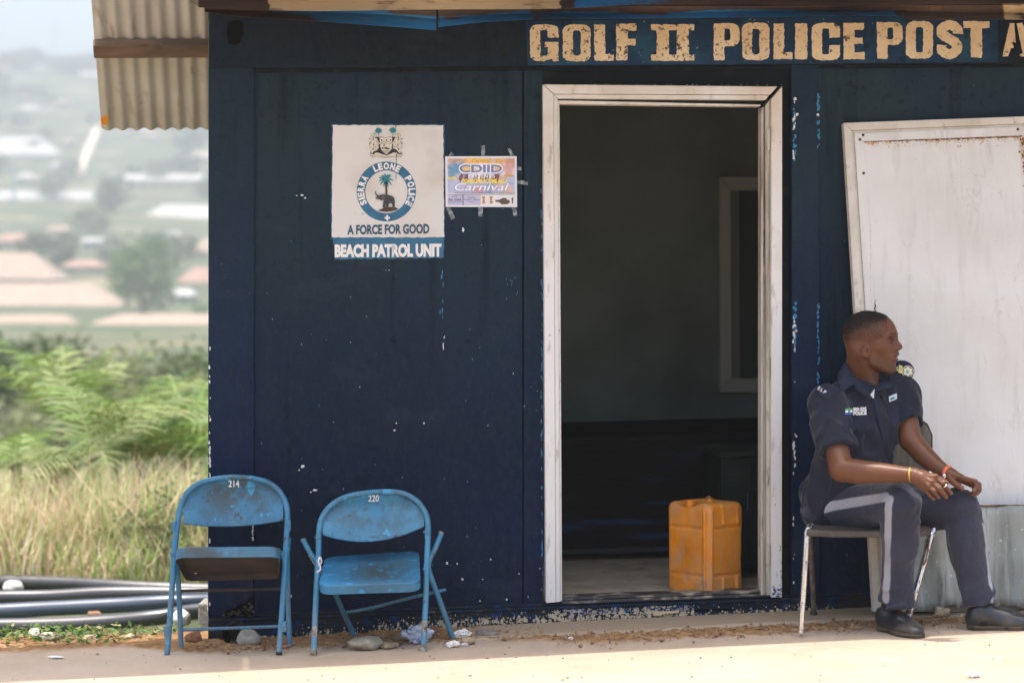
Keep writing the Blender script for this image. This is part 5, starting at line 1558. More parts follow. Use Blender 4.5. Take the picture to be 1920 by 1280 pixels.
# ---- right chair, sagging, rear legs splayed out
ch2 = empty('folding_chair', P(700, 1222, 8.5), 'brighter blue metal folding chair number 220 with splayed bent rear legs', 'chair', 'blue folding chairs by the wall')
fp = [(588, 1227), (592, 1130), (597, 1040), (598, 1000), (603, 972), (620, 948), (650, 931), (700, 922.5), (748, 923), (778, 936), (796, 958), (802.5, 985), (801, 1040), (798, 1130), (794, 1219)]
dd2, _ = folding_chair(ch2, M_c2, fp, (8.40, 8.42), 8.64, (605, 795, 926, 1001, 1013, 985, 963), .012, '220', (690.5, 927.5, 710.5, 940))
rear(ch2, [(827, 1001, 8.72), (815, 1030, 8.68), (804, 1054, 8.64), (806, 1075, 8.64), (826, 1130, 8.66), (850, 1199, 8.68)], M_c2, .0108)
rear(ch2, [(569, 1012, 8.72), (583, 1038, 8.68), (600, 1062, 8.66), (625, 1105, 8.72), (645, 1150, 8.78), (665, 1192, 8.83)], M_c2, .0108)
for a, b in (((826, 1001, 8.722), (827.6, 997.5, 8.726)), ((570, 1014, 8.722), (568.4, 1010.5, 8.726))):
    mb = MB(); mb.tube([P(*a), P(*b)], .0122, 12); mb.build('tube_end', M_steel, ch2, smooth=True)
for pts in ([(827, 1010, 8.715), (818, 1030, 8.67), (804, 1052, 8.62)], [(571, 1025, 8.715), (580, 1042, 8.67), (591, 1060, 8.62)]):
    mb = MB(); mb.tube([P(*p) for p in pts], .0022, 6); mb.build('stay_wire', M_steel, ch2, smooth=True)
mb = MB(); mb.tube(smooth_path([P(648, 1148, 8.78), P(700, 1138, 8.75), (P(770, 1120, 8.70)), P(836, 1105, 8.68)], 4), .0068, 8); mb.build('stretcher', M_c2, ch2, smooth=True)
FLs, FRs = P(597, 1107, 8.40), P(789, 1101, 8.40)
BRs, BLs = P(786, 1040, 8.70), P(610, 1052, 8.70)
nrmS = (FRs - FLs).cross(BLs - FLs).normalized()
if nrmS.z < 0: nrmS = -nrmS
ol = seat_outline(FLs, FRs, BRs, BLs, .05)
seat_pan(ch2, ol, nrmS, .034, M_seat2, M_under, .012)
for x, y in ((597, 1009), (801, 999)): bracket(ch2, x, y, dd2(x, y) - .012, 9, 19, M_c2)
for x, y in ((590, 1185), (796, 1174)): bracket(ch2, x, y, dd2(x, y) - .012, 9, 22, M_steel)
bracket(ch2, 797, 1068, dd2(797, 1068) - .008, 5, 20, M_c2)
for x, y, d_ in ((588, 1228, 8.40), (794, 1220, 8.42)):
    mb = MB(); mb.tube([P(x, y + 1, d_ - .001), P(x + .6, y - 13, d_ + .004)], .0128, 14, cap=True); mb.build('foot_tip', M_steel, ch2, smooth=True)
mb = MB(); mb.tube(smooth_path([P(598, 1060, 8.50), P(603, 1052, 8.49), P(600, 1044, 8.49), P(597, 1052, 8.48), P(601, 1066, 8.48), P(594, 1072, 8.47)], 4), .0032, 7)
m = Mat('white_string', lin(.62, .58, .60), .8); mb.build('knotted_string', m.done(), ch2, smooth=True)
# ================================================================== the seated man and his chair
# ---- chair
mchair = empty('metal_chair', P(1620, 1170, 8.7), 'old chrome legged chair with a grey wooden back, the man sits on it', 'chair')
m = Mat('worn_veneer', lin(.115, .105, .078), .7); m.speck(lin(.17, .155, .11), 12, .42, .65, stretch=(6, 6, .5), detail=7); m.speck(lin(.06, .055, .045), 6, .55, .7, stretch=(4, 4, .6), detail=7, k=.7).bump(50, .2, .002, stretch=(6, 6, .5)); M_ven = m.done()
m = Mat('veneer_edge', lin(.035, .028, .022), .7); M_vene = m.done()
m = Mat('seat_dark', lin(.045, .037, .030), .6); m.speck(lin(.10, .085, .07), 14, .5, .68, detail=7); M_seatd = m.done()
def chrome(name, k):
    m = Mat(name, lin(.62, .62, .64), .16, .95); m.speck(lin(.16, .10, .065), 38, .60 - .14 * k, .66 - .10 * k, stretch=(1, 1, .6), detail=7, rough=.85, nrough=.65)
    mt = m.n.new('ShaderNodeMapRange'); mt.inputs['From Min'].default_value = .58 - .14 * k; mt.inputs['From Max'].default_value = .64 - .10 * k; mt.inputs['To Min'].default_value = .95; mt.inputs['To Max'].default_value = .1
    m.l.new(m.noise(38, (1, 1, .6), 7, .65), mt.inputs['Value']); m.l.new(mt.outputs[0], m.b.inputs['Metallic']); return m.done()
M_chr = chrome('pitted_chrome', .45)
m = Mat('rusty_tube', lin(.10, .072, .05), .8, .2); m.speck(lin(.2, .17, .14), 30, .5, .65); M_rtube = m.done()
zs = .372
mb = MB()
so_ = [(1512, 8.50), (1560, 8.455), (1660, 8.455), (1722, 8.47), (1744, 8.52), (1745, 8.90), (1738, 8.96), (1525, 8.96), (1516, 8.90)]
mb.prism([Vector(((x - 960) / F * d, d, zs)) for x, d in so_], Vector((0, 0, .026)))
mb.build('seat', M_seatd, mchair, smooth=False, bevel=.008, seg=3)
leg = lambda pts, r, m_: (lambda b: b.build('leg', m_, mchair, smooth=True))(MB().tube(smooth_path([P(*p) for p in pts], 5), r, 14))
leg([(1521, 984, 8.56), (1516, 990, 8.53), (1513, 1002, 8.52), (1509, 1070, 8.51), (1502, 1186, 8.50)], .0115, M_chr)
leg([(1518, 1000, 8.90), (1522, 1060, 8.93), (1526, 1150, 9.00)], .0105, M_rtube)
leg([(1751, 990, 8.60), (1748, 1000, 8.595), (1744, 1012, 8.59), (1724, 1085, 8.575), (1696, 1178, 8.555)], .0135, M_chr)
leg([(1742, 1000, 8.93), (1730, 1060, 8.95), (1708, 1146, 9.02)], .0095, M_rtube)
for p, r_ in (((1526, 1150, 9.0), .015), ((1708, 1146, 9.02), .014)):
    mb = MB(); mb.lathe(P(*p) - Vector((0, 0, .004)), [(r_, 0), (r_, .008), (r_ * .75, .016)], 14); mb.build('rubber_foot', M_bpipe, mchair, smooth=True)
mb = MB(); mb.tube(smooth_path([P(1738, 1005, 8.56), P(1744, 1002, 8.56), P(1743, 1012, 8.56), P(1736, 1050, 8.555), P(1732, 1058, 8.555), P(1731, 1050, 8.555), P(1736, 1010, 8.56)], 4), .0028, 7); mb.build('wire_loop', M_rtube, mchair, smooth=True)
# back: bowed plywood with round corners
rows = []; nU, nV = 20, 14
for i in range(nU + 1):
    u = i / nU; row_ = []
    for j in range(nV + 1):
        v_ = j / nV; e = 2 * u - 1
        rc = .10; x = 1574 + (1746.5 - 1574) * u
        top = 790 + (26 * max(0, (abs(e) - .80) / .20) ** 2.2); bot = 930 - 20 * max(0, (abs(e) - .8) / .2) ** 2.2
        y = top + (bot - top) * v_
        row_.append(P(x, y, 8.985 + .030 * (1 - e * e) - .05 * v_))
    rows.append(row_)
pb = panel_patch(rows, .011, Vector((0, 1, 0))).build('backrest', M_ven, mchair, smooth=True)
mb = MB(); ringp = [r[0] for r in rows] + rows[-1][1:] + [r[-1] for r in rows[::-1]][1:] + rows[0][::-1][1:-1]
mb.tube([p + Vector((0, .005, 0)) for p in ringp], .0062, 8, closed=True); mb.build('edge_band', M_vene, pb, smooth=True)
for x in (1590, 1726): leg([(x, 880, 9.0), (x, 940, 8.985), (x, 990, 8.955)], .009, M_rtube)

# ---- materials of the man
m = Mat('skin', lin(.1, .05, .03), .40, spec=.26); m.c = m.attr('tint').outputs['Color']
m.b.inputs['Subsurface Weight'].default_value = .06; m.b.inputs['Subsurface Radius'].default_value = (.008, .003, .0015)
m.speck(lin(.060, .028, .017), 90, .55, .75, detail=4, k=.25); m.bump(260, .18, .0012).bump(40, .12, .004); M_skin = m.done()
m = Mat('uniform_cloth', lin(.0125, .0155, .0265), .85, spec=.1); m.speck(lin(.021, .023, .036), 5, .42, .7, detail=6, k=.7); m.bump(700, .12, .0006)
m.b.inputs['Sheen Weight'].default_value = .12; M_shirt = m.done()
m = Mat('trouser_cloth', lin(.02, .02, .04), .85, spec=.12); m.c = m.attr('tint').outputs['Color']; m.speck(lin(.05, .05, .075), 4, .5, .75, detail=6, k=.35); m.bump(650, .12, .0006)
m.b.inputs['Sheen Weight'].default_value = .18; M_trs = m.done()
m = Mat('black_leather', lin(.016, .018, .020), .30, spec=.55); m.speck(lin(.20, .165, .115), 14, .46, .70, detail=9, k=.6, rough=.75, mask=m.axis('Z', .085, .0)); m.bump(120, .12, .002); M_shoe = m.done()
m = Mat('shoe_sole', lin(.075, .055, .032), .8); m.speck(lin(.02, .018, .015), 20, .5, .6); M_sole = m.done()
m = Mat('black_sock', lin(.010, .010, .012), .95); m.bump(300, .3, .001); M_sock = m.done()
m = Mat('buzzed_hair', lin(.015, .012, .010), .85, spec=.1); m.speck(lin(.022, .016, .012), 200, .5, .6); m.bump(420, .5, .002)
hs_ = m.n.new('ShaderNodeSeparateColor'); m.l.new(m.attr('tint').outputs['Color'], hs_.inputs[0])
ha_ = m.mul(m.mul(hs_.outputs[0], m.ramp(m.noise(330, detail=2), .30, .70), 'ADD'), .55, 'SUBTRACT')
M_hair = m.done(alpha=m.ramp(ha_, 0, .42))

# ---- skeleton
FT = Vector((math.sin(R(30)), -math.cos(R(30)), 0)); LT = Vector((math.cos(R(30)), math.sin(R(30)), 0))
TM = np.array([[LT.x, FT.x, 0], [LT.y, FT.y, 0], [0, 0, 1]])
shR, shL = P(1552, 757, 8.615), P(1690, 738, 8.80)
neckb = P(1622, 722, 8.735)
chest, abd, hipc = P(1617, 797, 8.725), P(1598, 878, 8.755), P(1577, 936, 8.79)
elR, wrR = P(1577, 879, 8.43), P(1713, 890, 8.315)
elL, wrL = P(1707, 824, 8.70), P(1779, 889, 8.55)
hpR, knR, hmR = P(1572, 949, 8.77), P(1690, 941, 8.425), P(1680, 1124, 8.545)
hpL, knL, hmL = P(1622, 952, 8.90), P(1802, 954, 8.60), P(1835, 1130, 8.56)

def cut(f, g): return lambda p: np.maximum(f(p), g(p))
def tracer(prims, post=None):
    def field(p):
        d = None
        for op, fn, k in prims:
            x = fn(p)
            if op == 'u': d = x if d is None else smin(d, x, k)
            elif op == 's': d = -smin(-d, x, k)
            else: d = -smin(-d, -x, k)
        return d if post is None else post(p, d)
    def hit(pxs, d0=8.0, dmax=9.3, off=.002):
        pxs = np.array(pxs, float); dep = np.full(len(pxs), d0)
        for _ in range(60):
            p = np.stack([(pxs[:, 0] - 960) / F * dep, dep, H - (pxs[:, 1] - YH) / F * dep], 1)
            dep = np.minimum(dep + field(p) * .8, dmax)
        dep = dep - off
        return [Vector(((x - 960) / F * d, d, H - (y - YH) / F * d)) for (x, y), d in zip(pxs, dep)]
    return hit, field

def sleeve(a, b, ra, rb, hem_dir, hem_at, rin):
    f = cut(cone(a, b, ra, rb), half(hem_at, hem_dir))
    hole = cone(Vector(hem_at) - Vector(hem_dir).normalized() * .05, Vector(hem_at) + Vector(hem_dir).normalized() * .05, rin, rin)
    return f, hole
dR = (elR - shR).normalized(); dL = (elL - shL).normalized()
hemR = P(1566, 846, 8.49); hemL = P(1703, 793, 8.735)
slR, hoR = sleeve(shR, shR + dR * .42, .077, .056, dR + Vector((.10, 0, .0)), hemR, .050)
slL, hoL = sleeve(shL, shL + dL * .36, .074, .046, dL + Vector((.25, 0, -.1)), hemL, .043)
hemA, hemB, hemC = P(1533, 979, 8.60), P(1598, 910, 8.52), P(1690, 940, 8.86)
hemn = (hemB - hemA).cross(hemC - hemA).normalized()
if hemn.z > 0: hemn = -hemn
shirt0 = [('u', cone(shR, neckb + Vector((-.01, 0, -.018)), .058, .064), 0), ('u', cone(shL, neckb + Vector((0, 0, -.035)), .060, .066), .03),
          ('u', cone(P(1690, 728, 8.80), P(1650, 706, 8.785), .044, .040), .02), ('u', ell(chest, (.168, .118, .165), TM), .06), ('u', ell(abd, (.166, .128, .15), TM), .07), ('u', ell(hipc, (.172, .152, .14), TM), .06),
          ('u', slR, .018), ('u', slL, .018), ('i', half(hemA, hemn), .004)]
offn = np.array([5., 1., 9.])
axR = A(dR)
def fold(p, sc, st):      # noise stretched along st
    st = A(Vector(st).normalized()); q = p - np.outer(p @ st, st) * .80
    return vnoise(q + offn, sc)
def shirt_post(p, d):
    w = np.clip((.985 - p[:, 2]) / .2, 0, 1)
    rg_ = lambda q, sc, st, w2: -np.maximum(0, 1 - np.abs(fold(q, sc, st)) * w2)
    return d + .010 * w * rg_(p, 9, (.7, -.3, -.6), 3.2) + .0075 * w * rg_(p + 7, 12, (.6, -.2, .75), 3.2) + .004 * rg_(p + 2, 10, (.3, -.2, .9), 3.5) + .0095 * w * fold(p, 13, (.75, -.3, .55)) + .0075 * w * fold(p, 21, (.5, -.2, -.8)) + .0042 * fold(p, 30, (.2, .1, 1)) + .0012 * vnoise(p, 60)
hit0, _ = tracer(shirt0, shirt_post)
plk = hit0([(1637, 744), (1638, 760), (1641, 780), (1646, 800), (1652, 818), (1659, 842), (1666, 862), (1674, 885)], off=0)
vee = hit0([(1609, 716), (1622, 729), (1635, 743), (1640, 732), (1646, 716)], off=0)
shirt = shirt0 + [('s', hoR, .002), ('s', hoL, .002), ('s', chain(plk, [.0045] * len(plk)), .005),
                  ('u', chain([P(1594, 676, 8.77), P(1606, 690, 8.84), P(1630, 698, 8.84), P(1650, 703, 8.79), P(1655, 714, 8.70)], [.016, .018, .018, .016, .012]), .02),
                  ('s', cone(vee[2] + Vector((-.014, 0, .062)), vee[2] + Vector((0, -.004, .004)), .026, .004), .004)]
hitS, fieldS = tracer(shirt, shirt_post)

# ---- head, in its own axes: x to his left, y out of the face, z up
HY = R(67); hfw = Vector((math.sin(HY), -math.cos(HY), -.055)).normalized(); hlf = Vector((0, 0, 1)).cross(hfw).normalized(); hup = hfw.cross(hlf)
HO = P(1626.5, 640, 8.70)
HM = np.array([[hlf.x, hfw.x, hup.x], [hlf.y, hfw.y, hup.y], [hlf.z, hfw.z, hup.z]])
def hp(x, y, z): return HO + hlf * x + hfw * y + hup * z
head = [('u', ell(hp(0, .002, .030), (.0765, .104, .091), HM), 0),
        ('u', ell(hp(0, .052, .030), (.064, .058, .066), HM), .03),
        ('u', ell(hp(0, .055, -.030), (.0575, .058, .083), HM), .03),
        ('u', ell(hp(0, .092, -.052), (.030, .030, .030), HM), .03)]
for s_ in (-1, 1):
    head += [('u', chain([hp(.056 * s_, .018, -.040), hp(.049 * s_, .040, -.080), hp(.018 * s_, .092, -.102)], [.020, .018, .018]), .022),
             ('u', ell(hp(.046 * s_, .070, -.014), (.020, .026, .018), HM), .028),
             ('u', cone(hp(.010 * s_, .101, .034), hp(.044 * s_, .086, .034), .0125, .0105), .016)]
head += [('u', ell(hp(0, .098, -.103), (.024, .020, .019), HM), .02)]
for s_ in (-1, 1): head.append(('s', ell(hp(.0325 * s_, .112, .013), (.0185, .020, .0125), HM), .016))
for s_ in (-1, 1):
    head += [('u', ell(hp(.0315 * s_, .0865, .0115), (.0145, .0135, .0125), HM), .002),
             ('u', chain([hp(.019 * s_, .0985, .0125), hp(.032 * s_, .0990, .0170), hp(.045 * s_, .0890, .0130)], [.0042, .0048, .004]), .004),
             ('u', chain([hp(.020 * s_, .0975, .0065), hp(.032 * s_, .0965, .0030), hp(.044 * s_, .0880, .0065)], [.0030, .0036, .003]), .004)]
head += [('u', chain([hp(0, .103, .030), hp(0, .112, .008), hp(0, .1275, -.0125)], [.0085, .0098, .0135]), .012)]
for s_ in (-1, 1): head += [('u', ell(hp(.0155 * s_, .1165, -.0185), (.0105, .0125, .0095), HM), .008), ('s', ell(hp(.0078 * s_, .1255, -.0265), (.0042, .006, .0035), HM), .003)]
for s_ in (-1, 1):
    head += [('u', chain([hp(.0, .1205, -.0425), hp(.012 * s_, .1165, -.0440), hp(.025 * s_, .1005, -.0500)], [.0082, .0080, .0045]), .006),
             ('u', chain([hp(.0, .1170, -.0630), hp(.012 * s_, .1130, -.0620), hp(.024 * s_, .0990, -.0540)], [.0090, .0086, .0045]), .006)]
head += [('s', chain([hp(-.020, .116, -.0515), hp(0, .128, -.0525), hp(.020, .116, -.0515)], [.0022, .0046, .0022]), .003)]
for s_ in (-1, 1):
    er = hp(.0775 * s_, .020, -.036)
    eM = HM.copy()
    head += [('u', ell(hp(.0785 * s_, .017, -.034), (.0085, .0185, .0270), HM), .006), ('s', ell(hp(.0885 * s_, .020, -.033), (.0085, .0100, .0165), HM), .005), ('u', ell(hp(.0790 * s_, .029, -.038), (.0050, .0050, .0070), HM), .004), ('u', ell(hp(.0770 * s_, .022, -.058), (.0060, .0090, .0075), HM), .006)]
neck = [('u', cone(hp(0, -.020, -.035), neckb + Vector((-.012, .012, -.02)), .0590, .0640), .03), ('u', cone(hp(-.052, -.01, -.05), neckb + FT * .055 + Vector((0, 0, -.012)), .018, .016), .03), ('u', cone(hp(.04, .0, -.06), neckb + FT * .06 + Vector((0, 0, -.012)), .018, .016), .03)]

# ---- hands (points in the 9.145 x enlargement of the photograph)
def Zh(x, y, d): return P(1660 + x / 9.145, 840 + y / 9.145, d)
hr = []
def finger(lst, pts, rs): lst.append(('u', chain(pts, rs), .0035))
w_ = wrR
idxR = [Zh(858, 500, 8.283), Zh(985, 610, 8.262), Zh(1075, 715, 8.270), Zh(1122, 768, 8.280)]
midR = [Zh(800, 590, 8.270), Zh(935, 700, 8.250), Zh(1010, 790, 8.262), Zh(1045, 832, 8.275)]
rngR = [Zh(735, 655, 8.270), Zh(835, 740, 8.255), Zh(890, 800, 8.268), Zh(915, 838, 8.282)]
pnkR = [Zh(665, 690, 8.285), Zh(745, 775, 8.275), Zh(800, 835, 8.288), Zh(828, 868, 8.300)]
thbR = [Zh(610, 430, 8.318), Zh(800, 478, 8.325), Zh(960, 540, 8.318), Zh(1050, 590, 8.310)]
palmR = [('u', cone(w_, Zh(640, 500, 8.292), .0245, .0235, Vector((.2, -.9, .3)), .72), .012)]
for f_, r_ in ((idxR, .0150), (midR, .0155), (rngR, .0145), (pnkR, .0130)):
    palmR.append(('u', cone(w_ + (f_[0] - w_) * .15, f_[0] + Vector((0, .004, 0)), .019, r_), .014))
fingR = []
for f_, r_ in ((idxR, .0098), (midR, .0100), (rngR, .0094), (pnkR, .0084)): finger(fingR, f_, [r_ * 1.10, r_ * 1.04, r_ * .92, r_ * .82])
finger(fingR, thbR, [.0150, .0120, .0112, .0090])
knkR = [('u', ell(f_[0] + Vector((0, -.007, .004)), (.008, .006, .007)), .008) for f_ in (idxR, midR, rngR)]
tend = [('u', cone(w_ + (f_[0] - w_) * .35 + Vector((0, -.013, .006)), f_[0] + Vector((0, -.010, .004)), .0035, .0035), .010) for f_ in (idxR, midR, rngR)]
idxL = [Zh(1270, 500, 8.525), Zh(1545, 572, 8.505), Zh(1572, 665, 8.495), Zh(1520, 728, 8.490)]
midL = [Zh(1300, 508, 8.548), Zh(1605, 622, 8.535), Zh(1615, 720, 8.520), Zh(1560, 785, 8.512)]
rngL = [Zh(1300, 525, 8.572), Zh(1590, 650, 8.562), Zh(1590, 740, 8.548), Zh(1530, 800, 8.540)]
pnkL = [Zh(1280, 550, 8.594), Zh(1530, 660, 8.590), Zh(1520, 740, 8.580), Zh(1470, 790, 8.570)]
thbL = [Zh(1110, 520, 8.520), Zh(1185, 600, 8.492), Zh(1250, 640, 8.478), Zh(1312, 682, 8.470)]
palmL = []
for f_, r_ in ((idxL, .0150), (midL, .0155), (rngL, .0150), (pnkL, .0135)):
    palmL.append(('u', cone(wrL + (f_[0] - wrL) * .12, f_[0], .021, r_), .014))
fingL = []
for f_, r_ in ((idxL, .0100), (midL, .0102), (rngL, .0096), (pnkL, .0086)): finger(fingL, f_, [r_ * 1.12, r_ * 1.02, r_ * .92, r_ * .84])
finger(fingL, thbL, [.0170, .0125, .0112, .0098])
arms = [('u', chain([shR, elR], [.048, .046]), 0), ('u', chain([elR, P(1607, 884, 8.405), P(1650, 886, 8.37), wrR], [.045, .0475, .040, .0262]), .012),
        ('u', chain([shL, elL], [.050, .0435]), .01), ('u', chain([elL, P(1732, 853, 8.645), P(1755, 873, 8.60), wrL], [.0430, .0420, .034, .0255]), .012)]
torso = [('u', ell(chest, (.140, .092, .150), TM), .05), ('u', ell(abd, (.135, .098, .14), TM), .05), ('u', ell(hipc + Vector((0, 0, -.01)), (.135, .115, .085), TM), .05), ('u', cone(shR, shL, .040, .040), .04),
         ('u', cone(neckb + Vector((0, 0, -.03)), vee[2] + Vector((-.004, .020, .004)), .056, .010), .03)]
legs = [('u', chain([hpR, knR], [.072, .048]), .03), ('u', chain([knR, hmR, P(1669, 1150, 8.57)], [.048, .038, .036]), .01), ('u', chain([hpL, knL], [.072, .05]), .03), ('u', chain([knL, hmL, P(1839, 1155, 8.55)], [.05, .038, .036]), .01)]
body_p = head + neck + torso + arms + legs + palmR + knkR + tend + palmL + fingR + fingL
lo = (P(1500, 640, 8.9).x, 8.18, -.0); 
v, f = sdf_mesh(body_p, (1.10, 8.16, .0), (1.86, 9.05, 1.31), .0028)
v = relax(v, f, 1, .4)
hl = (v - A(HO)) @ HM
hx, hyv, hz_ = hl[:, 0], hl[:, 1], hl[:, 2]
base = np.array([.118, .046, .0215])
col = np.tile(base, (len(v), 1))
col *= (1 + .13 * vnoise(v, 9))[:, None]
inhead = np.linalg.norm(hl - np.array([0, .02, -.01]), axis=1) < .17
def paint(mask, c, k=1.0):
    mk = np.clip(mask, 0, 1)[:, None] * k
    col[:] = col * (1 - mk) + np.array(c) * mk
ih = inhead.astype(float)
paint(ih * np.clip((.09 - hyv) / .2, 0, 1), (.085, .037, .020), .6)
# stubble on jaw and lip, shaved scalp fading downwards
paint(ih * np.clip((-.045 - hz_) / .03, 0, 1) * np.clip((hyv - .0) / .03, 0, 1), (.040, .020, .012), .55)
paint(ih * np.exp(-((hz_ + .034) / .006) ** 2) * (np.abs(hx) < .028) * (hyv > .095), (.035, .02, .014), .6)
hair_line = .092 - .62 * np.clip(.070 - hyv, 0, .2)
paint(ih * np.clip((hz_ - hair_line + .042 + .014 * vnoise(v, 60)) / .075, 0, 1) * np.clip((.085 - hyv) / .03, 0, 1), (.030, .018, .012), .75)
# lips, brows, eyes, teeth, ears
lip = np.maximum(np.exp(-((hz_ + .044) / .006) ** 2) * (hyv > .100), np.exp(-((hz_ + .061) / .0065) ** 2) * (hyv > .098)) * (np.abs(hx) < .024)
paint(ih * lip, (.085, .038, .034), .8)
paint(ih * np.exp(-((hz_ + .0522) / .0032) ** 2) * (np.abs(hx) < .019) * (hyv > .095), (.03, .012, .01), 1)
paint(ih * np.exp(-((hz_ + .0560) / .0028) ** 2) * (np.abs(hx) < .013) * (hyv > .1), (.50, .46, .40), .75)
for s_ in (-1, 1):
    bz = .0375 - .10 * np.clip(np.abs(hx - .0 * s_) - .034, 0, .03)
    paint(ih * np.exp(-((hz_ - bz) / .0042) ** 2) * (hx * s_ > .009) * (hx * s_ < .050) * (hyv > .06), (.012, .009, .007), .9)
    e0 = np.array([.0315 * s_, .0865, .0115]); de = np.linalg.norm((hl - e0) * np.array([1, 1, 1.6]), axis=1)
    paint(ih * (np.abs(hz_ - .0095) < .0032) * (np.abs(hx - .032 * s_) < .012) * (hyv > .086), (.26, .22, .19), .7)
    paint(ih * (np.abs(hz_ - .0095) < .0036) * (np.abs(hx - .029 * s_) < .0055) * (hyv > .088), (.008, .006, .005), 1)
    paint(ih * np.exp(-((hz_ - .0140) / .0018) ** 2) * (np.abs(hx - .032 * s_) < .015) * (hyv > .085), (.010, .007, .006), .9)
    ec = np.array([.0885 * s_, .020, -.033])
    paint((np.linalg.norm((hl - ec) * np.array([.6, 1.2, .8]), axis=1) < .0075).astype(float) * ih, (.03, .013, .009), .7)
# arms catch a warmer tone; nails and knuckles
for tip, prev in [(q[3], q[2]) for q in (idxR, midR, rngR, pnkR, thbR, idxL, midL, rngL, pnkL, thbL)]:
    dist = np.linalg.norm(v - A(tip), axis=1)
    paint(np.clip((.013 - dist) / .006, 0, 1), (.21, .10, .065), .7)
for q in (idxR, midR, rngR, pnkR, idxL, midL):
    for jnt in (q[0], q[1]):
        paint(np.clip((.011 - np.linalg.norm(v - A(jnt) + np.array([0, .010, 0]), axis=1)) / .008, 0, 1), (.070, .030, .018), .45)
person = np_mesh('person', v, f, M_skin, cols=np.clip(col, .004, .8))
tag(person, 'man in a dark navy uniform shirt and grey striped trousers, seated, looking to the right', 'person')

# hair: a close-cropped cap
hair_p = [('u', ell(hp(0, .0015, .0305), (.0785, .1060, .0925), HM), 0), ('u', ell(hp(0, .052, .032), (.0650, .0590, .0680), HM), .03), ('i', half(hp(0, .0, .0), -hup), .004), ('i', half(hp(0, .083, .09), hfw * 1 + hup * .35), .006)]
v, f = sdf_mesh(hair_p, (HO.x - .13, HO.y - .13, HO.z - .03), (HO.x + .13, HO.y + .13, HO.z + .14), .0032, lambda p, d: d + .0012 * vnoise(p, 90))
hl = (v - A(HO)) @ HM
lo_ = .088 - .40 * np.clip(.074 - hl[:, 1], 0, .3)            # the hair thins out below this line
dn = np.clip((hl[:, 2] - lo_ + .012) / .080, 0, 1) * np.clip((.079 - hl[:, 1]) / .012 + .2, 0, 1)
np_mesh('hair', v, f, M_hair, person, cols=np.stack([dn, dn, dn], 1))

# ---- shirt
v, f = sdf_mesh(shirt, (1.02, 8.30, .34), (1.72, 9.05, 1.12), .0036, shirt_post)
shirt_o = np_mesh('shirt', relax(v, f, 1, .4), f, M_shirt, person)
def decal(quad, n, mm, name, parent, hit=hitS, off=.0035, th=.003, curve=None):
    """patch draped over the cloth; quad = four photo points"""
    nx_, ny_ = n; px = []
    for j in range(ny_ + 1):
        for i in range(nx_ + 1):
            a, b = i / nx_, j / ny_
            px.append([(quad[0][k] * (1 - a) + quad[1][k] * a) * (1 - b) + (quad[3][k] * (1 - a) + quad[2][k] * a) * b for k in (0, 1)])
    p = hit(px, off=off); w = nx_ + 1
    rows_ = [p[j * w:(j + 1) * w] for j in range(ny_ + 1)]
    mbq = panel_patch(rows_, th, Vector((0, 1, 0)))
    return mbq.build(name, mm, parent, smooth=True)
m = Mat('uniform_flap', lin(.019, .023, .039), .85, spec=.1); m.bump(600, .12, .0006); M_flap = m.done()
decal([(1581, 784), (1626, 778), (1640, 804), (1581, 807)], (10, 6), M_flap, 'pocket_flap', shirt_o)
decal([(1607, 803), (1637, 803), (1616, 811.5), (1609, 811.5)], (6, 3), M_flap, 'pocket_flap', shirt_o)
decal([(1664, 772), (1686, 757), (1685, 790), (1675, 800)], (6, 6), M_flap, 'pocket_flap', shirt_o)
decal([(1638, 746), (1645, 744), (1672, 862), (1664, 866)], (3, 24), M_flap, 'placket', shirt_o, off=.003)
m = Mat('sleeve_band', lin(.018, .020, .034), .85); M_sb2 = m.done()
decal([(1540, 846), (1591, 828), (1592, 838), (1542, 855)], (12, 3), M_sb2, 'sleeve_hem', shirt_o, off=.003)
decal([(1690, 788), (1717, 776), (1719, 784), (1692, 796)], (8, 3), M_sb2, 'sleeve_hem', shirt_o, off=.003)
# epaulettes
ep = decal([(1571, 697), (1578, 735), (1547, 748), (1528, 732)], (10, 8), M_flap, 'epaulette', shirt_o, off=.006, th=.005)
hitE = lambda px, off=0: hitS(px, off=.008 + off)
def drape_text(s, q, mm, name, parent, bold=.02, off=.014):
    vs, fs = text2d(s, bold)
    px = [[(q[0][k] * (1 - x) + q[1][k] * x) * y + (q[3][k] * (1 - x) + q[2][k] * x) * (1 - y) for k in (0, 1)] for x, y in vs]
    mbq = MB(); mbq.add(hitS(px, off=off), fs); return mbq.build(name, mm, parent)
m = Mat('silver_letters', lin(.62, .62, .62), .4); M_sil = m.done()
drape_text('S L P', [(1535.5, 723.5), (1550.5, 733.0), (1546.5, 738.5), (1532, 729.5)], M_sil, 'lettering', ep, .03)
m = Mat('badge_cream', lin(.60, .58, .45), .5); M_bc = m.done()
m = Mat('badge_yellow', lin(.62, .52, .12), .5); M_by = m.done()
m = Mat('badge_green', lin(.20, .36, .18), .5); M_bg = m.done()
epL = [(1661, 698, 8.76), (1670, 686, 8.775), (1686, 676.5, 8.79), (1697, 677.5, 8.80), (1706, 682, 8.80), (1712.5, 690, 8.80), (1714, 699, 8.80), (1711, 707, 8.795), (1704, 711.5, 8.79), (1693, 711.5, 8.785), (1682, 705, 8.775)]
ef = [P(*p) for p in epL]
mb = MB(); mb.prism(ef, Vector((.003, .006, .004))); eo = mb.build('epaulette', M_flap, shirt_o, bevel=.0015)
en = (ef[3] - ef[0]).cross(ef[8] - ef[0]).normalized()
if en.y > 0: en = -en
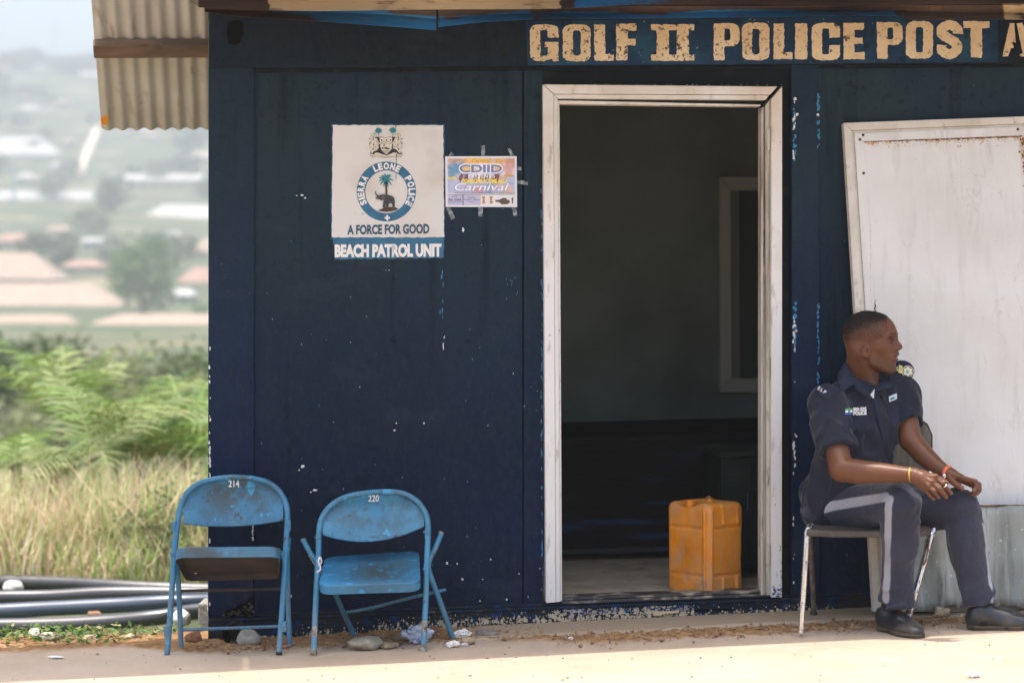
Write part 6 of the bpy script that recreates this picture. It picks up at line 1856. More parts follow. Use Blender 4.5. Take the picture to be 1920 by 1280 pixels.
def ept(x, y, o=.001):
    r = Vector(((x - 960) / F, 1.0, -(y - YH) / F)); o_ = Vector((0, 0, H)); c = sum(ef, Vector()) / len(ef) + en * .002
    return o_ + r * (en.dot(c - o_) / en.dot(r)) + en * o
def epoly(pts, mm, nm, o):
    mbq = MB(); mbq.prism([ept(x, y, o) for x, y in pts], en * .0006); return mbq.build(nm, mm, eo)
circ = lambda cx, cy, r, n=20: [(cx + r * math.cos(2 * math.pi * k / n), cy + r * math.sin(2 * math.pi * k / n)) for k in range(n)]
epoly(circ(1701.5, 696.5, 11.2), M_bc, 'badge', .0018); epoly(circ(1701.5, 696.5, 10.0), M_flap, 'badge_ring', .0026); epoly(circ(1701.5, 696.5, 8.9), M_bc, 'badge_disc', .0034); epoly(circ(1700.5, 697, 3.6, 9), M_bg, 'badge_centre', .0042)
for a in range(0, 360, 60): epoly([(1701.5 + r * math.cos(R(a + t)), 696.5 + r * math.sin(R(a + t))) for r, t in ((7.2, -13), (8.4, -13), (8.4, 13), (7.2, 13))], M_flap, 'badge_letters', .0042)
epoly([(1685, 684), (1691.5, 686), (1690.5, 700), (1684, 698.5)], M_by, 'rank_crest', .0022); epoly([(1686.5, 688), (1690, 689), (1689.5, 695), (1686, 694)], M_bg, 'rank_crest', .003)
epoly(circ(1682, 693.5, 1.6, 8), M_bc, 'rank_star', .0022); epoly(circ(1681.5, 689, 1.3, 8), M_bc, 'rank_star', .0022)
# chest patch and name plate
m = Mat('flag_green', lin(.05, .34, .12), .6); Mg = m.done(); m = Mat('flag_white', lin(.68, .68, .66), .6); Mw = m.done(); m = Mat('flag_blue', lin(.012, .10, .40), .6); Mbl = m.done()
for k, mm in enumerate((Mg, Mw, Mbl)):
    decal([(1585, 765.5 + k * 3.8), (1598.5, 765 + k * 3.8), (1598.5, 768.8 + k * 3.8), (1585.2, 769.3 + k * 3.8)], (3, 2), mm, 'flag_stripe', shirt_o, off=.0075)
drape_text('SIERRA LEONE', [(1599.5, 764.0), (1624, 762.5), (1624.5, 769), (1599.5, 770.5)], Mw, 'lettering', shirt_o, .045, .0075)
drape_text('POLICE', [(1600, 771.0), (1624.5, 769.5), (1625, 777), (1600, 778.5)], Mw, 'lettering', shirt_o, .05, .0075)
m = Mat('name_plate', lin(.46, .54, .54), .35); nm_ = decal([(1666.5, 743), (1681.5, 737), (1682, 747.5), (1667.5, 753.5)], (4, 3), m.done(), 'name_plate', shirt_o, off=.007, th=.003)
m = Mat('plate_blue', lin(.03, .12, .20), .4); decal([(1669.5, 746.5), (1677.5, 743.2), (1678, 746.8), (1670, 750.2)], (2, 2), m.done(), 'plate_print', nm_, off=.0095, th=.001)
# undershirt in the open collar
m = Mat('undershirt', lin(.52, .54, .52), .8); mb = MB(); a_ = hitS([(1629.5, 739.5), (1641, 728.5), (1637.5, 744)], d0=8.3, off=.004)
vq = vee[2]; tri = [P(1631, 741, vq.y - .004), P(1640, 729, vq.y - .004), P(1638.5, 747, vq.y - .006)]
mb.prism(tri, Vector((0, .004, 0))); mb.build('undershirt', m.done(), person)
# collar: two folded leaves
def leaf_mesh(name, pts, thick=.005):
    pts = [P(*p) for p in pts]; mbq = MB(); mbq.prism(pts, Vector((.002, thick, -.001))); return mbq
def collar(pts_in, pts_out, n=10):
    """strip between the fold at the neck and the free edge"""
    a = smooth_path([P(*p) for p in pts_in], n); b = smooth_path([P(*p) for p in pts_out], n)
    rows_ = []
    for i in range(len(a)):
        r_ = []
        for j in range(6):
            t = j / 5; p = a[i].lerp(b[i], t) + Vector((0, -.012, .006)) * math.sin(math.pi * t) * .8; r_.append(p)
        rows_.append(r_)
    return panel_patch(rows_, .005, Vector((.2, 1, -.1)))
collar([(1600, 672, 8.80), (1588.5, 671, 8.77), (1592, 690, 8.675), (1609.5, 716, 8.605)], [(1597, 700, 8.83), (1573, 698, 8.77), (1571, 712, 8.62), (1578, 735.5, 8.578)]).build('collar', M_flap, shirt_o, smooth=True)
collar([(1640, 690, 8.83), (1652, 699, 8.77), (1653, 708, 8.70), (1643, 733, 8.615)], [(1662, 702, 8.85), (1674, 708, 8.78), (1677, 716, 8.69), (1669, 728, 8.635)]).build('collar', M_flap, shirt_o, smooth=True)
collar([(1609, 716, 8.606), (1616, 724, 8.60), (1625, 733, 8.595), (1635, 744, 8.592)], [(1600, 722, 8.597), (1608, 731, 8.585), (1620, 739, 8.580), (1633, 748, 8.586)]).build('collar', M_flap, shirt_o, smooth=True)

# ---- trousers
kzR = (hmR - knR).normalized(); kzL = (hmL - knL).normalized()
tr_p = [('u', ell(hipc + Vector((0, 0, -.025)), (.165, .14, .105), TM), 0),
        ('u', chain([hpR, P(1630, 945, 8.60), knR], [.094, .088, .072]), .05), ('u', chain([hpL, P(1712, 953, 8.75), knL], [.094, .086, .072]), .05),
        ('u', cut(chain([knR, P(1689, 1010, 8.47), P(1682, 1080, 8.515), hmR + kzR * .08], [.072, .0700, .060, .055]), half(hmR, kzR)), .012),
        ('u', cut(chain([knL, P(1813, 1020, 8.585), P(1824, 1085, 8.57), hmL + kzL * .08], [.072, .0680, .060, .054]), half(hmL, kzL + Vector((-.12, 0, 0)))), .012),
        ('s', cone(hmR - kzR * .05, hmR + kzR * .05, .048, .048), .002), ('s', cone(hmL - kzL * .05, hmL + kzL * .05, .047, .047), .002),
        ('s', chain([P(1672, 948, 8.36), P(1690, 930, 8.345), P(1712, 918, 8.36)], [.003, .003, .002]), .004)]
def ridge(p, sc, st, w=3.0):
    return -np.maximum(0, 1 - np.abs(fold(p, sc, st)) * w)
def tr_post(p, d):
    low = np.clip((.42 - p[:, 2]) / .1, 0, 1); hi = 1 - low
    kn = np.exp(-(((p - A(knR)) ** 2).sum(1)) / .010) + np.exp(-(((p - A(knL)) ** 2).sum(1)) / .010)
    an = np.clip((.22 - p[:, 2]) / .12, 0, 1)
    return d + low * .0075 * fold(p, 15, (.1, 0, 1)) + hi * .0085 * fold(p, 15, (.8, -.6, .35)) + kn * .009 * fold(p, 24, (.7, -.4, .6)) + an * .010 * fold(p, 26, (.9, -.3, .35)) + .010 * kn * ridge(p, 14, (.75, -.35, .55), 2.6) + .0085 * low * ridge(p, 8, (.16, 0, 1), 3.2) + .007 * low * ridge(p + 5, 11, (.75, -.2, -.65), 3.2) + .011 * an * ridge(p + 3, 17, (.9, -.3, .3), 2.6) + .008 * hi * ridge(p, 10, (.8, -.6, .3), 3.2) + .001 * vnoise(p, 70)
hitT, fieldT = tracer(tr_p, tr_post)
v, f = sdf_mesh(tr_p, (1.05, 8.20, .03), (2.0, 9.1, .60), .0036, tr_post)
v = relax(v, f, 1, .4)
col = np.tile(np.array([.0300, .0320, .0500]), (len(v), 1)) * (1 + .15 * vnoise(v, 7))[:, None]
def seg_dist(v, pts):
    d = np.full(len(v), 9.)
    for a, b in zip(pts, pts[1:]):
        a = A(a); ab = A(b) - a; t = np.clip((v - a) @ ab / (ab @ ab), 0, 1); d = np.minimum(d, np.linalg.norm(v - a - t[:, None] * ab, axis=1))
    return d
st_a = hitT([(1535, 956), (1560, 948), (1590, 943), (1620, 938), (1645, 934), (1660, 931)], off=0)
st_b = hitT([(1668, 936), (1666, 945), (1665, 962), (1664.5, 990), (1664, 1030), (1662.5, 1070), (1661, 1100), (1660, 1123)], off=0)
st_c = [p + Vector((0, .008, 0)) for p in hitT([(1843, 985), (1849, 1020), (1852, 1060), (1856, 1095), (1859, 1125)], off=0)]
ds_ = np.minimum(np.minimum(seg_dist(v, st_a) - .019, seg_dist(v, st_b) - .0165), seg_dist(v, st_c) - .012)
mk = np.clip(.5 - ds_ / .004, 0, 1)[:, None]
col = col * (1 - mk) + np.array([.29, .295, .325]) * mk
trs = np_mesh('trousers', v, f, M_trs, person, cols=col)

# ---- shoes
def shoe(name, ank, fdir, length, lift=.0):
    fd = Vector(fdir).normalized(); sd = Vector((-fd.y, fd.x, 0)); g0 = gz(ank.x) + .001
    o = Vector((ank.x, ank.y, g0))
    def s_(a, b, c): return o + fd * a + sd * b + Vector((0, 0, c))
    SM = np.array([[fd.x, sd.x, 0], [fd.y, sd.y, 0], [0, 0, 1]])
    L = length; heel = -.062; toe = heel + L
    pr = [('u', ell(s_(heel + .045, 0, .040), (.047, .036, .050), SM), 0), ('u', ell(s_(heel + .50 * L, .004, .034), (.30 * L, .039, .042), SM), .03),
          ('u', ell(s_(toe - .085, .004, .025), (.085, .045, .031), SM), .03), ('u', cone(s_(heel + .060, 0, .062), s_(heel + .52 * L, .002, .045), .040, .028), .03),
          ('u', cone(s_(heel + .048, 0, .05), s_(heel + .055, 0, .092), .038, .039), .02),
          ('s', cone(s_(heel + .058, 0, .085), s_(heel + .062, 0, .16), .034, .036), .004),
          ('i', half(s_(heel + .03, 0, .088), Vector((0, 0, 1)) - fd * .28), .004), ('i', half(s_(0, 0, .014), Vector((0, 0, -1))), .002)]
    for k in range(3): pr.append(('s', cone(s_(toe - .105 + .012 * k, -.03, .064 - .003 * k), s_(toe - .100 + .010 * k, .034, .064 - .003 * k), .0022, .0022), .006))
    v, f = sdf_mesh(pr, (o.x - .32, o.y - .32, g0 - .01), (o.x + .32, o.y + .32, g0 + .16), .003, lambda p, d: d + .0012 * vnoise(p, 28))
    so = np_mesh(name, relax(v, f, 1), f, M_shoe, person)
    sp = [('u', cone(s_(heel + .040, 0, .014), s_(heel + .050, 0, .014), .0375, .036), 0), ('u', cone(s_(heel + .05, 0, .014), s_(toe - .10, .004, .014), .033, .044), .02), ('u', ell(s_(toe - .086, .004, .014), (.089, .0485, .05), SM), .02), ('i', half(s_(0, 0, .017), Vector((0, 0, 1))), .002), ('i', half(s_(0, 0, .001), Vector((0, 0, -1))), .001)]
    v, f = sdf_mesh(sp, (o.x - .32, o.y - .32, g0 - .01), (o.x + .32, o.y + .32, g0 + .05), .003)
    np_mesh('sole', v, f, M_sole, so)
    mb = MB()
    for k in range(4):
        a = heel + .095 + .017 * k; h_ = .0905 - .0085 * k
        mb.tube(smooth_path([s_(a, -.022, h_ - .008), s_(a + .004, 0, h_ + .004), s_(a, .022, h_ - .008)], 3), .0018, 6)
    for q in (-1, 1): mb.tube(smooth_path([s_(heel + .10, 0, .096), s_(heel + .105, q * .016, .108), s_(heel + .128, q * .024, .100), s_(heel + .125, q * .008, .092), s_(heel + .10, 0, .096)], 4), .0017, 6)
    m = bpy.data.materials.get('shoe_lace') or Mat('shoe_lace', lin(.13, .12, .10), .8).done()
    mb.build('lace', m, so, smooth=True)
    return so
shoe('shoe', P(1667, 1142, 8.57), (.40, -.92, 0), .275)
shoe('shoe', P(1841, 1142, 8.555), (.985, -.13, 0), .285)
for a, b, ra in ((P(1671, 1132, 8.56), P(1667, 1160, 8.57), .0385), (P(1838, 1118, 8.555), P(1841, 1160, 8.555), .041)):
    v, f = sdf_mesh([('u', cone(a, b, ra, ra + .001), 0)], (a.x - .08, a.y - .08, b.z - .06), (a.x + .08, a.y + .08, a.z + .06), .003, lambda p, d: d + .0018 * vnoise(p * np.array([.4, .4, 1]), 60))
    np_mesh('sock', v, f, M_sock, person)

# ---- bracelets, ring, white stick
def band(name, c, axis, r, tr, mm, flat=1.0, n=26):
    ax = Vector(axis).normalized(); u = ax.orthogonal().normalized(); w = ax.cross(u)
    mb = MB(); mb.tube([c + (u * math.cos(2 * math.pi * k / n) + w * math.sin(2 * math.pi * k / n)) * r for k in range(n)], tr, 8, closed=True)
    return mb.build(name, mm, person, smooth=True)
m = Mat('yellow_rubber', lin(.56, .36, .03), .5); band('bracelet', P(1707.5, 890, 8.32), (wrR - elR) + Vector((0.02, 0, .03)), .0268, .0030, m.done())
m = Mat('orange_band', lin(.60, .13, .05), .5); Mo = m.done()
for k in (0, .006): band('bracelet', wrL - (wrL - elL).normalized() * (.006 - k), (wrL - elL) + Vector((0, 0, .10)), .0285, .0042, Mo)
m = Mat('steel_clasp', lin(.6, .6, .6), .25, .9); mb = MB(); c = P(1770.5, 892, 8.515); mb.lathe(c, [(.008, 0), (.0085, .004), (.005, .006)], 12, (-.5, -.8, .1)); mb.build('clasp', m.done(), person, smooth=True)
m = Mat('silver_ring', lin(.75, .74, .70), .2, .9); rc = idxR[1].lerp(idxR[2], .30); band('ring', rc, idxR[2] - idxR[1], .0100, .0014, m.done())
mb = MB(); mb.tube([P(1742.5, 884, 8.305), P(1770, 903, 8.303)], .0030, 10)
m = Mat('white_paper_stick', lin(.74, .70, .66), .6)
tag(mb.build('white_stick', m.done(), None, smooth=True), 'thin white stick held between thumb and index finger of the seated man', 'stick')
# ================================================================== the land behind
KF = 2.2              # the town stands this much farther than the grass
TC = [(8.6, -.60), (9.6, -.52), (11.6, -.50), (12.6, -.41), (13.4, -.42), (20, -.95), (30, -1.4), (60, -1.7), (100, -1.9), (200, -2.9), (308, -3.5), (396, -.4), (484, 6.1), (572, 13.8), (704, 27), (880, 51), (1056, 82), (1232, 120), (1364, 139), (1600, 134)]
TY = np.array([c[0] for c in TC]); TZ_ = np.array([c[1] for c in TC])
def tz(x, y):
    z = np.interp(y, TY, TZ_)
    q = np.stack([np.atleast_1d(x) * .006, np.atleast_1d(y) * .006, np.zeros(np.size(x))], 1)
    return z + vnoise(q, 1.0) * np.clip((np.atleast_1d(y) - 60) / 600, 0, 1) * 5.0
def tzs(x, y): return float(tz(np.array([x]), np.array([y]))[0])
ds = np.concatenate([np.linspace(8.6, 14, 14), np.linspace(15, 100, 40), np.linspace(105, 1600, 120)])
ss = np.linspace(-.55, .80, 110)
Dm, Sm = np.meshgrid(ds, ss, indexing='ij')
tx = Sm * (Dm + 6) - .4
tzv = tz(tx.ravel(), Dm.ravel())
tzv = np.where((tx.ravel() > -1.0) & (Dm.ravel() < 13), np.minimum(tzv, -.6), tzv)
tv = np.stack([tx.ravel(), Dm.ravel(), tzv], 1)
n_s = len(ss); ii, jj = np.meshgrid(np.arange(len(ds) - 1), np.arange(n_s - 1), indexing='ij'); idx = (ii * n_s + jj).ravel()
tf = np.stack([idx, idx + 1, idx + n_s + 1, idx + n_s], 1)
m = Mat('hill_ground', lin(.070, .085, .042), .95, spec=.1)
m.speck(lin(.22, .18, .11), .045, .52, .66, detail=8); m.speck(lin(.045, .075, .028), .05, .5, .66, detail=8, off=(30, 0, 0)); m.speck(lin(.34, .29, .20), .9, .56, .70, detail=8, k=.5)
tag(np_mesh('terrain', tv, tf, m.done()), kind='structure')

def far(px, d):          # point on the land seen in column px at distance d
    x = (px - 960) / F * d
    return Vector((x, d, tzs(x, d)))

# ---- houses of the town
def fmat(name, col): 
    m = bpy.data.materials.get(name)
    if m: return m
    q_ = Mat(name, col, .85); q_.speck(lin(col[0] * .72, col[1] * .70, col[2] * .68), .5, .45, .7, detail=7, k=.7); q_.speck(lin(min(1, col[0] * 1.15), min(1, col[1] * 1.1), col[2] * 1.05), 1.7, .5, .7, detail=6, k=.5)
    return q_.done()
R_TAN = lin(.31, .23, .17); R_RUST = lin(.30, .18, .13); R_ZINC = lin(.38, .37, .35); R_GREY = lin(.36, .34, .32)
W_WHITE = lin(.52, .51, .48); W_CREAM = lin(.50, .42, .32); W_BLUE = lin(.25, .34, .44); W_GREY = lin(.34, .33, .32)
def house(x0, x1, yr, ye, yb, d, rm, wm, label, storeys=1, nwin=3, depth=None, hip=False, group='houses of the town on the hillside'):
    d *= KF; depth = depth * 2 if depth else None
    X0, X1 = (x0 - 960) / F * d, (x1 - 960) / F * d
    w = X1 - X0; ze = H - (ye - YH) / F * d; zb = min(H - (yb - YH) / F * d, min(tzs(X0, d), tzs(X1, d)) + .3) - .8
    dep = depth or max(6.0, w * .55)
    zr = H - (yr - YH) / F * (d + dep / 2)
    zr = max(zr, ze + .35)
    root = empty('house', (0.5 * (X0 + X1), d, zb), label, 'house', group)
    wmat = fmat('wall_%d_%d' % (int(wm[0] * 100), int(wm[2] * 100)), wm); rmat = fmat('roof_%d_%d' % (int(rm[0] * 100), int(rm[2] * 100)), rm)
    mb = MB(); o = .7
    mb.box((X0 + o, d + o, zb), (X1 - o, d + dep - o, ze)); mb.build('wall', wmat, root)
    mb = MB(); in_ = w * .2 if hip else 0
    a = [Vector((X0, d, ze)), Vector((X1, d, ze)), Vector((X1, d + dep, ze)), Vector((X0, d + dep, ze))]
    r = [Vector((X0 + in_, d + dep / 2, zr)), Vector((X1 - in_, d + dep / 2, zr))]
    dn = Vector((0, 0, -.25))
    mb.add(a + r + [p + dn for p in a], [(0, 1, 5, 4), (2, 3, 4, 5), (1, 2, 5), (3, 0, 4), (6, 7, 1, 0), (7, 8, 2, 1), (8, 9, 3, 2), (9, 6, 0, 3), (9, 8, 7, 6)])
    mb.build('roof', rmat, root)
    gl = fmat('dark_opening', lin(.05, .055, .06))
    hgt = max(1.8, (ze - (H - (yb - YH) / F * d)) / storeys)
    for s_ in range(storeys):
        zc = ze - hgt * (s_ + .5)
        for k in range(nwin):
            xc = X0 + w * (k + .7) / (nwin + .4)
            mb = MB(); mb.box((xc - .5, d + o - .05, zc - hgt * .22), (xc + .5, d + o - .004, zc + hgt * .22)); mb.build('window', gl, root)
    return root
hs = [(-190, 104, 474, 523, 545, 190, R_TAN, W_CREAM, 'long house with a broad tan roof at the left edge, behind the palms', 1, 4, None, True),
      (-260, 240, 530, 585, 610, 165, R_TAN, W_GREY, 'longest low building with a wide tan roof just above the palms', 1, 6, None, True),
      (-80, 158, 590, 620, 655, 140, R_TAN, W_CREAM, 'nearest low tan roofed house at the left, half hidden by palm leaves', 1, 4, None, True),
      (148, 470, 588, 612, 660, 138, R_TAN, W_BLUE, 'nearest low house with pale blue walls beside the cabin corner', 1, 5, None, True),
      (-60, 165, 357, 401, 424, 330, R_ZINC, W_GREY, 'wide white roofed hall halfway up the hillside', 1, 4, None, False),
      (80, 150, 399, 404, 418, 322, R_ZINC, W_BLUE, 'small pale blue annex under the wide white roofed hall', 1, 3, 5, False),
      (200, 268, 270, 286, 322, 440, R_ZINC, W_WHITE, 'white two storey house on the upper hillside beside the pale track', 2, 3, None, True),
      (228, 376, 326, 338, 392, 372, R_GREY, W_CREAM, 'pale two storey block below the white house, near the cabin', 2, 6, None, False),
      (252, 470, 384, 414, 436, 302, R_ZINC, W_GREY, 'broad pale grey roof below the two storey block', 1, 5, None, True),
      (-120, 107, 256, 290, 308, 420, R_ZINC, W_WHITE, 'wide pale roofed house on the upper left of the hillside', 1, 5, None, True),
      (355, 480, 446, 472, 502, 232, R_TAN, W_CREAM, 'tan roofed house close to the cabin corner, above the green tree', 1, 3, None, True),
      (328, 480, 500, 529, 552, 196, R_RUST, W_GREY, 'reddish roofed house close to the cabin corner', 1, 3, None, True),
      (303, 362, 541, 553, 578, 172, R_ZINC, W_WHITE, 'small white house right of the round green tree', 1, 2, 5, True),
      (112, 192, 487, 500, 514, 212, R_RUST, W_BLUE, 'small house with a rusty roof and blue wall left of the green tree', 1, 2, 5, True),
      (150, 190, 446, 452, 472, 242, R_ZINC, W_WHITE, 'tiny white house among dark trees', 1, 2, 4, False),
      (82, 130, 424, 432, 446, 262, R_TAN, W_CREAM, 'small tan house under the wide white roofed hall', 1, 2, 5, True),
      (-10, 50, 437, 452, 470, 246, R_RUST, W_GREY, 'small rust roofed house at the left edge below the white hall', 1, 2, 6, True),
      (150, 190, 136, 142, 190, 575, R_ZINC, W_WHITE, 'white tower house high on the hill beside the corrugated awning', 2, 2, 6, False),
      (8, 48, 138, 146, 162, 585, R_ZINC, W_CREAM, 'small hazy house near the top of the hill on the left', 1, 2, 6, True),
      (30, 100, 196, 206, 222, 505, R_GREY, W_CREAM, 'hazy low house on the upper slope below the hilltop', 1, 3, 6, True)]
for a in hs: house(*a)
random.seed(77)
for i in range(110):
    d = random.choice((random.uniform(300, 610), random.uniform(200, 420))); px = random.uniform(-60, 400); c = Vector(((px - 960) / F * d * KF, d * KF, 0)); c.z = tzs(c.x, c.y)
    yb = YH - (c.z - H) / c.y * F; w_ = random.uniform(16, 34) * 420 / d; h_ = random.uniform(7, 12) * 420 / d
    if any(a[0] - 2 < px + w_ * .5 and px - w_ * .5 < a[1] + 2 and a[2] - 3 < yb < a[4] + 9 for a in hs) or 130 < px < 195: continue
    house(px - w_ / 2, px + w_ / 2, yb - h_ * 1.75, yb - h_ * 1.05, yb, d, random.choice((R_TAN, R_ZINC, R_RUST, R_GREY)), random.choice((W_WHITE, W_CREAM, W_GREY)), 'small hazy house on the far hillside', 1, 2, 4, random.random() < .5, 'small houses scattered over the far hillside')
# pale track down the slope
mb = MB(); tr = [(182, 470), (176, 452), (168, 436), (160, 420), (153, 404), (149, 392)]
for (a, da), (b, db) in zip(tr, tr[1:]):
    q_ = [far(a - 7, da * KF), far(a + 7, da * KF), far(b + 8, db * KF), far(b - 8, db * KF)]
    mb.add([p + Vector((0, 0, 1.0)) for p in q_], [(0, 1, 2, 3)])
tag(mb.build('path', fmat('pale_track', lin(.62, .50, .38))), kind='structure')
# utility pole
c = far(26, 690); mb = MB(); mb.tube([c + Vector((0, 0, -.5)), c + Vector((0, 0, 12))], [.42, .3], 10)
pole = empty('utility_pole', c, 'pale blue utility pole in front of the wide white roofed hall', 'pole'); mb.build('pole', fmat('pole_blue', lin(.22, .32, .44)), pole)
mb = MB(); mb.box((c.x - 1.6, c.y - .1, c.z + 11.2), (c.x + 1.6, c.y + .1, c.z + 11.5)); mb.build('cross_arm', fmat('pole_blue', None), pole)
# mast on the hilltop
c = far(102, 1390); mb = MB()
for k in (-1, 1): mb.tube([c + Vector((k * .5, 0, -1)), c + Vector((k * .1, 0, 36))], .16, 6)
for k in range(12): mb.tube([c + Vector((-.5 + .033 * k, 0, k * 2.9)), c + Vector((.5 - .033 * k, 0, k * 2.9 + 2.8))], .09, 5)
tag(mb.build('radio_mast', fmat('mast_grey', lin(.3, .3, .3))), 'thin lattice mast on the hilltop skyline', 'mast')

# ---- trees
m = Mat('foliage_dark', lin(.040, .066, .026), .7, spec=.2); m.speck(lin(.075, .105, .040), .7, .45, .65); M_fd = m.done(thin=.25)
m = Mat('foliage_bright', lin(.075, .145, .030), .65, spec=.25); m.speck(lin(.13, .20, .05), .8, .45, .65); M_fb = m.done(thin=.3)
m = Mat('foliage_olive', lin(.105, .13, .055), .7, spec=.2); m.speck(lin(.17, .18, .09), .6, .45, .65); M_fo = m.done(thin=.3)
m = Mat('foliage_yellow', lin(.17, .20, .085), .65, spec=.2); m.speck(lin(.27, .28, .15), .9, .45, .65); M_fy = m.done(thin=.3)
m = Mat('bark', lin(.17, .14, .09), .9); m.speck(lin(.24, .20, .14), 8, .5, .65, stretch=(1, 1, .3)); M_bark = m.done()
def crown_np(nclump, nleaf, size, leaf, rg, squash=.75, top=1.0):
    """leaf faces in clumps spread through a crown about one unit wide, foot at z = 0"""
    cs = rg.normal(size=(nclump, 3)); cs /= np.linalg.norm(cs, axis=1)[:, None]
    cs *= (rg.uniform(.25, 1, nclump) ** .5)[:, None] * .5 * size
    cs[:, 2] = cs[:, 2] * squash + .62 * size * top
    rad = rg.uniform(.12, .24, nclump) * size
    c = np.repeat(cs, nleaf, 0); r_ = np.repeat(rad, nleaf)
    o = rg.normal(size=c.shape); o /= np.linalg.norm(o, axis=1)[:, None]
    p = c + o * (r_ * rg.uniform(.5, 1.05, len(r_)))[:, None]
    a = rg.normal(size=p.shape); a /= np.linalg.norm(a, axis=1)[:, None]
    b = np.cross(a, rg.normal(size=p.shape)); b /= np.linalg.norm(b, axis=1)[:, None]
    l = leaf * rg.uniform(.6, 1.3, len(p))[:, None]
    v = np.stack([p - a * l, p + b * l * .45, p + a * l, p - b * l * .45], 1).reshape(-1, 3)
    return v, np.arange(len(v)).reshape(-1, 4), cs
def make_tree(label, group, mat_, seed, size=1.0, squash=.75):
    rg = np.random.default_rng(seed)
    root = empty('tree', (0, 0, 0), label, 'tree', group)
    v, f, cs = crown_np(26, 46, 1.0, .045, rg, squash)
    np_mesh('crown', v, f, mat_, root, smooth=False)
    mb = MB(); mb.tube(smooth_path([(0, 0, -.15), (.01, 0, .15), (-.01, .01, .35), (.02, 0, .6)], 3), [.045, .044, .042, .040, .038, .036, .033, .03, .026, .02], 8)
    for k in range(6): mb.tube([Vector((0, 0, .22 + .04 * k)), Vector(cs[k]) * .6 + Vector((0, 0, .2)), Vector(cs[k])], [.02, .013, .006], 6)
    mb.build('trunk', M_bark, root, smooth=True)
    return root
def copy_tree(o, parent=None):
    c = o.copy(); COL.objects.link(c)
    if parent is not None: c.parent = parent
    for ch in list(o.children): copy_tree(ch, c)
    return c
protos = {}
def tree(kind, px, d, hgt_px, label, group, wid=1.0, base=None):
    if kind not in protos:
        o = protos[kind] = make_tree(label, group, {'d': M_fd, 'b': M_fb, 'o': M_fo}[kind[0]], sum(map(ord, kind)) * 3, 1.0, .8)
    else:
        o = copy_tree(protos[kind]); o['label'] = label; o['group'] = group
    d *= KF; c = far(px, d)
    if base is not None: c.z = H - (base - YH) / F * d
    s_ = hgt_px / F * d / 1.15
    o.location = c; o.scale = (s_ * wid, s_ * wid, s_); o.rotation_euler = (0, 0, random.uniform(0, 6.28))
    return o
random.seed(51)
G1 = 'trees in the town below the cabin'
for a in [('b1', 268, 152, 160, 'bright green round topped tree between the tan roofs', 1.0, 592), ('b2', 238, 158, 118, 'bright green tree joined to the left of the round topped tree', .9, 560), ('o1', 330, 205, 84, 'olive green tree right of and behind the round topped tree', 1.1, 512), ('d1', 112, 205, 72, 'dark bushy tree above the long tan roof', 1.4, 508),
          ('d2', 300, 215, 70, 'dark green tree behind the round topped tree', 1.3, 500), ('o2', 175, 268, 62, 'olive tree above the tiny white house', 1.5, 446), ('d1', 214, 300, 80, 'hazy dark tree right of the white roofed hall', 1.1, 405), ('o1', 150, 300, 48, 'hazy olive tree under the white hall', 1.3, 436),
          ('d2', 60, 200, 40, 'low dark tree behind the long tan roofed house', 1.6, 480), ('o2', 366, 180, 48, 'low olive tree beside the reddish roof', 1.4, 585), ('b1', 372, 150, 40, 'small bright tree at the cabin corner above the pale blue house', 1.3, 606), ('d1', 285, 160, 62, 'dark green bush tree under the round topped tree', 1.1, 612), ('o1', 205, 205, 46, 'small olive tree beside the rusty roofed blue house', 1.2, 505)]:
    tree(a[0], a[1], a[2], a[3], a[4], G1, a[5], a[6])
G2 = 'hazy trees on the far hillside'
for i in range(200):
    d = random.uniform(230, 640) if i < 165 else random.uniform(600, 660)
    px = random.uniform(-120, 460)
    c = far(px, d * KF)
    yb = YH - (c.z - H) / (d * KF) * F
    bad = any(a[0] - 8 < px < a[1] + 8 and a[2] - 4 < yb - 10 < a[4] + 6 and d < a[5] for a in hs)
    if bad or (140 < px < 192 and d < 480): continue
    tree(random.choice(('d1', 'd2', 'o1', 'o2')), px, d, random.uniform(24, 46), 'hazy green tree on the far hillside', G2, random.uniform(1.1, 1.9))

# ---- shrubs, palms, grass in front of the town
def bush(px, d, w, hgt, mat_, label, seed, leaf=.06, group='bushes between the grass and the town'):
    rg = np.random.default_rng(seed); c = far(px, d)
    root = empty('bush', c, label, 'bush', group)
    n = 30
    cs = rg.normal(size=(n, 3)) * np.array([w * .3, w * .2, hgt * .22]); cs[:, 2] = np.abs(cs[:, 2]) + hgt * .35
    nl = 60; p = np.repeat(cs, nl, 0) + rg.normal(size=(n * nl, 3)) * np.array([w * .10, w * .10, hgt * .13])
    a = rg.normal(size=p.shape); a /= np.linalg.norm(a, axis=1)[:, None]; b = np.cross(a, rg.normal(size=p.shape)); b /= np.linalg.norm(b, axis=1)[:, None]
    l = leaf * rg.uniform(.6, 1.4, len(p))[:, None]
    v = np.stack([p - a * l, p + b * l * .5, p + a * l, p - b * l * .5], 1).reshape(-1, 3) + A(c)
    np_mesh('foliage', v, np.arange(len(v)).reshape(-1, 4), mat_, root, smooth=False)
    mb = MB()
    for k in range(5): mb.tube([c + Vector((0, 0, -.1)), c + Vector(cs[k]) * .6, c + Vector(cs[k])], [.03, .02, .008], 6)
    mb.build('stem', M_bark, root)
    return root
bush(15, 58, 4.6, 2.0, M_fo, 'wide dull green bush at the left edge beyond the grass', 1, .12)
bush(115, 52, 3.2, 1.9, M_fo, 'low green bush left of the palms', 2, .11)
bush(-60, 50, 4, 1.8, M_fd, 'dark bush just outside the left edge', 12, .11)
bush(345, 40, 2.4, 1.9, M_fo, 'dull green bush behind the palms near the cabin corner', 3, .08)
bush(385, 30, 1.8, 1.6, M_fb, 'bright bush tight against the cabin corner behind the grass', 4, .07)
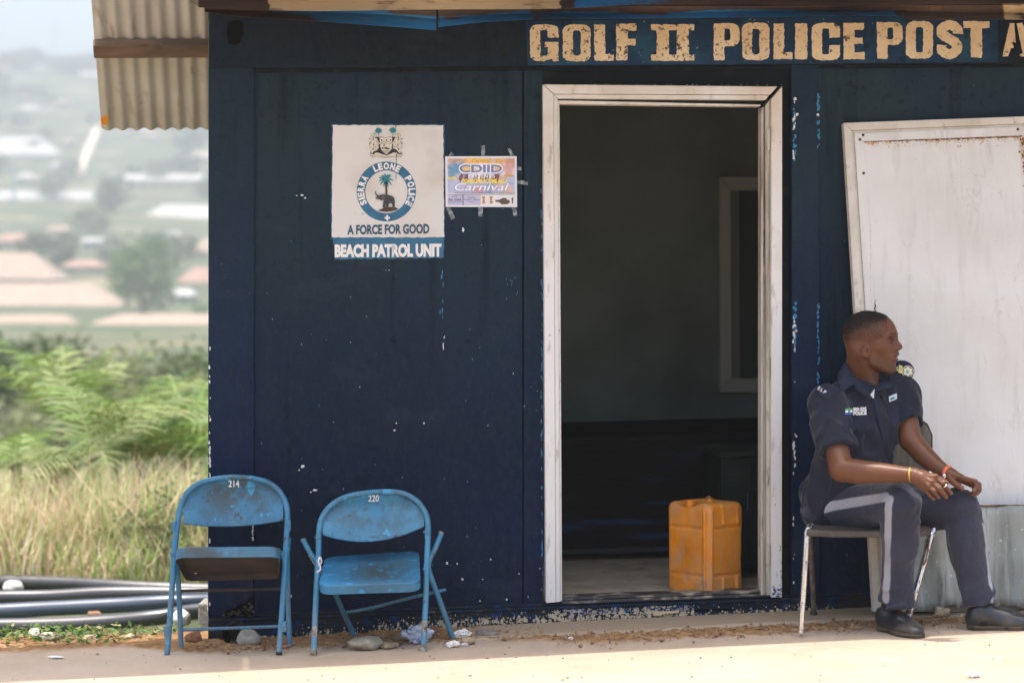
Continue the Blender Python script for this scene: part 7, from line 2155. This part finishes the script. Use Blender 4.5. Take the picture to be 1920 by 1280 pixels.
bush(200, 40, 3.2, 1.4, M_fy, 'yellow green scrub bush behind the pale drooping palm', 31, .08)
bush(270, 46, 3.4, 1.9, M_fy, 'yellow green scrub bush behind the bright upright palm', 32, .09)
bush(60, 34, 2.6, .9, M_fy, 'low yellow green scrub at the left behind the grass', 33, .07)
bush(150, 26, 1.7, .8, M_fo, 'low olive scrub under the arching palm leaves', 34, .05)
bush(330, 24, 1.5, .9, M_fy, 'yellow green scrub in front of the cabin corner palm', 35, .05)
bush(352, 13.3, .60, .55, M_fy, 'yellow green leafy weed bush in the dry grass beside the cabin', 5, .017)
bush(318, 13.6, .55, .66, M_fb, 'green leafy weed bush among the dry grass', 6, .017)
bush(40, 15.0, .9, .62, M_fy, 'low yellow green weed bush at the left edge in the grass', 7, .02)

m = Mat('palm_leaf', lin(.13, .225, .035), .5, spec=.3); m.speck(lin(.30, .34, .12), 1.6, .46, .62); m.speck(lin(.07, .13, .03), 2.6, .55, .68, off=(4, 0, 0)); m.speck(lin(.30, .24, .09), 3.3, .62, .72, k=.7); M_palm = m.done(thin=.25)
m = Mat('palm_leaf_pale', lin(.17, .22, .075), .55, spec=.35); m.speck(lin(.30, .30, .15), 2.4, .48, .66); M_palmp = m.done(thin=.35)
def palm(px, d, base_y, L, nf, mat_, label, seed, trunk=.25, up=(35, 85)):
    rg = np.random.default_rng(seed); c = Vector(((px - 960) / F * d, d, H - (base_y - YH) / F * d))
    g_ = tzs(c.x, d)
    root = empty('palm', Vector((c.x, d, g_)), label, 'palm', 'young palms beyond the dry grass')
    V = []; Fq = []
    for k in range(nf):
        az = 2 * math.pi * (k + rg.uniform(-.3, .3)) / nf; el = R(rg.uniform(*up)); l = L * rg.uniform(.5, 1.15)
        pts = []; p = Vector(c); e = el
        n = 20
        for i in range(n + 1):
            pts.append(p.copy()); p = p + Vector((math.cos(az) * math.cos(e), math.sin(az) * math.cos(e), math.sin(e))) * (l / n); e -= R(rg.uniform(1.8, 4.6))
        for i in range(1, n + 1):
            t = (pts[i] - pts[i - 1]).normalized(); s_ = t.cross(Vector((0, 0, 1)))
            s_ = s_.normalized() if s_.length > 1e-3 else Vector((1, 0, 0))
            b = len(V); w_ = .012 * L / 2
            V += [pts[i - 1] - s_ * w_, pts[i - 1] + s_ * w_, pts[i] + s_ * w_, pts[i] - s_ * w_]; Fq.append((b, b + 1, b + 2, b + 3))
            u = i / n; ll = L * .33 * math.sin(math.pi * min(1, .15 + u * .85)) ** .7
            if i < 3: continue
            for sgn in (-1, 1):
                for h_ in (0, ):
                    q0 = pts[i - 1].lerp(pts[i], h_); dr = (s_ * sgn + t * .75 + Vector((0, 0, rg.uniform(-.45, .1)))).normalized()
                    tip = q0 + dr * ll * rg.uniform(.8, 1.1) + Vector((0, 0, -.12 * ll)); wd = t * (.019 * L / 2)
                    b = len(V); md = q0.lerp(tip, .5) + Vector((0, 0, .05 * ll))
                    V += [q0 - wd, q0 + wd, md + wd, md - wd]; Fq.append((b, b + 1, b + 2, b + 3))
                    b = len(V); V += [md - wd, md + wd, tip + wd * .1, tip - wd * .1]; Fq.append((b, b + 1, b + 2, b + 3))
    np_mesh('fronds', np.array([v[:] for v in V]), np.array(Fq), mat_, root, smooth=False)
    mb = MB(); mb.tube([Vector((c.x, d, g_ - .1)), (Vector((c.x, d, g_)) + c) / 2 + Vector((.02, 0, 0)), c + Vector((0, 0, .05))], [.06, .05, .035], 10); mb.build('trunk', M_bark, root, smooth=True)
palm(262, 15.5, 880, 1.15, 14, M_palm, 'bright green young palm with upright leaves in the middle of the gap', 1, up=(48, 88))
palm(215, 17, 880, 1.35, 9, M_palm, 'green palm just left of the bright upright palm, arching leftward', 2, up=(42, 86))
palm(345, 17.5, 875, 1.35, 10, M_palm, 'green palm at the cabin corner with leaves arching both ways', 3, up=(40, 85))
palm(175, 14.5, 865, .95, 9, M_palmp, 'pale dry leaved palm with drooping fronds at centre left', 4, up=(20, 75))
palm(100, 14.2, 905, .48, 10, M_palm, 'small bright palm shoot standing in the grass on the left', 5, up=(40, 88))
palm(30, 15, 880, .62, 11, M_palm, 'small green palm at the far left edge of the grass', 6, up=(20, 85))
palm(300, 20, 850, 1.4, 8, M_palmp, 'hazy pale palm behind the bright upright palm', 7, up=(40, 80))
palm(120, 20, 800, 1.35, 8, M_palm, 'palm farther back on the left with fronds against the tan roofs', 8, up=(45, 86))

rg = np.random.default_rng(5)
def blades(n, dlo, dhi, slo, shi, hlo, hhi, wdt, lean=.28):
    d = rg.uniform(dlo, dhi, n); s_ = rg.uniform(slo, shi, n); x = s_ * d; z = tz(x, d)
    clump = vnoise(np.stack([x, d, np.zeros(n)], 1), 1.6)
    h = rg.uniform(hlo, hhi, n) * (.85 + .3 * clump)
    az = rg.uniform(0, 2 * math.pi, n); le = rg.normal(0, lean, n) + .10
    ux, uy = np.cos(az), np.sin(az)
    p0 = np.stack([x, d, z - .03], 1); dirx = np.stack([ux * le, uy * le, np.ones(n)], 1)
    p1 = p0 + dirx * (h * .55)[:, None]; p2 = p1 + np.stack([ux * (le * 2.4 + .12), uy * (le * 2.4 + .12), np.full(n, .8)], 1) * (h * .5)[:, None]
    w = np.stack([-uy, ux, np.zeros(n)], 1) * (wdt * rg.uniform(.6, 1.5, n))[:, None]
    v = np.stack([p0 - w, p0 + w, p1 - w * .8, p1 + w * .8, p2 - w * .15, p2 + w * .15], 1).reshape(-1, 3)
    b = np.arange(n) * 6
    f = np.concatenate([np.stack([b, b + 1, b + 3, b + 2], 1), np.stack([b + 2, b + 3, b + 5, b + 4], 1)])
    pal = np.array([[.70, .57, .38], [.62, .48, .31], [.33, .43, .13], [.22, .36, .07], [.60, .40, .28], [.50, .53, .28], [.72, .64, .50]])
    k2 = vnoise(np.stack([x * .9, d * .9, np.full(n, 3.)], 1), 1.0)
    pr = np.where(k2[:, None] > .05, np.array([[.16, .11, .21, .16, .08, .20, .08]]), np.array([[.26, .16, .14, .08, .12, .14, .10]]))
    cum = np.cumsum(pr, 1); ch = (rg.uniform(size=(n, 1)) > cum / cum[:, -1:]).sum(1).clip(0, 6)
    col = np.repeat(pal[ch] * rg.uniform(.8, 1.2, (n, 1)), 6, 0)
    return v, f, col
parts = [blades(26000, 13.3, 19.5, -.30, -.10, .42, .80, .0045), blades(5000, 12.9, 14.2, -.27, -.10, .15, .5, .0045), blades(9000, 19, 30, -.29, -.11, .3, .8, .008)]
off = 0; VV = []; FF = []; CC = []
for v, f, c in parts: VV.append(v); FF.append(f + off); CC.append(c); off += len(v)
m = Mat('grass_blades', lin(.3, .3, .1), .7, spec=.2); m.c = m.attr('tint').outputs['Color']
g_ = np_mesh('dry_grass', np.concatenate(VV), np.concatenate(FF), m.done(thin=.4), cols=np.concatenate(CC), smooth=False)
tag(g_, 'tall dry straw and green grass on the slope left of the cabin', 'grass', kind='stuff')

# weeds along the edge of the yard
n = 5200
x = rg.uniform(-2.6, -1.28, n); y = rg.uniform(8.62, 9.7, n); z = np.where(y < 9.05, gz(-1.7) + .004, gz(-1.7) - (y - 9.05) * .55)
cl = vnoise(np.stack([x, y, np.zeros(n)], 1), 4.5)
keep = cl + rg.normal(0, .3, n) + (y - 9.0) * .9 > .25; x, y, z = x[keep], y[keep], z[keep]; n = len(x)
p = np.stack([x, y, z + rg.uniform(0, .055, n)], 1)
a = rg.normal(size=(n, 3)); a[:, 2] *= .5; a /= np.linalg.norm(a, axis=1)[:, None]; b = np.cross(a, rg.normal(size=(n, 3)) * .4 + np.array([0, 0, 1])); b /= np.linalg.norm(b, axis=1)[:, None]
l = (.016 * rg.uniform(.5, 1.5, n))[:, None]
v = np.stack([p - a * l, p + b * l * .45, p + a * l, p - b * l * .45], 1).reshape(-1, 3)
pal = np.array([[.10, .19, .03], [.16, .26, .05], [.06, .12, .025], [.35, .30, .14]]); col = np.repeat(pal[rg.integers(0, 4, n)], 4, 0)
m = Mat('weed_leaves', lin(.1, .2, .03), .55, spec=.3); m.c = m.attr('tint').outputs['Color']
tag(np_mesh('weeds', v, np.arange(len(v)).reshape(-1, 4), m.done(thin=.35), cols=col, smooth=False), 'low green weeds creeping along the edge of the yard left of the cabin', 'weeds', kind='stuff')
stone('stone', 70, 1196, 34, 22, lin(.52, .48, .40), lin(.40, .34, .26), 'whitish stone among the weeds at the left edge of the yard', 21, .3, d=9.0)
stone('stone', 92, 1199, 40, 16, lin(.46, .42, .35), lin(.36, .30, .22), 'flat whitish stone right of the first whitish stone in the weeds', 22, .3, d=8.95)
stone('stone', 168, 1202, 36, 14, lin(.42, .30, .20), lin(.34, .24, .15), 'pinkish tan stone in the middle of the weeds', 23, .3, d=8.95)
stone('stone', 246, 1196, 34, 10, lin(.42, .33, .22), lin(.34, .24, .15), 'flat tan stone in the weeds left of the blue chair', 24, .3, d=8.98)
stone('stone', 178, 1160, 28, 20, lin(.30, .155, .085), lin(.38, .24, .15), 'orange brown stone resting between the black pipes', 25, .2, d=11.75)
stone('stone', 342, 1172, 40, 34, lin(.66, .64, .60), lin(.5, .48, .44), 'white block of stone behind the left chair at the cabin corner', 26, .25, d=10.6)
stone('stone', 25, 1108, 50, 22, lin(.58, .56, .52), lin(.45, .42, .38), 'white stone between the upper black pipes at the left edge', 27, .25, d=12.4)

# ---- black water pipes
m = Mat('pipe_plastic', lin(.035, .035, .037), .30, spec=.7); m.speck(lin(.11, .10, .09), 3, .45, .7, stretch=(.3, 1, 1), detail=7, k=.7, rough=.5); M_hd = m.done()
m = Mat('pipe_plastic_blue', lin(.03, .045, .075), .30, spec=.7); m.speck(lin(.09, .11, .14), 3, .45, .7, stretch=(.3, 1, 1), k=.6); M_hdb = m.done()
GP = 'black water pipes lying on the ground left of the cabin'
for pts, r_, mm, lab in [([(-300, 1086, 13.0), (-60, 1089, 12.9), (120, 1093, 12.8), (260, 1101, 12.7), (420, 1106, 12.7), (640, 1100, 12.9)], .040, M_hd, 'black water pipe farthest from the camera, along the foot of the grass'),
                         ([(-300, 1124, 12.4), (-60, 1120, 12.3), (90, 1118, 12.3), (200, 1112, 12.3), (330, 1112, 12.3), (480, 1118, 12.3), (640, 1124, 12.4)], .040, M_hd, 'second black water pipe from the grass'),
                         ([(-300, 1150, 12.1), (-60, 1147, 12.0), (80, 1141, 12.0), (220, 1134, 12.0), (330, 1128, 12.0), (480, 1126, 12.1), (640, 1128, 12.2)], .042, M_hdb, 'bluish water pipe just above the orange brown stone'),
                         ([(-300, 1168, 11.6), (-60, 1173, 11.6), (80, 1172, 11.6), (200, 1166, 11.6), (300, 1156, 11.6), (400, 1143, 11.7), (640, 1136, 11.8)], .042, M_hd, 'black water pipe nearest the camera, just above the weeds')]:
    mb = MB(); mb.tube(smooth_path([P(*p) for p in pts], 10), r_, 16); tag(mb.build('water_pipe', mm, None, smooth=True), lab, 'pipe', GP)

# ---- haze over the valley
mb = MB(); mb.box((-1000, -170, -12), (1400, 1700, 172))
hm = bpy.data.materials.new('valley_haze'); hm.use_nodes = True
t_ = hm.node_tree; t_.nodes.clear(); o_ = t_.nodes.new('ShaderNodeOutputMaterial'); pv = t_.nodes.new('ShaderNodeVolumePrincipled')
pv.inputs['Color'].default_value = (.50, .53, .55, 1); pv.inputs['Density'].default_value = .0011; pv.inputs['Anisotropy'].default_value = .2
t_.links.new(pv.outputs[0], o_.inputs['Volume'])
hz = mb.build('haze', hm); tag(hz, 'pale dusty haze filling the valley', 'haze', kind='stuff')
